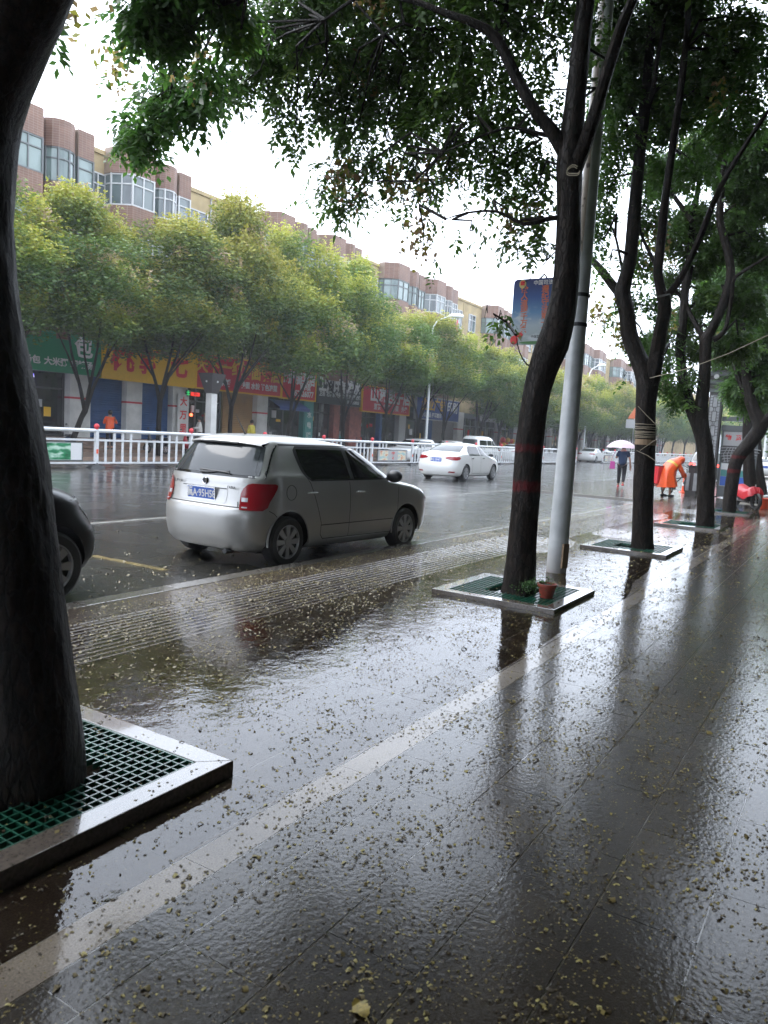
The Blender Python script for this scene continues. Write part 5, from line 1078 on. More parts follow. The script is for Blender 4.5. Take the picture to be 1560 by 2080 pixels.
# poster column (near side): flared slate top, fretwork panel, notice board beside it
pc = empty('poster_column', (29.0, 4.45, 0), 0, 'tall grey column with a white lattice face and a flared striped slate top', 'column')
b = MB(); b.box((0, 0, 1.9), (.40, .42, 3.8), 0, 1.0); b.build('shaft', M['frame_dark'], pc)
for k in range(6):
    z = 3.66+.14*k; hh = .24+.035*k; b = MB(); b.box((0, -.0, z+.07), (hh*2, hh*2.0, .125), 0, 1.08); b.build('top_course', M['frame_dark'] if k % 2 else M['frame_grey'], pc)
b = MB(); b.lathe([(.0, 0), (.085, 0), (.085, -.02), (.001, -.02)], (-.43, .0, 4.18), 16, 'x'); b.build('round_badge', M['sign_grey'], pc)
b = MB(); b.b2(-.215, -.205, -.16, .16, .4, 3.55); b.build('lattice_panel', M['grey_metal'], pc)
for k in range(6):
    z = .65+.5*k; b = MB()
    for yy in (-.075, .075): b.b2(-.226, -.214, yy-.009, yy+.009, z, z+.36)
    for zz in (z, z+.36): b.b2(-.226, -.214, -.075, .075, zz-.009, zz+.009)
    for yy in (-.03, .03): b.b2(-.226, -.214, yy-.007, yy+.007, z+.37, z+.5)
    for s in (-1, 1):
        for q in range(4): b.b2(-.226, -.214, s*.118-.04, s*.118+.04, z+.03+.1*q-.007, z+.03+.1*q+.007)
    b.build('lattice_bars', M['frame_dark'], pc)
nbx = empty('notice_board', (29.1, 3.75, 0), 0, 'notice board with red characters and a half dome picture behind the leaning trunk', 'notice board')
b = MB(); b.b2(.0, .12, -.75, .42, .05, 2.45); b.build('panel', M['frame_grey'], nbx)
b = MB(); b.b2(-.03, .15, -.8, .46, 2.36, 2.55); b.build('top_beam', M['frame_grey'], nbx); b = MB(); b.b2(-.06, .14, -.8, .46, 2.7, 2.85); b.build('top_beam', M['frame_grey'], nbx)
b = MB(); b.b2(-.014, -.002, -.68, .36, 1.85, 2.33); b.build('white_panel', M['sign_grey'], nbx)
for i, c in enumerate('物资局'): lettering(c, .2, M['txt_red'], nbx, face_x(-.018, .2-.33*i, 2.12), .006)
b = MB(); b.b2(-.014, -.002, -.68, .36, 1.25, 1.84); b.build('dark_panel', M['frame_dark'], nbx)
for k in range(6):
    b = MB(); a0 = .5+.06*k; n_ = 12; P = [(-.022, -.16+a0*math.cos(math.pi*(q+.5)/n_)*.9, 1.27+.09*k+.06*math.sin(math.pi*(q+.5)/n_)) for q in range(n_)]; b.tube(P, .012, 4); b.build('dome_rib', M['sign_grey'], nbx)
for k in range(9):
    b = MB(); yy = -.62+.115*k; b.tube([(-.02, yy*.9-.02, 1.27), (-.022, -.16+(yy+.16)*1.0, 1.55), (-.02, -.16+(yy+.16)*.75, 1.8)], .011, 4); b.build('dome_rib', M['sign_grey'], nbx)
b = MB(); b.b2(-.014, -.002, -.68, .36, .42, 1.24); b.build('map_print', M['banner_print'], nbx)
b = MB(); b.b2(-.018, -.004, -.66, .34, 1.02, 1.22); b.build('strip_print', M['txt_white'], nbx); b = MB(); b.b2(-.02, -.006, -.66, .34, .78, .99); b.build('strip_print', M['shop_teal'], nbx)
b = MB(); b.b2(-.016, -.003, -.66, .34, .45, .77); b.build('map_print', M['plate_blue'], nbx)
# litter bin
bi = empty('litter_bin', (28.9, 4.97, 0), 0, 'grey litter bin with a black middle panel and black lid beside the tricycle', 'bin')
bi.scale = (.85, .85, 1); b = MB(); b.box((0, 0, .09), (.5, .42, .18)); b.build('base', M['frame_dark'], bi); 
for s in (-1, 1):
    b = MB(); b.box((0, s*.15, .5), (.4, .15, .62)); b.build('side_panel', M['grey_metal'], bi, bevel=.01)
b = MB(); b.box((0, 0, .5), (.38, .13, .62)); b.build('middle_panel', M['frame_dark'], bi); b = MB(); b.box((0, 0, .93), (.34, .3, .24)); b.build('opening_box', M['frame_dark'], bi); b = MB(); b.box((0, 0, 1.07), (.5, .46, .04)); b.build('lid', M['frame_dark'], bi, bevel=.01)
# flower pot on the grating
fp = empty('flower_pot', (7.18, 2.48, .043), 0, 'small terracotta flower pot standing on the green grating', 'flower pot')
b = MB(); b.lathe([(.062, 0), (.085, .11), (.094, .112), (.096, .14), (.084, .14), (.078, .11), (.06, .1)], (0, 0, 0), 20); b.build('pot', M['terracotta'], fp, smooth=True)
b = MB(); b.lathe([(.08, .1), (.082, .12), (.03, .132)], (0, 0, 0), 14); b.build('soil', M['soil'], fp)
g_ = np.random.default_rng(9); n_ = 70; P = g_.normal(0, 1, (n_, 3))*[.05, .07, .025]+[0, .09, .12]; P[:, 1] += np.abs(g_.normal(0, .06, n_)); P[:, 2] -= .25*np.clip(P[:, 1]-.1, 0, 1)
me = crown_mesh('trailing_leaves', [scatter('sprig', P, g_.uniform(0, 6.28, n_), g_.normal(0, .6, n_), np.full(n_, .17), g_.random(n_), g_)], M['leaf_potted']); link('trailing_leaves', me, fp)
b = MB()
for k in range(5): a = g_.uniform(-.4, 2.2); b.tube([(0, 0, .12), (.05*math.sin(a), .06, .16), (.05*math.sin(a*2), .13+.02*k, .07)], .003, 5)
b.build('stem', M['leaf_potted'], fp)
# overhead wires and far pale hall at the right
ph = empty('pale_hall', (150, -6, 0), 0, 'pale low building with an arched roof far away between the trunks at the right', 'building')
b = MB(); b.b2(0, 20, -14, 10, 0, 9); b.build('wall', M['wall_ochre'], ph)
b = MB(); b.add([(0, -14, 9), (0, 10, 9), (0, -2, 13), (20, -14, 9), (20, 10, 9), (20, -2, 13)], [(0, 2, 1), (3, 4, 5), (0, 3, 5, 2), (1, 2, 5, 4)]); b.build('roof', M['frame_white'], ph)
# ================================================================== VEHICLES
class Shape:
    """car body given by horizontal outlines: rows of z, rear x, front x, half width, squareness; corners of fixed depth"""
    def __init__(s, rows, cr=.5, cf=.8): s.r = np.array(rows, float); s.cr = cr; s.cf = cf
    def at(s, z):
        q = [np.interp(z, s.r[:, 0], s.r[:, k]) for k in (1, 2, 3, 4)]; q[3] = 2.5+(q[3]-3)*.36; return q
    def X(s, u, a, sg):
        c = min(s.cf if sg > 0 else s.cr, .75*a); h = 1-(1-min(u/.5, 1))**3; return (a-c)*h+c*u
    def P(s, th, z):
        xr, xf, w_, n = s.at(z); xc = (xr+xf)/2; a = (xf-xr)/2; c, q = math.cos(th), math.sin(th); sg = 1 if c >= 0 else -1
        return Vector((xc+sg*s.X(abs(c)**(2/n), a, sg), w_*math.copysign(abs(q)**(2/n), q), z))
    def side_th(s, x, z, sg=1):
        xr, xf, w_, n = s.at(z); xc = (xr+xf)/2; a = (xf-xr)/2; d = 1 if x >= xc else -1; t = min(abs(x-xc), a*.9999); lo, hi = 0.0, 1.0
        for _ in range(40):
            m_ = (lo+hi)/2
            if s.X(m_, a, d) < t: lo = m_
            else: hi = m_
        return sg*math.acos(d*min(1, lo)**(n/2))
    def rear_th(s, y, z):
        xr, xf, w_, n = s.at(z); u = max(-1, min(1, y/w_)); th = math.asin(math.copysign(abs(u)**(n/2), u)); return math.copysign(math.pi, u if u else 1)-th
    def front_th(s, y, z):
        xr, xf, w_, n = s.at(z); u = max(-1, min(1, y/w_)); return math.asin(math.copysign(abs(u)**(n/2), u))
    def off(s, th, z, d):
        p = s.P(th, z); e = 1e-3; q = s.P(th+e, z)-s.P(th-e, z); zz = s.P(th, min(z+.01, s.r[-1, 0]))-s.P(th, z-.01)
        nn = q.cross(zz)
        if nn.length < 1e-9: nn = Vector((p.x, p.y, 0))
        nn.normalize()
        if nn.dot(Vector((p.x, p.y, .2))) < 0: nn = -nn
        return p+nn*d
def body_mesh(sh, name, mk_, zs, nth=72, cuts=(), dark='trim_black'):
    V = []; F = []; m = len(zs)
    # even spacing in arc length keeps corners round
    for z in zs:
        n = sh.at(z)[3]; ths = []
        for k in range(nth):
            t = 2*math.pi*k/nth; c, q = math.cos(t), math.sin(t)
            e = n/2*.72+.28
            th = math.atan2(math.copysign(abs(q)**e, q), math.copysign(abs(c)**e, c)); ths.append(th)
        V += [sh.P(t, z) for t in ths]
    for i in range(m-1):
        for k in range(nth): k2 = (k+1) % nth; F.append((i*nth+k, i*nth+k2, (i+1)*nth+k2, (i+1)*nth+k))
    b = MB(); b.add(V, F); c0 = len(b.v); b.v.append((0, 0, zs[0])); b.v.append(((sh.at(zs[-1])[0]+sh.at(zs[-1])[1])/2, 0, zs[-1]+.006))
    for k in range(nth):
        k2 = (k+1) % nth; b.f.append((c0, k2, k)); b.m.append(0); b.f.append((c0+1, (m-1)*nth+k, (m-1)*nth+k2)); b.m.append(0)
    me = b.mesh(name, [M[mk_], M[dark]], False)
    o = bpy.data.objects.new('tmp_body', me); col.objects.link(o); cut = []
    for (x, z, r, ys) in cuts:
        for s in (-1, 1):
            cb_ = MB(); cb_.lathe([(r, 0), (r, .6)], (x, s*ys-(0 if s > 0 else .6), z), 32, 'y'); cb_.m = [0]*len(cb_.f)
            cm = cb_.mesh('tmp_cut', [M[dark], M[dark]]); co = bpy.data.objects.new('tmp_cut', cm); col.objects.link(co); cut.append(co)
            md = o.modifiers.new('b', 'BOOLEAN'); md.object = co; md.operation = 'DIFFERENCE'; md.solver = 'FAST'
            try: md.material_mode = 'TRANSFER'
            except Exception: pass
    me2 = evaluated(o, name)
    bpy.data.objects.remove(o)
    for c in cut: bpy.data.objects.remove(c)
    me2.polygons.foreach_set('use_smooth', [True]*len(me2.polygons)); me2.set_sharp_from_angle(angle=R(30)); return me2
def patch(sh, rows, d, nu=10, thick=.0):
    """rows: z, theta0, theta1 -> a skin over the body, standing d proud"""
    b = MB(); V = []
    for z, a, c in rows: V += [sh.off(a+(c-a)*k/nu, z, d) for k in range(nu+1)]
    F = [(i*(nu+1)+k, i*(nu+1)+k+1, (i+1)*(nu+1)+k+1, (i+1)*(nu+1)+k) for i in range(len(rows)-1) for k in range(nu)]
    b.add(V, F); return b
def sidep(sh, pts, sg, d=.004, nz=6, nu=10):
    """side patch from rows z, x0, x1"""
    rows = []
    zs = np.linspace(pts[0][0], pts[-1][0], nz+1); A = np.array(pts)
    for z in zs:
        x0 = np.interp(z, A[:, 0], A[:, 1]); x1 = np.interp(z, A[:, 0], A[:, 2]); rows.append((z, sh.side_th(x0, z, sg), sh.side_th(x1, z, sg)))
    b = MB(); V = []
    for z, a, c in rows:
        x0 = sh.P(a, z).x; x1 = sh.P(c, z).x
        V += [sh.off(sh.side_th(x0+(x1-x0)*k/nu, z, sg), z, d) for k in range(nu+1)]
    F = [(i*(nu+1)+k, i*(nu+1)+k+1, (i+1)*(nu+1)+k+1, (i+1)*(nu+1)+k) for i in range(nz) for k in range(nu)]
    b.add(V, F); return b
def rearp(sh, pts, d=.004, nz=6, nu=12, front=False):
    rows = []; A = np.array(pts); b = MB(); V = []; f = sh.front_th if front else sh.rear_th
    for z in np.linspace(pts[0][0], pts[-1][0], nz+1):
        y0 = np.interp(z, A[:, 0], A[:, 1]); y1 = np.interp(z, A[:, 0], A[:, 2])
        V += [sh.off(f(y0+(y1-y0)*k/nu, z), z, d) for k in range(nu+1)]
    F = [(i*(nu+1)+k, i*(nu+1)+k+1, (i+1)*(nu+1)+k+1, (i+1)*(nu+1)+k) for i in range(nz) for k in range(nu)]
    b.add(V, F); return b
def strip(sh, pts, d, wd, sides=(-1, 1)):
    """thin dark joint line drawn by side points (x,z)"""
    b = MB()
    for sg in sides:
        for (x0, z0), (x1, z1) in zip(pts[:-1], pts[1:]):
            n = max(1, int(math.hypot(x1-x0, z1-z0)/.06)); nx, nz = -(z1-z0), (x1-x0); L = math.hypot(nx, nz); nx, nz = nx/L*wd/2, nz/L*wd/2
            for k in range(n):
                q = []
                for t, s in ((k/n, -1), ((k+1)/n, -1), ((k+1)/n, 1), (k/n, 1)):
                    x = x0+(x1-x0)*t+nx*s; z = z0+(z1-z0)*t+nz*s; q.append(sh.off(sh.side_th(x, z, sg), z, d))
                b.add(q, [(0, 1, 2, 3)])
    return b
wheel_cache = {}
def wheel(car, x, y, r, wd, hub='spokes', n=8):
    key = (r, wd, hub, y > 0)
    if key not in wheel_cache:
        s = 1 if y > 0 else -1
        t = MB(); t.lathe([(r*.68, -wd/2), (r*.9, -wd/2), (r*.985, -wd*.38), (r, -wd*.2), (r, wd*.2), (r*.985, wd*.38), (r*.9, wd/2), (r*.68, wd/2), (r*.64, wd*.3)], (0, 0, 0), 36, 'y', False)
        h = MB(); f = wd/2*s
        prof = [(r*.66, f*.55), (r*.69, f*.98), (r*.64, f*1.0), (r*.6, f*.72)]; h.lathe(prof, (0, 0, 0), 30, 'y', False)
        h.lathe([(r*.17, f*.6), (r*.17, f*1.02), (r*.02, f*1.08)], (0, 0, 0), 16, 'y')
        for k in range(n):
            a = 2*math.pi*k/n; ca, sa = math.cos(a), math.sin(a); w0, w1 = r*.075, r*.125
            P = []
            for rr, ww, hh in ((r*.12, w0, f*.95), (r*.64, w1, f*.93)):
                for q in (-1, 1): P.append((rr*ca-q*ww*sa, hh, rr*sa+q*ww*ca))
                for q in (-1, 1): P.append((rr*ca-q*ww*sa, hh*.7, rr*sa+q*ww*ca))
            h.add(P, [(0, 1, 5, 4), (2, 0, 4, 6), (1, 3, 7, 5), (2, 3, 7, 6)])
        k = MB(); k.lathe([(r*.62, f*.3), (r*.62, f*.5), (.01, f*.5)], (0, 0, 0), 24, 'y')
        wheel_cache[key] = (t.mesh('tyre', M['black_rubber'], True), h.mesh('rim', M['hubcap'], True), k.mesh('brake', M['hub_dark']))
    a, b_, c = wheel_cache[key]
    e = bpy.data.objects.new('wheel', a); col.objects.link(e); e.parent = car; e.location = (x, y, r); KIDS.setdefault(car.name, []).append(e)
    link('rim', b_, e); link('brake', c, e); return e
def plate(car, x, y, z, s, rz, tilt=0, size=(.44, .14)):
    o = MB().box((0, 0, 0), (.012, size[0], size[1])).build('number_plate', M['plate_blue'], car, loc=(x, y, z)); o.rotation_euler = (0, tilt, rz)
    f = MB(); w_, h = size[0]/2+.012, size[1]/2+.01
    f.b2(-.008, .005, -w_, w_, h-.01, h+.004); f.b2(-.008, .005, -w_, w_, -h-.004, -h+.01); f.b2(-.0085, .005, -w_, -w_+.012, -h, h); f.b2(-.0085, .005, w_-.012, w_, -h, h); f.build('plate_frame', M['chrome'], o)
    if s: lettering(s, .118, M['txt_white'], o, face_x(-.0075, 0, 0), .003, .86)
    return o
# ---- the silver hatchback
FAB = Shape([(.17, -1.70, 1.90, .66, 7), (.20, -1.80, 2.0, .735, 6), (.27, -1.855, 2.055, .79, 5.5), (.36, -1.88, 2.085, .808, 5.2), (.50, -1.895, 2.10, .818, 5), (.60, -1.895, 2.095, .823, 5), (.66, -1.88, 2.08, .824, 5), (.69, -1.85, 2.06, .823, 6), (.75, -1.825, 2.02, .822, 6.2), (.82, -1.81, 1.93, .820, 6.2),
             (.88, -1.80, 1.74, .817, 6.2), (.92, -1.79, 1.50, .812, 6.2), (.955, -1.785, 1.22, .808, 6.4), (.985, -1.775, 1.08, .804, 6.6), (1.03, -1.755, .99, .797, 7), (1.10, -1.72, .87, .765, 6.6), (1.2, -1.665, .70, .732, 6.6), (1.3, -1.60, .51, .696, 6.6), (1.37, -1.55, .33, .668, 6.6), (1.41, -1.52, .17, .645, 6.5), (1.435, -1.50, .0, .615, 6.5), (1.455, -1.46, -.16, .575, 4.6), (1.472, -1.38, -.32, .52, 4.2), (1.486, -1.25, -.5, .43, 3.6), (1.496, -1.08, -.65, .28, 3)])
zf = [.17, .185, .20, .235, .27, .32, .36, .43, .5, .56, .6, .64, .66, .675, .69, .72, .75, .785, .82, .85, .88, .90, .92, .937, .955, .97, .985, 1.005, 1.03, 1.065, 1.1, 1.15, 1.2, 1.25, 1.3, 1.335, 1.37, 1.39, 1.41, 1.423, 1.435, 1.445, 1.455, 1.464, 1.472, 1.479, 1.486, 1.491, 1.496]
WB = 1.231
def hatch(label, paint, loc, rz, plate_text, detail=True, name='parked_car'):
    c = empty(name, loc, rz, label, 'car')
    me = body_mesh(FAB, 'body', paint, zf, 120, ((-WB, .30, .355, .50), (WB, .30, .355, .50)))
    link('body', me, c)
    for sx in (-1, 1):
        for sy in (-1, 1):
            wheel(c, sx*WB, sy*.715, .292, .185)
            b = MB(); b.tube([(sx*WB+.357*math.cos(a), sy*.812, .30+.357*math.sin(a)) for a in [math.pi*k/16-.12+.24*k/16 for k in range(17)]], .012, 6); b.build('arch_lip', M[paint], c, smooth=True)
            b = MB(); b.lathe([(.33, 0), (.33, .3)], (sx*WB, sy*.5-(.15), .30), 24, 'y')
    # glasshouse
    fg = rearp(FAB, [(1.015, -.755, .755), (1.20, -.70, .70), (1.385, -.64, .64)], .004, 8, 16); fg.build('rear_window', M['glass_car'], c, smooth=True)
    b = rearp(FAB, [(1.04, -.70, .70), (1.20, -.655, .655), (1.36, -.595, .595)], .0075, 8, 16); b.build('rear_screen', M['glass_light'], c, smooth=True)
    rearp(FAB, [(1.02, -.68, .68), (1.20, -.63, .63), (1.385, -.55, .55)], .004, 8, 14, True).build('windscreen', M['glass_car'], c, smooth=True)
    for sg in (-1, 1):
        sidep(FAB, [(.985, -.86, .93), (1.0, -.93, .92), (1.1, -1.02, .77), (1.2, -1.06, .60), (1.3, -1.09, .40), (1.36, -1.09, .25), (1.385, -1.04, .10)], sg, .003, 9, 16).build('window_trim', M['trim_black'], c, smooth=True)
        b = sidep(FAB, [(1.005, -.87, -.10), (1.05, -.94, -.115), (1.2, -1.01, -.14), (1.35, -1.04, -.17)], sg, .007, 7, 10); b.build('rear_door_window', M['glass_car'], c, smooth=True)
        b = sidep(FAB, [(1.005, -.03, .84), (1.1, -.045, .68), (1.2, -.06, .51), (1.3, -.08, .32), (1.35, -.09, .20)], sg, .007, 7, 10); b.build('front_door_window', M['glass_car'], c, smooth=True)
        for x, z in ((-.86, .845), (.10, .835)):
            b = MB(); p = FAB.off(FAB.side_th(x, z, sg), z, .006); b.tube([(p.x-.085, p.y, z), (p.x-.06, p.y+sg*.022, z+.004), (p.x+.06, p.y+sg*.022, z+.004), (p.x+.085, p.y, z)], [.008, .014, .014, .008], 7); b.build('door_handle', M[paint], c, smooth=True)
        b = MB(); b.ball((.74, sg*.905, 1.035), 1, 12, 8, (.085, .12, .085)); b.tube([(.78, sg*.76, .99), (.76, sg*.84, 1.0)], .025, 6); b.build('wing_mirror', M['trim_black'], c, smooth=True)
        # tail lamps wrap round the corner
        rows = []
        for z, yi, xo in ((.665, .585, -1.66), (.70, .57, -1.60), (.76, .56, -1.57), (.84, .555, -1.51), (.90, .575, -1.465), (.945, .615, -1.45), (.96, .66, -1.48)):
            a0 = FAB.rear_th(sg*yi, z); a1 = FAB.side_th(xo, z, sg); rows.append((z, a0, a1))
        patch(FAB, rows, .009, 12).build('tail_light', M['tail_red'], c, smooth=True)
        rows = [(z, FAB.rear_th(sg*yi, z), FAB.rear_th(sg*(yi+.07), z)) for z, yi in ((.755, .58), (.80, .575))]
        patch(FAB, rows, .012, 5).build('reversing_lamp', M['lamp_clear'], c, smooth=True)
        rows = [(z, FAB.rear_th(sg*yi, z), FAB.rear_th(sg*(yi+.06), z)) for z, yi in ((.685, .60), (.70, .60))]
        patch(FAB, rows, .0115, 5).build('reversing_lamp', M['lamp_clear'], c, smooth=True)
        rows = []
        for z, yi, xo in ((.64, .56, 1.86), (.70, .45, 1.78), (.78, .42, 1.66), (.84, .48, 1.56)): rows.append((z, FAB.front_th(sg*yi, z), FAB.side_th(xo, z, sg)))
        patch(FAB, rows, .008, 12).build('headlight', M['lamp_clear'], c, smooth=True)
    # shut lines: doors, tailgate, bumper, side rubbing line
    for sg in (-1, 1): strip(FAB, [(-1.0, 1.36), (-.99, 1.2), (-.96, 1.05), (-.88, .96), (-.80, .80), (-.72, .62), (-.66, .48), (-.655, .34), (-.60, .285), (.93, .275), (.985, .5), (.99, .8), (1.0, .96)], .0022, .009, (sg,)).build('door_gap', M['trim_black'], c)
    for sg in (-1, 1): strip(FAB, [(-.12, .97), (-.105, .80), (-.10, .50), (-.09, .285)], .0022, .009, (sg,)).build('door_gap', M['trim_black'], c)
    for sg in (-1, 1): strip(FAB, [(-.66, .455), (.95, .455)], .0025, .012, (sg,)).build('rubbing_line', M['trim_black'], c)
    for sg in (-1, 1): strip(FAB, [(-1.58, .665), (-1.50, .63), (-1.44, .58)], .0025, .008, (sg,)).build('bumper_gap', M['trim_black'], c)
    b = MB(); b.tube([FAB.off(FAB.side_th(-1.22+.085*math.cos(a), .86+.085*math.sin(a), -1), .86+.085*math.sin(a), .001) for a in [R(18*k) for k in range(21)]], .0035, 5, False); b.build('fuel_cap_gap', M['trim_black'], c)
    for sg in (-1, 1): strip(FAB, [(-1.30, 1.395), (.05, 1.40)], .003, .014, (sg,)).build('roof_gutter', M['trim_black'], c)
    rearp(FAB, [(.683, -.64, .64), (.695, -.64, .64)], .004, 2, 20).build('bumper_gap', M['trim_black'], c)
    for sg in (-1, 1):
        rearp(FAB, [(.69, sg*.55, sg*.56), (.75, sg*.53, sg*.54)], .004, 2, 2).build('tailgate_gap', M['trim_black'], c)
    rearp(FAB, [(.715, -.36, .36), (.73, -.375, .375), (.865, -.375, .375), (.885, -.34, .34)], .003, 6, 12).build('plate_recess', M[paint], c, smooth=True)
    p = FAB.P(math.pi, .80); plate(c, p.x-.016, 0.02, .80, plate_text, 0, -.10)
    rearp(FAB, [(.872, -.36, .36), (.882, -.36, .36)], .012, 2, 12).build('plate_lamp_bar', M['trim_black'], c)
    b = MB(); p = FAB.P(math.pi, .935); b.lathe([(.0, 0), (.036, 0), (.042, .008)], (p.x-.010, 0, .945), 18, 'x'); b.build('badge', M['trim_black'], c); b = MB(); b.tube([(p.x-.013, .036*math.cos(a), .945+.036*math.sin(a)) for a in [R(k*24) for k in range(16)]], .005, 5); b.build('badge_ring', M['chrome'], c)
    lettering('FABIA', .042, M['trim_black'], c, face_x(FAB.P(math.pi, .90).x-.014, -.44, .90), .001, 1.2); lettering('上海大众', .036, M['trim_black'], c, face_x(FAB.P(math.pi, .9).x-.014, .44, .915), .001, 1.0)
    # roof-edge spoiler, wiper, aerial, silencer
    b = MB(); n_ = 14
    for i, (dx, z) in enumerate(((-1.46, 1.452), (-1.585, 1.425), (-1.60, 1.405), (-1.545, 1.385))):
        for k in range(n_+1):
            y = -.585+1.17*k/n_; b.v.append((dx+.10*abs(y/.6)**3, y, z-.035*abs(y/.6)**2.5))
    b.f = [(i*(n_+1)+k, i*(n_+1)+k+1, (i+1)*(n_+1)+k+1, (i+1)*(n_+1)+k) for i in range(3) for k in range(n_)]; b.m = [0]*len(b.f); b.build('spoiler', M[paint], c, smooth=True)
    b = MB(); b.tube([(-1.585, -.30+.60*k/8, 1.392) for k in range(9)], .012, 6); b.build('spoiler_shadow_line', M['trim_black'], c)
    b = MB(); b.tube([(-1.77, .10, 1.045), (-1.765, .0, 1.045), (-1.745, -.33, 1.075)], [.02, .014, .006], 6); b.tube([(-1.75, .14, 1.07), (-1.768, -.36, 1.06)], .009, 5); b.build('rear_wiper', M['trim_black'], c)
    b = MB(); b.tube([(-1.15, 0, 1.47), (-1.19, 0, 1.50), (-1.35, 0, 1.72)], [.02, .01, .003], 6); b.build('aerial', M['trim_black'], c)
    b = MB(); b.b2(-1.55, 1.6, -.62, .62, .16, .24); b.build('underbody', M['trim_black'], c)
    b = MB(); b.lathe([(.03, 0), (.03, .12)], (-1.86, -.42, .19), 10, 'x'); b.build('exhaust', M['trim_black'], c)
    return c
mk('glass_screen', (.26, .28, .29), .05, coat=1)
hatch('silver hatchback parked at the kerb beside the puddle, seen from behind', 'paint_silver', (8.31, 6.375, ROAD), R(-3.8), '冀A·95H58').scale = (1.0, 1.04, 1.03)
# generic detailed car from a shape
def car(name, label, sh, zs, paint, loc, rz, wb0, wb1, r, side_rows, rear_rows, lamps, plate_z, plate_text='', group=None, cat='car', lit=False, lights=None, glassk='glass_car', doors=(), wn='spokes', track=.77):
    c = empty(name, loc, rz, label, cat, group)
    link('body', body_mesh(sh, 'body', paint, zs, 64, ((wb0, r+.01, r+.045, .5), (wb1, r+.01, r+.045, .5))), c)
    for x in (wb0, wb1):
        for sy in (-1, 1): wheel(c, x, sy*track, r, .2)
    if rear_rows: rearp(sh, rear_rows, .006, 7, 14).build('rear_window', M['glass_light'], c, smooth=True)
    if lights and 'wind' in lights: rearp(sh, lights['wind'], .006, 7, 14, True).build('windscreen', M[glassk], c, smooth=True)
    for sg in (-1, 1):
        for rows in side_rows: sidep(sh, rows, sg, .006, 6, 10).build('side_window', M[glassk], c, smooth=True)
        if lamps:
            patch(sh, [(z, sh.rear_th(sg*yi, z), sh.side_th(xo, z, sg)) for z, yi, xo in lamps], .008, 10).build('tail_light', M['brake_glow' if lit else 'tail_red'], c, smooth=True)
        if lights and 'head' in lights:
            patch(sh, [(z, sh.front_th(sg*yi, z), sh.side_th(xo, z, sg)) for z, yi, xo in lights['head']], .008, 10).build('headlight', M['lamp_head'], c, smooth=True)
        xm, zm, ym = lights.get('mirror', (.6, 1.0, .95)) if lights else (.6, 1.0, .95)
        b = MB(); b.ball((xm, sg*ym, zm), 1, 10, 7, (.07, .1, .07)); b.tube([(xm+.03, sg*(ym-.16), zm-.04), (xm, sg*(ym-.05), zm-.02)], .02, 5); b.build('wing_mirror', M['trim_black' if paint != 'paint_white' or True else paint], c, smooth=True)
        for x in doors:
            b = MB(); z = .9; p = sh.off(sh.side_th(x, z, sg), z, .012); b.box(tuple(p), (.18, .03, .03)); b.build('door_handle', M['chrome'], c)
    if doors:
        for sg in (-1, 1): strip(sh, [(-1.02, 1.0), (-.85, .7), (-.8, .45), (-.78, .3), (.9, .28), (.98, .6), (.98, .95)], .003, .012, (sg,)).build('door_gap', M['frame_grey'], c); strip(sh, [(-.05, 1.0), (-.02, .3)], .003, .012, (sg,)).build('door_gap', M['frame_grey'], c)
    if plate_z: p = sh.P(math.pi, plate_z); plate(c, p.x-.02, 0, plate_z, plate_text, 0)
    b = MB(); b.b2(wb0-.3, wb1+.3, -.6, .6, .16, .26); b.build('underbody', M['trim_black'], c)
    return c
SED = Shape([(.17, -2.1, 2.1, .70, 6), (.22, -2.22, 2.2, .80, 5.5), (.32, -2.29, 2.27, .86, 5), (.5, -2.325, 2.30, .884, 4.6), (.62, -2.32, 2.29, .888, 4.5), (.72, -2.29, 2.24, .887, 4.5), (.80, -2.27, 2.13, .884, 4.4), (.88, -2.25, 1.93, .876, 4.4), (.95, -2.22, 1.60, .866, 4.4), (1.0, -2.18, 1.30, .856, 4.4), (1.045, -2.08, 1.12, .842, 4.2), (1.075, -1.88, 1.05, .826, 4.4), (1.10, -1.74, .99, .812, 4.8),
             (1.17, -1.60, .86, .780, 5), (1.25, -1.41, .68, .742, 5), (1.32, -1.22, .50, .706, 4.8), (1.38, -1.02, .28, .670, 4.6), (1.42, -.84, .05, .63, 4.4), (1.45, -.62, -.15, .55, 4), (1.468, -.42, -.28, .4, 3)], .5, 1.0)
zs_s = list(np.linspace(.17, .98, 15))+[1.0, 1.025, 1.045, 1.06, 1.075, 1.088, 1.10, 1.135, 1.17, 1.21, 1.25, 1.285, 1.32, 1.35, 1.38, 1.4, 1.42, 1.435, 1.45, 1.46, 1.468]
sed_side = [[(1.0, -1.13, -.12), (1.1, -1.22, -.14), (1.2, -1.18, -.16), (1.3, -1.05, -.18), (1.36, -.9, -.2)], [(1.0, -.05, .98), (1.1, -.07, .84), (1.2, -.09, .66), (1.3, -.11, .42), (1.36, -.12, .24)]]
sed_kw = dict(wb0=-1.36, wb1=1.34, r=.316, side_rows=sed_side, rear_rows=[(1.12, -.66, .66), (1.25, -.62, .62), (1.37, -.54, .54)], lamps=[(.80, .62, -2.08), (.84, .40, -1.96), (.89, .36, -1.9), (.94, .50, -1.95)], plate_z=.80, lights={'wind': [(1.08, -.72, .72), (1.2, -.66, .66), (1.38, -.56, .56)], 'head': [(.66, .62, 2.02), (.74, .42, 1.86), (.8, .5, 1.72)], 'mirror': (.72, 1.03, .97)}, doors=(-.85, .18))
ws = car('white_sedan', 'white sedan driving away in the near lane, beyond the silver hatchback', SED, zs_s, 'paint_white', (28.1, 13.72, ROAD), R(1.0), plate_text='鲁Q 2H671', **sed_kw)
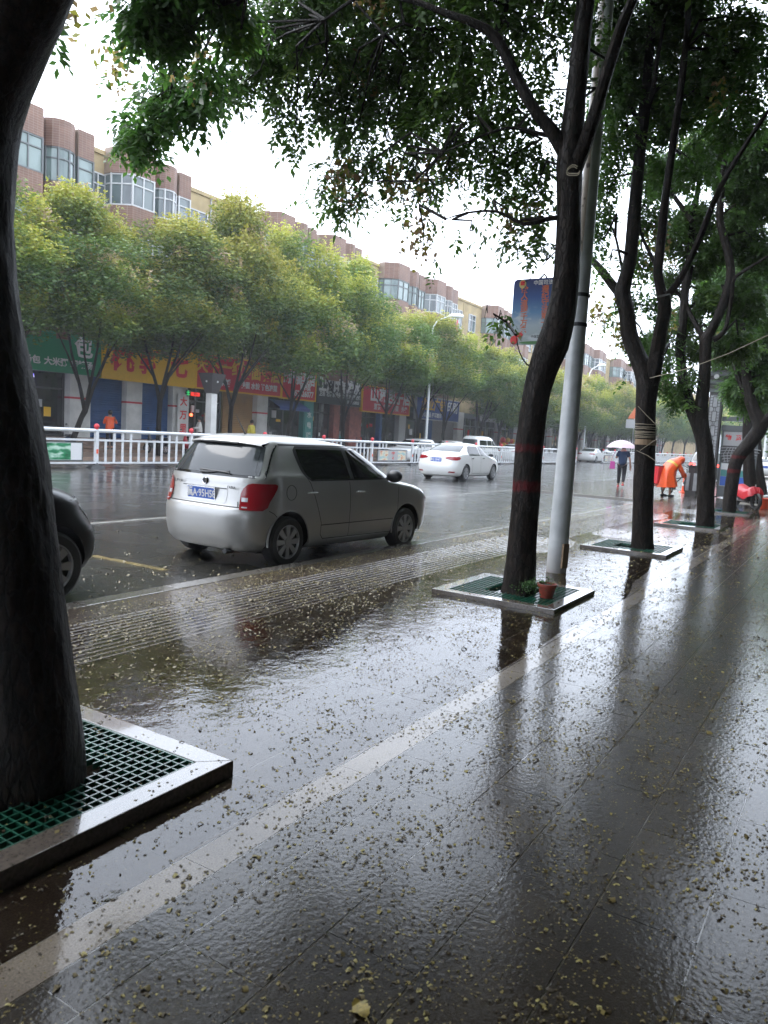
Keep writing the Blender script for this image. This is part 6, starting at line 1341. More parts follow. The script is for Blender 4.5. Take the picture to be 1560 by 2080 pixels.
b = MB(); b.b2(-2.28, -2.26, -.36, .36, .925, .94); b.build('chrome_strip', M['chrome'], ws); 
for sg in (-1, 1): rearp(SED, [(.33, sg*.52, sg*.74), (.38, sg*.56, sg*.78)], .008, 2, 5).build('reflector', M['tail_red'], ws)
# black car at the left edge, only its nose shows
BLK = Shape([(.18, -1.9, 1.92, .70, 6), (.24, -2.0, 2.04, .80, 5), (.36, -2.04, 2.12, .86, 3.9), (.50, -2.05, 2.15, .875, 3.7), (.62, -2.05, 2.13, .88, 3.6), (.70, -2.04, 2.06, .88, 3.6), (.80, -2.02, 1.99, .875, 3.6), (.88, -2.0, 1.96, .87, 3.8), (.95, -1.98, 1.86, .862, 4), (1.01, -1.97, 1.64, .852, 4.4), (1.06, -1.95, 1.2, .84, 5), (1.09, -1.94, .98, .83, 5), (1.2, -1.85, .75, .78, 5), (1.35, -1.7, .45, .72, 5), (1.45, -1.6, .1, .66, 4.6), (1.5, -1.4, -.3, .5, 4), (1.52, -1.1, -.6, .3, 3)], .5, .6)
zb = list(np.linspace(.18, 1.06, 20))+[1.1, 1.15, 1.2, 1.25, 1.3, 1.35, 1.4, 1.45, 1.475, 1.5, 1.51, 1.52]
blk = car('parked_car', 'black car cut off by the left trunk, only its headlight, wheel and bonnet corner showing', BLK, zb, 'paint_black', (2.60, 6.70, ROAD), R(-1.5), -1.3, 1.45, .32, [[(1.06, -1.1, .9), (1.35, -1.1, .45)]], [(1.1, -.65, .65), (1.4, -.55, .55)], [(.8, .6, -1.8), (.98, .62, -1.7)], .7, '', lights={'wind': [(1.08, -.7, .7), (1.44, -.55, .55)], 'head': [(.68, .50, 1.98), (.74, .42, 1.92), (.82, .42, 1.82), (.90, .50, 1.66)], 'mirror': (.75, 1.05, .97)}, track=.765)
rearp(BLK, [(.60, -.8, .8), (.612, -.8, .8)], .004, 2, 24, True).build('bumper_gap', M['frame_grey'], blk); rearp(BLK, [(.34, .5, .72), (.44, .5, .74)], .008, 3, 6, True).build('fog_lamp', M['lamp_head'], blk); rearp(BLK, [(.34, -.72, -.5), (.44, -.74, -.5)], .008, 3, 6, True).build('fog_lamp', M['lamp_head'], blk)
# small vehicles beyond
VAN = Shape([(.2, -1.9, 1.85, .68, 6), (.35, -1.98, 1.98, .76, 5), (.6, -2.0, 2.02, .79, 5), (.9, -1.99, 1.98, .79, 5), (1.05, -1.97, 1.86, .78, 5), (1.2, -1.94, 1.62, .76, 5), (1.4, -1.9, 1.32, .73, 5), (1.65, -1.84, 1.0, .69, 5), (1.8, -1.76, .8, .64, 4.6), (1.87, -1.6, .5, .55, 4), (1.9, -1.2, .2, .4, 3)])
zv = list(np.linspace(.2, 1.85, 20))+[1.87, 1.885, 1.9]
def van(label, paint, loc, rz, group='cars beyond the median railing', lit=False):
    return car('parked_van', label, VAN, zv, paint, loc, rz, -1.2, 1.25, .29, [[(1.08, -1.7, -.5), (1.6, -1.62, -.52)], [(1.08, -.42, .35), (1.6, -.42, .32)], [(1.08, .43, 1.5), (1.35, .42, 1.2), (1.6, .4, .9)]], [(1.1, -.6, .6), (1.65, -.55, .55)], [(.75, .6, -1.85), (1.0, .62, -1.82)], .6, '', group, 'van', lit, {'wind': [(1.1, -.65, .65), (1.7, -.56, .56)], 'head': [(.7, .4, 1.8), (.9, .4, 1.75)], 'mirror': (1.4, 1.15, .85)}, track=.68)
far_kw = dict(sed_kw); far_kw['doors'] = ()
GR = 'cars beyond the median railing'
f1 = car('parked_car', 'white hatchback beyond the railing, behind the slim lamp post', FAB, zf, 'paint_white', (41.3, 23.5, ROAD), R(180), -WB, WB, .292, [[(1.0, -.9, .85), (1.2, -1.0, .55), (1.35, -1.0, .25)]], [(1.04, -.6, .6), (1.34, -.52, .52)], [(.7, .6, -1.5), (.95, .6, -1.4)], .8, '', GR, lights={'wind': [(1.02, -.68, .68), (1.37, -.56, .56)], 'head': [(.64, .56, 1.86), (.84, .48, 1.56)], 'mirror': (.74, 1.0, .9)}, track=.715)
car('parked_car', 'white sedan with a dark open door line, second beyond the railing', SED, zs_s, 'paint_white', (45.6, 23.3, ROAD), R(175), group=GR, **{**far_kw, 'plate_z': 0})
van('white van with a square cab, roof showing above the driving sedan', 'paint_white', (51.3, 23.6, ROAD), R(0))
car('parked_car', 'small white car just in front of the van beyond the railing', SED, zs_s, 'paint_white', (58.0, 23.4, ROAD), R(0), group=GR, **{**far_kw, 'plate_z': 0})
van('white minivan beyond the railing, between the lamp post and the umbrella', 'paint_white', (88.0, 23.6, ROAD), R(180))
car('parked_car', 'white car with red lights partly behind the lamp post, beyond the railing', SED, zs_s, 'paint_white', (78.0, 23.3, ROAD), R(0), group=GR, **{**far_kw, 'plate_z': 0})
car('parked_car', 'grey car next to the white minivan on its left, beyond the railing', SED, zs_s, 'paint_grey', (83.0, 24.0, ROAD), R(180), group=GR, **{**far_kw, 'plate_z': 0})
car('parked_car', 'white car under the left rim of the umbrella, beyond the railing', SED, zs_s, 'paint_white', (97.5, 23.6, ROAD), R(0), group=GR, **{**far_kw, 'plate_z': 0})
car('parked_car', 'dark car behind the head of the person with the umbrella', SED, zs_s, 'paint_grey', (108, 23.6, ROAD), R(0), group=GR, **{**far_kw, 'plate_z': 0})
van('small pale van far down the road above the orange hood', 'paint_white', (142, 22.0, ROAD), R(180))
SUV = Shape([(.2, -2.1, 2.1, .75, 6), (.35, -2.2, 2.2, .86, 5), (.6, -2.22, 2.24, .9, 4.6), (.85, -2.18, 2.15, .9, 4.6), (1.0, -2.14, 1.8, .88, 4.6), (1.08, -2.12, 1.2, .86, 5), (1.2, -2.06, .95, .82, 5), (1.4, -1.92, .62, .76, 5), (1.58, -1.78, .25, .70, 5), (1.66, -1.7, -.1, .62, 4.6), (1.7, -1.4, -.5, .45, 4)])
zu = list(np.linspace(.2, 1.66, 22))+[1.68, 1.7]
sv = car('moving_car', 'dark car driving away with its brake lights glowing, right of the orange raincoat', SUV, zu, 'paint_grey', (47.6, 7.25, ROAD), R(0), -1.35, 1.35, .34, [[(1.1, -1.7, .9), (1.55, -1.55, .3)]], [(1.15, -.7, .7), (1.52, -.6, .6)], [(.88, .5, -1.95), (1.02, .5, -1.9)], .72, '', None, 'car', True, {'mirror': (.7, 1.15, 1.0)})
rearp(SUV, [(1.60, -.35, .35), (1.63, -.33, .33)], .03, 2, 8).build('high_brake_light', M['brake_glow'], sv)
car('moving_car', 'white car seen between the trunks at the right edge', SED, zs_s, 'paint_white', (62.0, 5.6, .0), R(0), group=None, **{**far_kw, 'plate_z': .8})
# ---- two wheelers
def tube_obj(name, pts, r, m, parent, n=7):
    b = MB(); b.tube(pts, r, n); return b.build(name, M[m], parent, smooth=True)
def bike_wheel(name, parent, x, y, z, r, tr=.02, spokes=16):
    b = MB(); n = 24; m_ = 6; V = []
    for i in range(n):
        a = 2*math.pi*i/n
        for j in range(m_): q = 2*math.pi*j/m_; V.append(((r-tr+tr*math.cos(q))*math.cos(a), tr*math.sin(q), (r-tr+tr*math.cos(q))*math.sin(a)))
    b.add(V, [(i*m_+j, i*m_+(j+1) % m_, ((i+1) % n)*m_+(j+1) % m_, ((i+1) % n)*m_+j) for i in range(n) for j in range(m_)])
    o = b.build(name, M['black_rubber'], parent, smooth=True, loc=(x, y, z))
    s = MB()
    for i in range(spokes): a = 2*math.pi*i/spokes; s.tube([(0, .015*(-1)**i, 0), ((r-tr*2)*math.cos(a), 0, (r-tr*2)*math.sin(a))], .0022 if r > .25 else .012, 4, False)
    s.lathe([(.025, -.035), (.025, .035)], (0, 0, 0), 8, 'y'); s.build('spokes', M['steel'], o); return o
def bicycle(loc, rz, label, lean=0.0, m='dark_metal', cat='bicycle', name='bicycle'):
    t = empty(name, loc, rz, label, cat); t.rotation_euler[0] = lean
    bike_wheel('wheel', t, -.52, 0, .33, .33); bike_wheel('wheel', t, .52, 0, .33, .33)
    bb_ = (-.08, 0, .28); seat = (-.22, 0, .72); head = (.36, 0, .74)
    for n_, p in (('frame_tube', [bb_, seat]), ('frame_tube', [bb_, head]), ('frame_tube', [(-.2, 0, .66), (.34, 0, .68)]), ('chain_stay', [bb_, (-.52, 0, .33)]), ('seat_stay', [seat, (-.52, 0, .33)]), ('fork', [(.33, 0, .84), (.42, 0, .55), (.52, 0, .33)]), ('seat_post', [seat, (-.25, 0, .86)])): tube_obj(n_, p, .016, m, t)
    tube_obj('handlebar', [(.26, -.27, .98), (.36, -.22, .99), (.33, 0, .93), (.36, .22, .99), (.26, .27, .98)], .012, 'steel', t)
    b = MB(); b.box((-.27, 0, .89), (.25, .14, .05), 0, .7); b.build('saddle', M['black_rubber'], t, bevel=.012)
    b = MB(); b.lathe([(.09, -.01), (.09, .01)], (-.08, -.05, .28), 14, 'y'); b.box((-.02, -.1, .2), (.09, .08, .02)); b.box((-.14, .1, .36), (.09, .08, .02)); b.build('crank', M['steel'], t)
    b = MB(); b.tube([(-.52+.36*math.cos(a), 0, .33+.36*math.sin(a)) for a in [R(20+15*k) for k in range(12)]], .02, 5); b.build('mudguard', M[m], t)
    return t
bicycle((29.2, 3.75, 0), R(70), 'dark bicycle leaning against the notice board behind the third trunk', .12)
bicycle((28.0, 1.55, 0), R(95), 'dark bicycle half cut off by the right edge of the picture', .1)
# cargo tricycle with the sanitation box
tc = empty('cargo_tricycle', (28.2, 5.45, 0), R(-25), 'cargo tricycle with a red box behind the bending person', 'tricycle')
b = MB(); b.box((-.95, 0, .72), (.95, .78, .58), 0, 1.06); b.build('cargo_box', M['red_plastic'], tc, bevel=.01); b = MB(); b.box((-.95, 0, 1.03), (1.02, .84, .03)); b.build('box_rim', M['dark_metal'], tc)
for s in (-1, 1): bike_wheel('wheel', tc, -.95, s*.45, .33, .33)
bike_wheel('wheel', tc, .92, 0, .33, .33)
for n_, p in (('frame_tube', [(-1.4, 0, .42), (-.1, 0, .36)]), ('frame_tube', [(-.1, 0, .3), (-.22, 0, .78)]), ('frame_tube', [(-.1, 0, .3), (.70, 0, .82)]), ('frame_tube', [(-.2, 0, .55), (.66, 0, .66)]), ('fork', [(.66, 0, .95), (.78, 0, .6), (.92, 0, .33)]), ('seat_post', [(-.22, 0, .78), (-.25, 0, .92)]), ('axle', [(-.95, -.45, .33), (-.95, .45, .33)])): tube_obj(n_, p, .02, 'dark_metal', tc)
tube_obj('handlebar', [(.42, -.3, 1.1), (.6, -.26, 1.12), (.66, 0, 1.0), (.6, .26, 1.12), (.42, .3, 1.1)], .013, 'dark_metal', tc)
b = MB(); b.box((-.27, 0, .95), (.26, .2, .06), 0, .7); b.build('saddle', M['black_rubber'], tc, bevel=.015)
b = MB(); b.tube([(.92+.37*math.cos(a), 0, .33+.37*math.sin(a)) for a in [R(25+13*k) for k in range(12)]], .028, 6); b.build('mudguard', M['trim_black'], tc)
b = MB(); b.lathe([(.1, -.01), (.1, .01)], (-.05, -.06, .3), 14, 'y'); b.box((.02, -.12, .22), (.1, .09, .02)); b.box((-.12, .12, .38), (.1, .09, .02)); b.build('crank', M['steel'], tc)
# motorcycle with a red rain cover
mo = empty('motorcycle', (24.7, 2.72, 0), R(-143), 'motorcycle under a dark red rain cover beside the leaning trunk', 'motorcycle')
mo.scale = (.88, .88, .85)
for x in (-.62, .62): bike_wheel('wheel', mo, x, 0, .29, .29, .055, 6)
b = MB(); V = []; prof = [(-.9, .42, .14), (-.85, .60, .2), (-.7, .68, .25), (-.3, .70, .27), (.0, .69, .28), (.25, .74, .29), (.42, .78, .30), (.55, .72, .28), (.64, .56, .22), (.68, .45, .16)]
for x, zt, w_ in prof:
    for k in range(9):
        a = math.pi*k/8; V.append((x+.02*math.sin(k*3+x*9), w_*math.cos(a)*(1+.08*math.sin(5*a+x*7)), .40-.08*math.sin(x*6)+(zt-.40+.05)*math.sin(a)**.7))
b.add(V, [(i*9+k, i*9+k+1, (i+1)*9+k+1, (i+1)*9+k) for i in range(len(prof)-1) for k in range(8)]); b.build('rain_cover', M['red_tarp'], mo, smooth=True)
b = MB(); b.box((0, 0, .36), (.55, .24, .22)); b.box((-.5, 0, .45), (.5, .16, .1)); b.build('engine', M['dark_metal'], mo, bevel=.03)
tube_obj('fork', [(.5, 0, .85), (.62, 0, .29)], .025, 'steel', mo); tube_obj('exhaust', [(.2, -.14, .25), (-.6, -.16, .28), (-.85, -.16, .34)], .03, 'steel', mo)
tube_obj('stand', [(0, .1, .3), (.02, .25, .02)], .012, 'steel', mo)
b = MB(); b.tube([(-.62+.34*math.cos(a), 0, .29+.34*math.sin(a)) for a in [R(30+13*k) for k in range(11)]], .03, 6); b.build('mudguard', M['red_plastic'], mo)
sh_ = empty('orange_basin', (25.2, 2.22, 0), 0, 'orange plastic basin with a pole standing in it near the right edge', 'basin')
b = MB(); b.lathe([(.14, 0), (.22, .3), (.24, .31), (.22, .315), (.135, .02)], (0, 0, 0), 18); b.build('tub', M['plastic_orange'], sh_, smooth=True); tube_obj('pole', [(.0, .05, .03), (0, -.32, .95)], .015, 'plastic_orange', sh_)
tube_obj_ = empty('traffic_cone', (30.9, 5.6, ROAD+.08), 0, 'slim red traffic post on the wet ground between tricycle and bin', 'traffic cone')
b = MB(); b.lathe([(.16, 0), (.16, .03), (.07, .04), (.035, .65), (.02, .7)], (0, 0, 0), 14); b.build('cone', M['plastic_orange'], tube_obj_, smooth=True); b = MB(); b.lathe([(.062, .25), (.056, .38)], (0, 0, 0), 14); b.build('reflective_band', M['txt_white'], tube_obj_)
# ================================================================== PEOPLE
def skin_mesh(name, verts, edges, radii, m, sub=1, root=0):
    me = bpy.data.meshes.new(name); me.from_pydata([tuple(v) for v in verts], edges, []); o = bpy.data.objects.new('tmp_skin', me); col.objects.link(o)
    md = o.modifiers.new('s', 'SKIN'); md.use_smooth_shade = True
    sv_ = me.skin_vertices[0].data
    for i, r in enumerate(radii):
        sv_[i].radius = (r, r) if not hasattr(r, '__len__') else r
    sv_[root].use_root = True
    s = o.modifiers.new('u', 'SUBSURF'); s.levels = sub; s.render_levels = sub
    out = evaluated(o, name); bpy.data.objects.remove(o); out.materials.clear(); out.materials.append(m)
    out.polygons.foreach_set('use_smooth', [True]*len(out.polygons)); return out
def person(loc, rz, label, J, cloth, hair=True, extra=None, cat='person', shoes='black_rubber'):
    """J: joint name -> (x forward, y left, z). One continuous body, clothes as children"""
    t = empty('person', loc, rz, label, cat)
    names = ['pelvis', 'waist', 'chest', 'neck', 'head0', 'head1']; V = [J[k] for k in names]; E = [(0, 1), (1, 2), (2, 3), (3, 4), (4, 5)]; Rr = [.13, .12, .14, .05, .085, .075]
    def chain(start, pts, rr):
        i = start
        for p, r in zip(pts, rr): V.append(p); Rr.append(r); E.append((i, len(V)-1)); i = len(V)-1
        return i
    for s in 'lr':
        h = chain(2, [J['sh_'+s], J['el_'+s], J['wr_'+s]], [.055, .042, .03])
        w_ = Vector(J['wr_'+s]); d = (w_-Vector(J['el_'+s])).normalized(); sd_ = d.cross(Vector((0, 0, 1)) if abs(d.z) < .9 else Vector((1, 0, 0))).normalized()
        pm_ = chain(h, [w_+d*.05], [.032])
        for q, L in zip((-1.5, -.5, .5, 1.5), (.065, .08, .078, .06)):
            k = w_+d*.09+sd_*q*.017; chain(pm_, [k, k+d*L*.5+Vector((0, 0, -.012)), k+d*L+Vector((0, 0, -.035))], [.0095, .009, .0075])
        k = w_+d*.03+sd_*.035; chain(h, [k, k+d*.045+sd_*.012], [.012, .009])
        f = chain(0, [J['hip_'+s], J['kn_'+s], J['an_'+s]], [.085, .058, .04]); a = Vector(J['an_'+s]); chain(f, [a+Vector((.05, 0, -.05)), a+Vector((.17, 0, -.06))], [.035, .028])
    link('body', skin_mesh('body', V, E, Rr, M['skin'], 1), t)
    # face and hair
    hd = (Vector(J['head0'])+Vector(J['head1']))/2; fd = Vector(J.get('face', (1, 0, 0))).normalized(); up = (Vector(J['head1'])-Vector(J['neck'])).normalized(); sd_ = up.cross(fd).normalized()
    b = MB(); b.ball(tuple(hd-fd*.02+up*.025), .108, 14, 10, (.95, .95, 1.05)); 
    if hair: b.build('hair', M['hair'], t, smooth=True)
    for q in (-1, 1):
        b = MB(); b.ball(tuple(hd+fd*.088+sd_*q*.03+up*.0), .011, 6, 4); b.build('eye', M['hair'], t)
        b = MB(); b.ball(tuple(hd+sd_*q*.085-up*.01), .018, 6, 4, (.9, .5, 1.3)); b.build('ear', M['skin'], t)
    b = MB(); b.ball(tuple(hd+fd*.098-up*.03), .014, 6, 4); b.build('nose', M['skin'], t); b = MB(); b.tube([tuple(hd+fd*.09-up*.06-sd_*.02), tuple(hd+fd*.09-up*.06+sd_*.02)], .005, 5); b.build('mouth', M['skin'], t)
    # clothes
    if 'top' in cloth:
        V = [tuple(Vector(J['pelvis'])-Vector((0, 0, .10))), J['waist'], J['chest'], tuple(Vector(J['neck'])-Vector((0, 0, .03)))]; E = [(0, 1), (1, 2), (2, 3)]; Rr = [.18, .165, .17, .07]
        n0 = len(V)
        for s in 'lr':
            sh0, el, wr = Vector(J['sh_'+s]), Vector(J['el_'+s]), Vector(J['wr_'+s]); V.append(sh0); E.append((2, len(V)-1)); Rr.append(.078); V.append(el if cloth.get('long', True) else sh0.lerp(el, .75)); E.append((len(V)-2, len(V)-1)); Rr.append(.062)
            if cloth.get('long', True): V.append(el.lerp(wr, .9)); E.append((len(V)-2, len(V)-1)); Rr.append(.05)
        link('shirt', skin_mesh('shirt', V, E, Rr, M[cloth['top']], 2), t)
    if 'legs' in cloth:
        V = [tuple(Vector(J['pelvis'])+Vector((0, 0, .07)))]; E = []; Rr = [.165]
        for s in 'lr':
            for k, r in (('hip_', .105), ('kn_', .08)): V.append(J[k+s]); Rr.append(r)
            V.append(tuple(Vector(J['kn_'+s]).lerp(Vector(J['an_'+s]), cloth.get('leglen', .9)))); Rr.append(.062)
            n1 = len(V); E += [(0, n1-3), (n1-3, n1-2), (n1-2, n1-1)]
        link('trousers', skin_mesh('trousers', V, E, Rr, M[cloth['legs']], 2), t)
    for s in 'lr':
        a = Vector(J['an_'+s]); b = MB(); b.ball(tuple(a+Vector((.07, 0, -.055))), 1, 10, 6, (.14, .052, .045)); b.build('shoe', M[shoes], t, smooth=True)
    return t
def joints(**k):
    J = dict(pelvis=(0, 0, .93), waist=(0, 0, 1.08), chest=(.01, 0, 1.30), neck=(.01, 0, 1.46), head0=(.02, 0, 1.55), head1=(.03, 0, 1.64), sh_l=(0, .17, 1.38), sh_r=(0, -.17, 1.38), el_l=(-.02, .25, 1.12), el_r=(-.02, -.25, 1.12), wr_l=(.04, .26, .88), wr_r=(.04, -.26, .88),
             hip_l=(0, .09, .88), hip_r=(0, -.09, .88), kn_l=(.05, .1, .48), kn_r=(.05, -.1, .48), an_l=(0, .1, .09), an_r=(0, -.1, .09))
    J.update(k); return J
# walker with the pink umbrella, seen from behind, mid-stride
wk = person((30.61, 7.91, 0), R(12), 'person in a dark blue top and black trousers walking away under a pink umbrella',
    joints(kn_l=(.12, .10, .50), an_l=(.16, .10, .09), kn_r=(-.02, -.09, .47), an_r=(-.28, -.09, .17), el_l=(.02, .26, 1.14), wr_l=(.12, .2, 1.22), el_r=(-.08, -.27, 1.13), wr_r=(-.02, -.30, .87)), dict(top='navy_cloth', legs='black_cloth', long=False), shoes='red_plastic')
um = empty('umbrella', (30.7, 8.02, 0), R(12), 'pale pink umbrella held over the walking person', 'umbrella')
b = MB(); V = []; nr_, na = 6, 40; RU = .60; zt = 1.86
for i in range(nr_+1):
    f = i/nr_; 
    for k in range(na):
        a = 2*math.pi*k/na; sc_ = 1-.05*f*abs(math.sin(a*4)); V.append((RU*f*sc_*math.cos(a), RU*f*sc_*math.sin(a), zt-.30*f**2.2+(-.012 if i == nr_ and k % 5 == 0 else 0)))
b.add(V, [(i*na+k, i*na+(k+1) % na, (i+1)*na+(k+1) % na, (i+1)*na+k) for i in range(nr_) for k in range(na)])
def m_umb():
    m, n, b_, o = newmat('umbrella_cloth'); b_.inputs['Base Color'].default_value = (.66, .5, .58, 1); b_.inputs['Roughness'].default_value = .4
    t_ = N(n, 'ShaderNodeBsdfTranslucent'); t_.inputs[0].default_value = (.75, .62, .7, 1); x = N(n, 'ShaderNodeMixShader'); x.inputs[0].default_value = .35
    n.links.new(b_.outputs[0], x.inputs[1]); n.links.new(t_.outputs[0], x.inputs[2]); n.links.new(x.outputs[0], o.inputs[0]); M['umbrella_cloth'] = m
m_umb()
b.build('canopy', M['umbrella_cloth'], um, smooth=True)
tube_obj('shaft', [(0, 0, zt+.06), (0, .02, 1.5), (0, .06, 1.18)], .007, 'steel', um); tube_obj('handle', [(0, .06, 1.18), (0, .065, 1.10), (.03, .068, 1.08)], .013, 'black_rubber', um)
for k in range(8):
    a = R(45*k); tube_obj('rib', [(0, 0, zt-.015), (RU*.5*math.cos(a), RU*.5*math.sin(a), zt-.08), (RU*.97*math.cos(a), RU*.97*math.sin(a), zt-.30)], .003, 'steel', um, 4)
hb = empty('handbag', (30.62, 8.3, 0), R(12), 'magenta bag hanging at the left side of the walking person', 'bag')
b = MB(); b.box((0, 0, .86), (.10, .22, .30), 0, .8); b.build('bag_body', M['magenta'], hb, bevel=.03); tube_obj('strap', [(0, .07, 1.0), (-.02, .0, 1.25), (0, -.09, 1.42)], .008, 'magenta', hb)
# person in the orange raincoat, bending over toward the tricycle
J = joints(pelvis=(-.10, 0, .88), waist=(.02, 0, 1.0), chest=(.20, 0, 1.13), neck=(.33, .0, 1.20), head0=(.42, 0, 1.21), head1=(.50, 0, 1.20), sh_l=(.18, .17, 1.12), sh_r=(.18, -.17, 1.12), el_l=(.22, .28, .90), el_r=(.34, -.22, .86), wr_l=(.26, .34, .70), wr_r=(.52, -.12, .72), hip_l=(-.10, .1, .84), hip_r=(-.10, -.1, .84), kn_l=(-.02, .14, .46), kn_r=(.04, -.1, .46), an_l=(-.10, .17, .09), an_r=(-.02, -.13, .09), face=(.5, 0, -.8))
oc = person((27.15, 5.42, 0), R(-42), 'person in a hooded orange raincoat bending over beside the tricycle', J, dict(legs='navy_cloth', leglen=.55), hair=False)
b = MB(); V = []   # coat: rings from hood to hem
rings = [((.52, 0, 1.26), .05, .05), ((.50, 0, 1.27), .10, .10), ((.42, 0, 1.26), .135, .13), ((.33, 0, 1.22), .12, .125), ((.26, 0, 1.16), .15, .20), ((.12, 0, 1.09), .18, .245), ((0, 0, .98), .19, .24), ((-.08, 0, .84), .21, .25), ((-.10, 0, .64), .24, .28), ((-.09, 0, .46), .27, .31), ((-.08, 0, .34), .285, .33)]
na = 28; pr = None
for i, (c, rx, ry) in enumerate(rings):
    c = Vector(c); nx_ = Vector(rings[min(i+1, len(rings)-1)][0])-Vector(rings[max(i-1, 0)][0]); nx_.normalize(); sd_ = Vector((0, 1, 0)); uu = sd_.cross(nx_).normalized()
    for k in range(na):
        a = 2*math.pi*k/na; wv = 1+(.02+.07*max(0, i-5)/5)*math.sin(a*7+i*.15); kk = 1.0 if i < 3 else 1.16; V.append(c+uu*rx*kk*math.cos(a)*wv+sd_*ry*kk*math.sin(a)*wv)
b.add(V, [(i*na+k, i*na+(k+1) % na, (i+1)*na+(k+1) % na, (i+1)*na+k) for i in range(len(rings)-1) for k in range(na)]); b.f.append(tuple(range(na))[::-1]); b.m.append(0)
b.build('raincoat', M['orange_coat'], oc, smooth=True)
for s in 'lr':
    a, e, w_ = Vector(J['sh_'+s]), Vector(J['el_'+s]), Vector(J['wr_'+s]); b = MB(); b.tube([a, a.lerp(e, .5), e, e.lerp(w_, .5), e.lerp(w_, .95)], [.09, .085, .078, .08, .09], 12, False); b.build('sleeve', M['orange_coat'], oc, smooth=True)
mk('reflective_lime', (.6, .3, .03), .4)
bv = V; b = MB()
for k in range(na//2+1):
    a_, b_ = 5*na+(k-na//4) % na, 6*na+(k-na//4) % na; a2, b2_ = 5*na+(k+1-na//4) % na, 6*na+(k+1-na//4) % na
    if k <= na//2-1:
        p = [Vector(bv[a_]).lerp(Vector(bv[b_]), .2), Vector(bv[a2]).lerp(Vector(bv[b2_]), .2), Vector(bv[a2]).lerp(Vector(bv[b2_]), .6), Vector(bv[a_]).lerp(Vector(bv[b_]), .6)]
        c = Vector((.06, 0, 1.03)); b.add([q+(q-c).normalized()*.008 for q in p], [(0, 1, 2, 3)])
b.build('reflective_band', M['reflective_lime'], oc)
# worker in an orange jacket across the road
ow = person((22.35, 28.15, .03+.12), R(40), 'person in an orange jacket standing before the blue shutters across the road', joints(el_l=(.05, .27, 1.12), wr_l=(.2, .15, 1.3), el_r=(.05, -.27, 1.15), wr_r=(.22, -.18, 1.25)), dict(top='orange_coat', legs='black_cloth'))
ow.location = (22.35, 28.15, .20); 
b = MB(); b.lathe([(.20, 0), (.19, .25), (.17, .5), (.155, .65)], (0, 0, .72), 16); b.build('coat_skirt', M['orange_coat'], ow, smooth=True)
ww = person((27.68, 28.1, .20), R(150), 'person in a loose white top standing beyond the railing by the stone column', joints(el_l=(.1, .24, 1.12), wr_l=(.32, .12, 1.12), el_r=(.1, -.24, 1.12), wr_r=(.32, -.12, 1.1)), dict(top='white_cloth', legs='black_cloth'))
yw = person((31.65, 28.2, .20), R(-90), 'person in a yellow rain jacket by the white pillar behind the silver car roof', joints(), dict(top='yellow_cloth', legs='black_cloth'))
# mopeds and goods standing before the shops across the road
def moped(x, y, rz, label, m):
    t = empty('moped', (x, y, .03), rz, label, 'moped', 'mopeds parked before the shops'); bike_wheel('wheel', t, -.5, 0, .24, .24, .05, 6); bike_wheel('wheel', t, .55, 0, .24, .24, .05, 6)
    b = MB(); b.tube([(-.7, 0, .55), (-.3, 0, .6), (-.1, 0, .35), (.25, 0, .33), (.42, 0, .6), (.45, 0, .9)], [.1, .15, .13, .1, .12, .06], 10); b.build('body', M[m], t, smooth=True); b = MB(); b.box((-.4, 0, .74), (.6, .24, .09), 0, .85); b.build('seat', M['black_rubber'], t, bevel=.03)
    tube_obj('handlebar', [(.35, -.3, 1.0), (.42, 0, .95), (.35, .3, 1.0)], .018, 'dark_metal', t); tube_obj('fork', [(.45, 0, .9), (.55, 0, .24)], .03, 'steel', t)
    b = MB(); b.ball((.3, .28, 1.18), .05, 8, 5, (.4, 1, .8)); b.ball((.3, -.28, 1.18), .05, 8, 5, (.4, 1, .8)); b.build('mirror', M['dark_metal'], t); return t
for k, (x, m, lb) in enumerate([(20.3, 'navy_cloth', 'dark blue moped left of the orange jacketed person'), (24.9, 'dark_metal', 'dark moped with raised mirrors before the second blue shutter'), (26.9, 'red_tarp', 'dark red moped before the white pillar'), (34.0, 'dark_metal', 'black moped by the ochre roller door'), (37.6, 'steel', 'grey moped before the dark open shop'), (42.3, 'navy_cloth', 'blue moped under the black kitchen ware board')]): moped(x, 28.0, R((40, 100, 70, 120, 80, 60)[k]), lb, m)
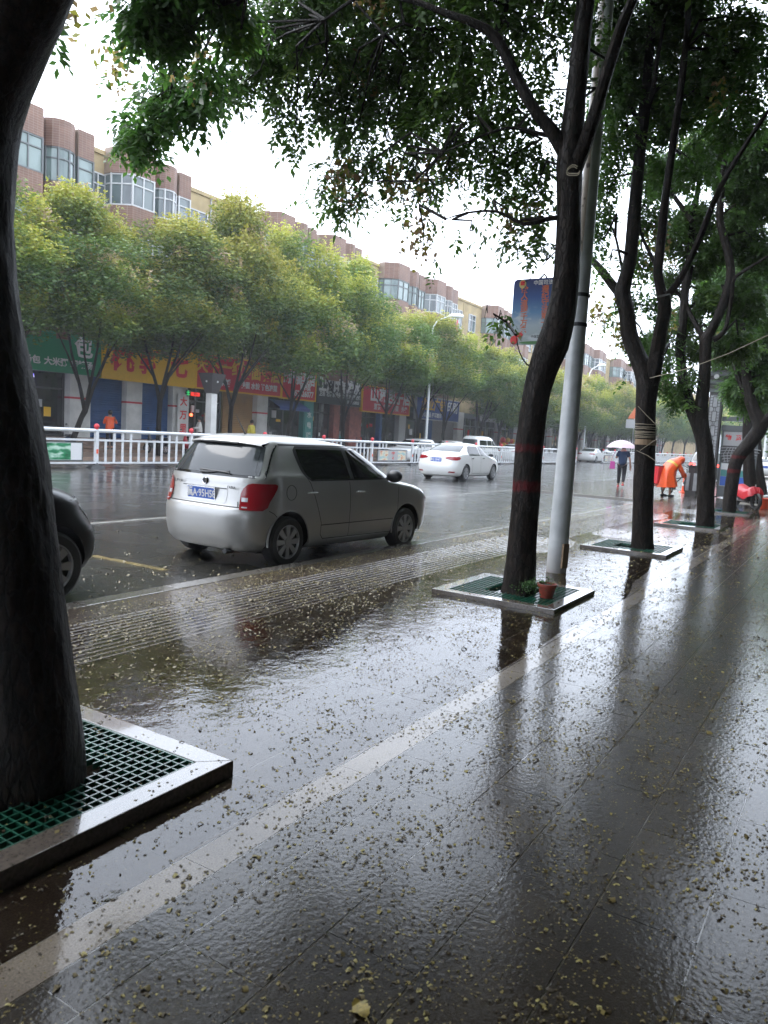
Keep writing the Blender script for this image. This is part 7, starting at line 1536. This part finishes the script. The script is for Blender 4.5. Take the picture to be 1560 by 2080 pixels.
for k, x in enumerate((66, 68.5, 71, 73.5)):
    t = empty('goods_pile', (x, 27.9, .03), 0, ['red goods heaped outside the far shop, first from the left', 'red and yellow goods outside the far shop, second from the left', 'red goods outside the far shop, third from the left', 'red goods nearest to the leaning trunk'][k], 'goods', 'red goods outside the far shops')
    for q in range(6): b = MB(); b.ball((rnd.uniform(-.8, .8), rnd.uniform(-.3, .3), rnd.uniform(.5, 1.7)), rnd.uniform(.2, .34), 8, 6); b.build('lantern', M['red_plastic' if q % 4 else 'txt_yellow'], t, smooth=True)
    b = MB(); b.box((0, 0, .4), (1.9, .8, .8)); b.build('stand', M['sign_red'], t)
ts = empty('warning_sign', (90.5, 22.5, 0), 0, 'yellow triangular warning sign seen just right of the lamp post', 'road sign')
b = MB(); b.add([(0, -.75, 5.0), (0, .75, 5.0), (0, 0, 6.3), (.04, -.75, 5.0), (.04, .75, 5.0), (.04, 0, 6.3)], [(0, 2, 1), (3, 4, 5), (0, 1, 4, 3), (1, 2, 5, 4), (2, 0, 3, 5)]); b.build('triangle', M['txt_orange'], ts); tube_obj('post', [(.06, 0, -.1), (.06, 0, 5.5)], .06, 'steel', ts)
b = MB(); b.b2(-.01, .05, -.9, .9, 3.9, 4.9); b.build('lower_board', M['sign_grey'], ts)
# air: rain haze
hz = MB(); hz.b2(-70, 720, -620+590, 60, -1.2, 26); ho = hz.build('haze', []) if False else None
me = bpy.data.meshes.new('haze'); x0, x1, y0_, y1_, z0_, z1_ = -305, 1205, -605, 905, -1.5, 40
me.from_pydata([(x0, y0_, z0_), (x1, y0_, z0_), (x1, y1_, z0_), (x0, y1_, z0_), (x0, y0_, z1_), (x1, y0_, z1_), (x1, y1_, z1_), (x0, y1_, z1_)], [], [(3, 2, 1, 0), (4, 5, 6, 7), (0, 1, 5, 4), (1, 2, 6, 5), (2, 3, 7, 6), (3, 0, 4, 7)])
hm = bpy.data.materials.new('haze'); hm.use_nodes = True; hm.node_tree.nodes.clear(); pv = hm.node_tree.nodes.new('ShaderNodeVolumePrincipled'); oo = hm.node_tree.nodes.new('ShaderNodeOutputMaterial')
pv.inputs['Color'].default_value = (.86, .9, .96, 1); pv.inputs['Density'].default_value = .0008; pv.inputs['Anisotropy'].default_value = .2; hm.node_tree.links.new(pv.outputs[0], oo.inputs['Volume'])
me.materials.append(hm); tag(link('haze', me), kind='stuff')
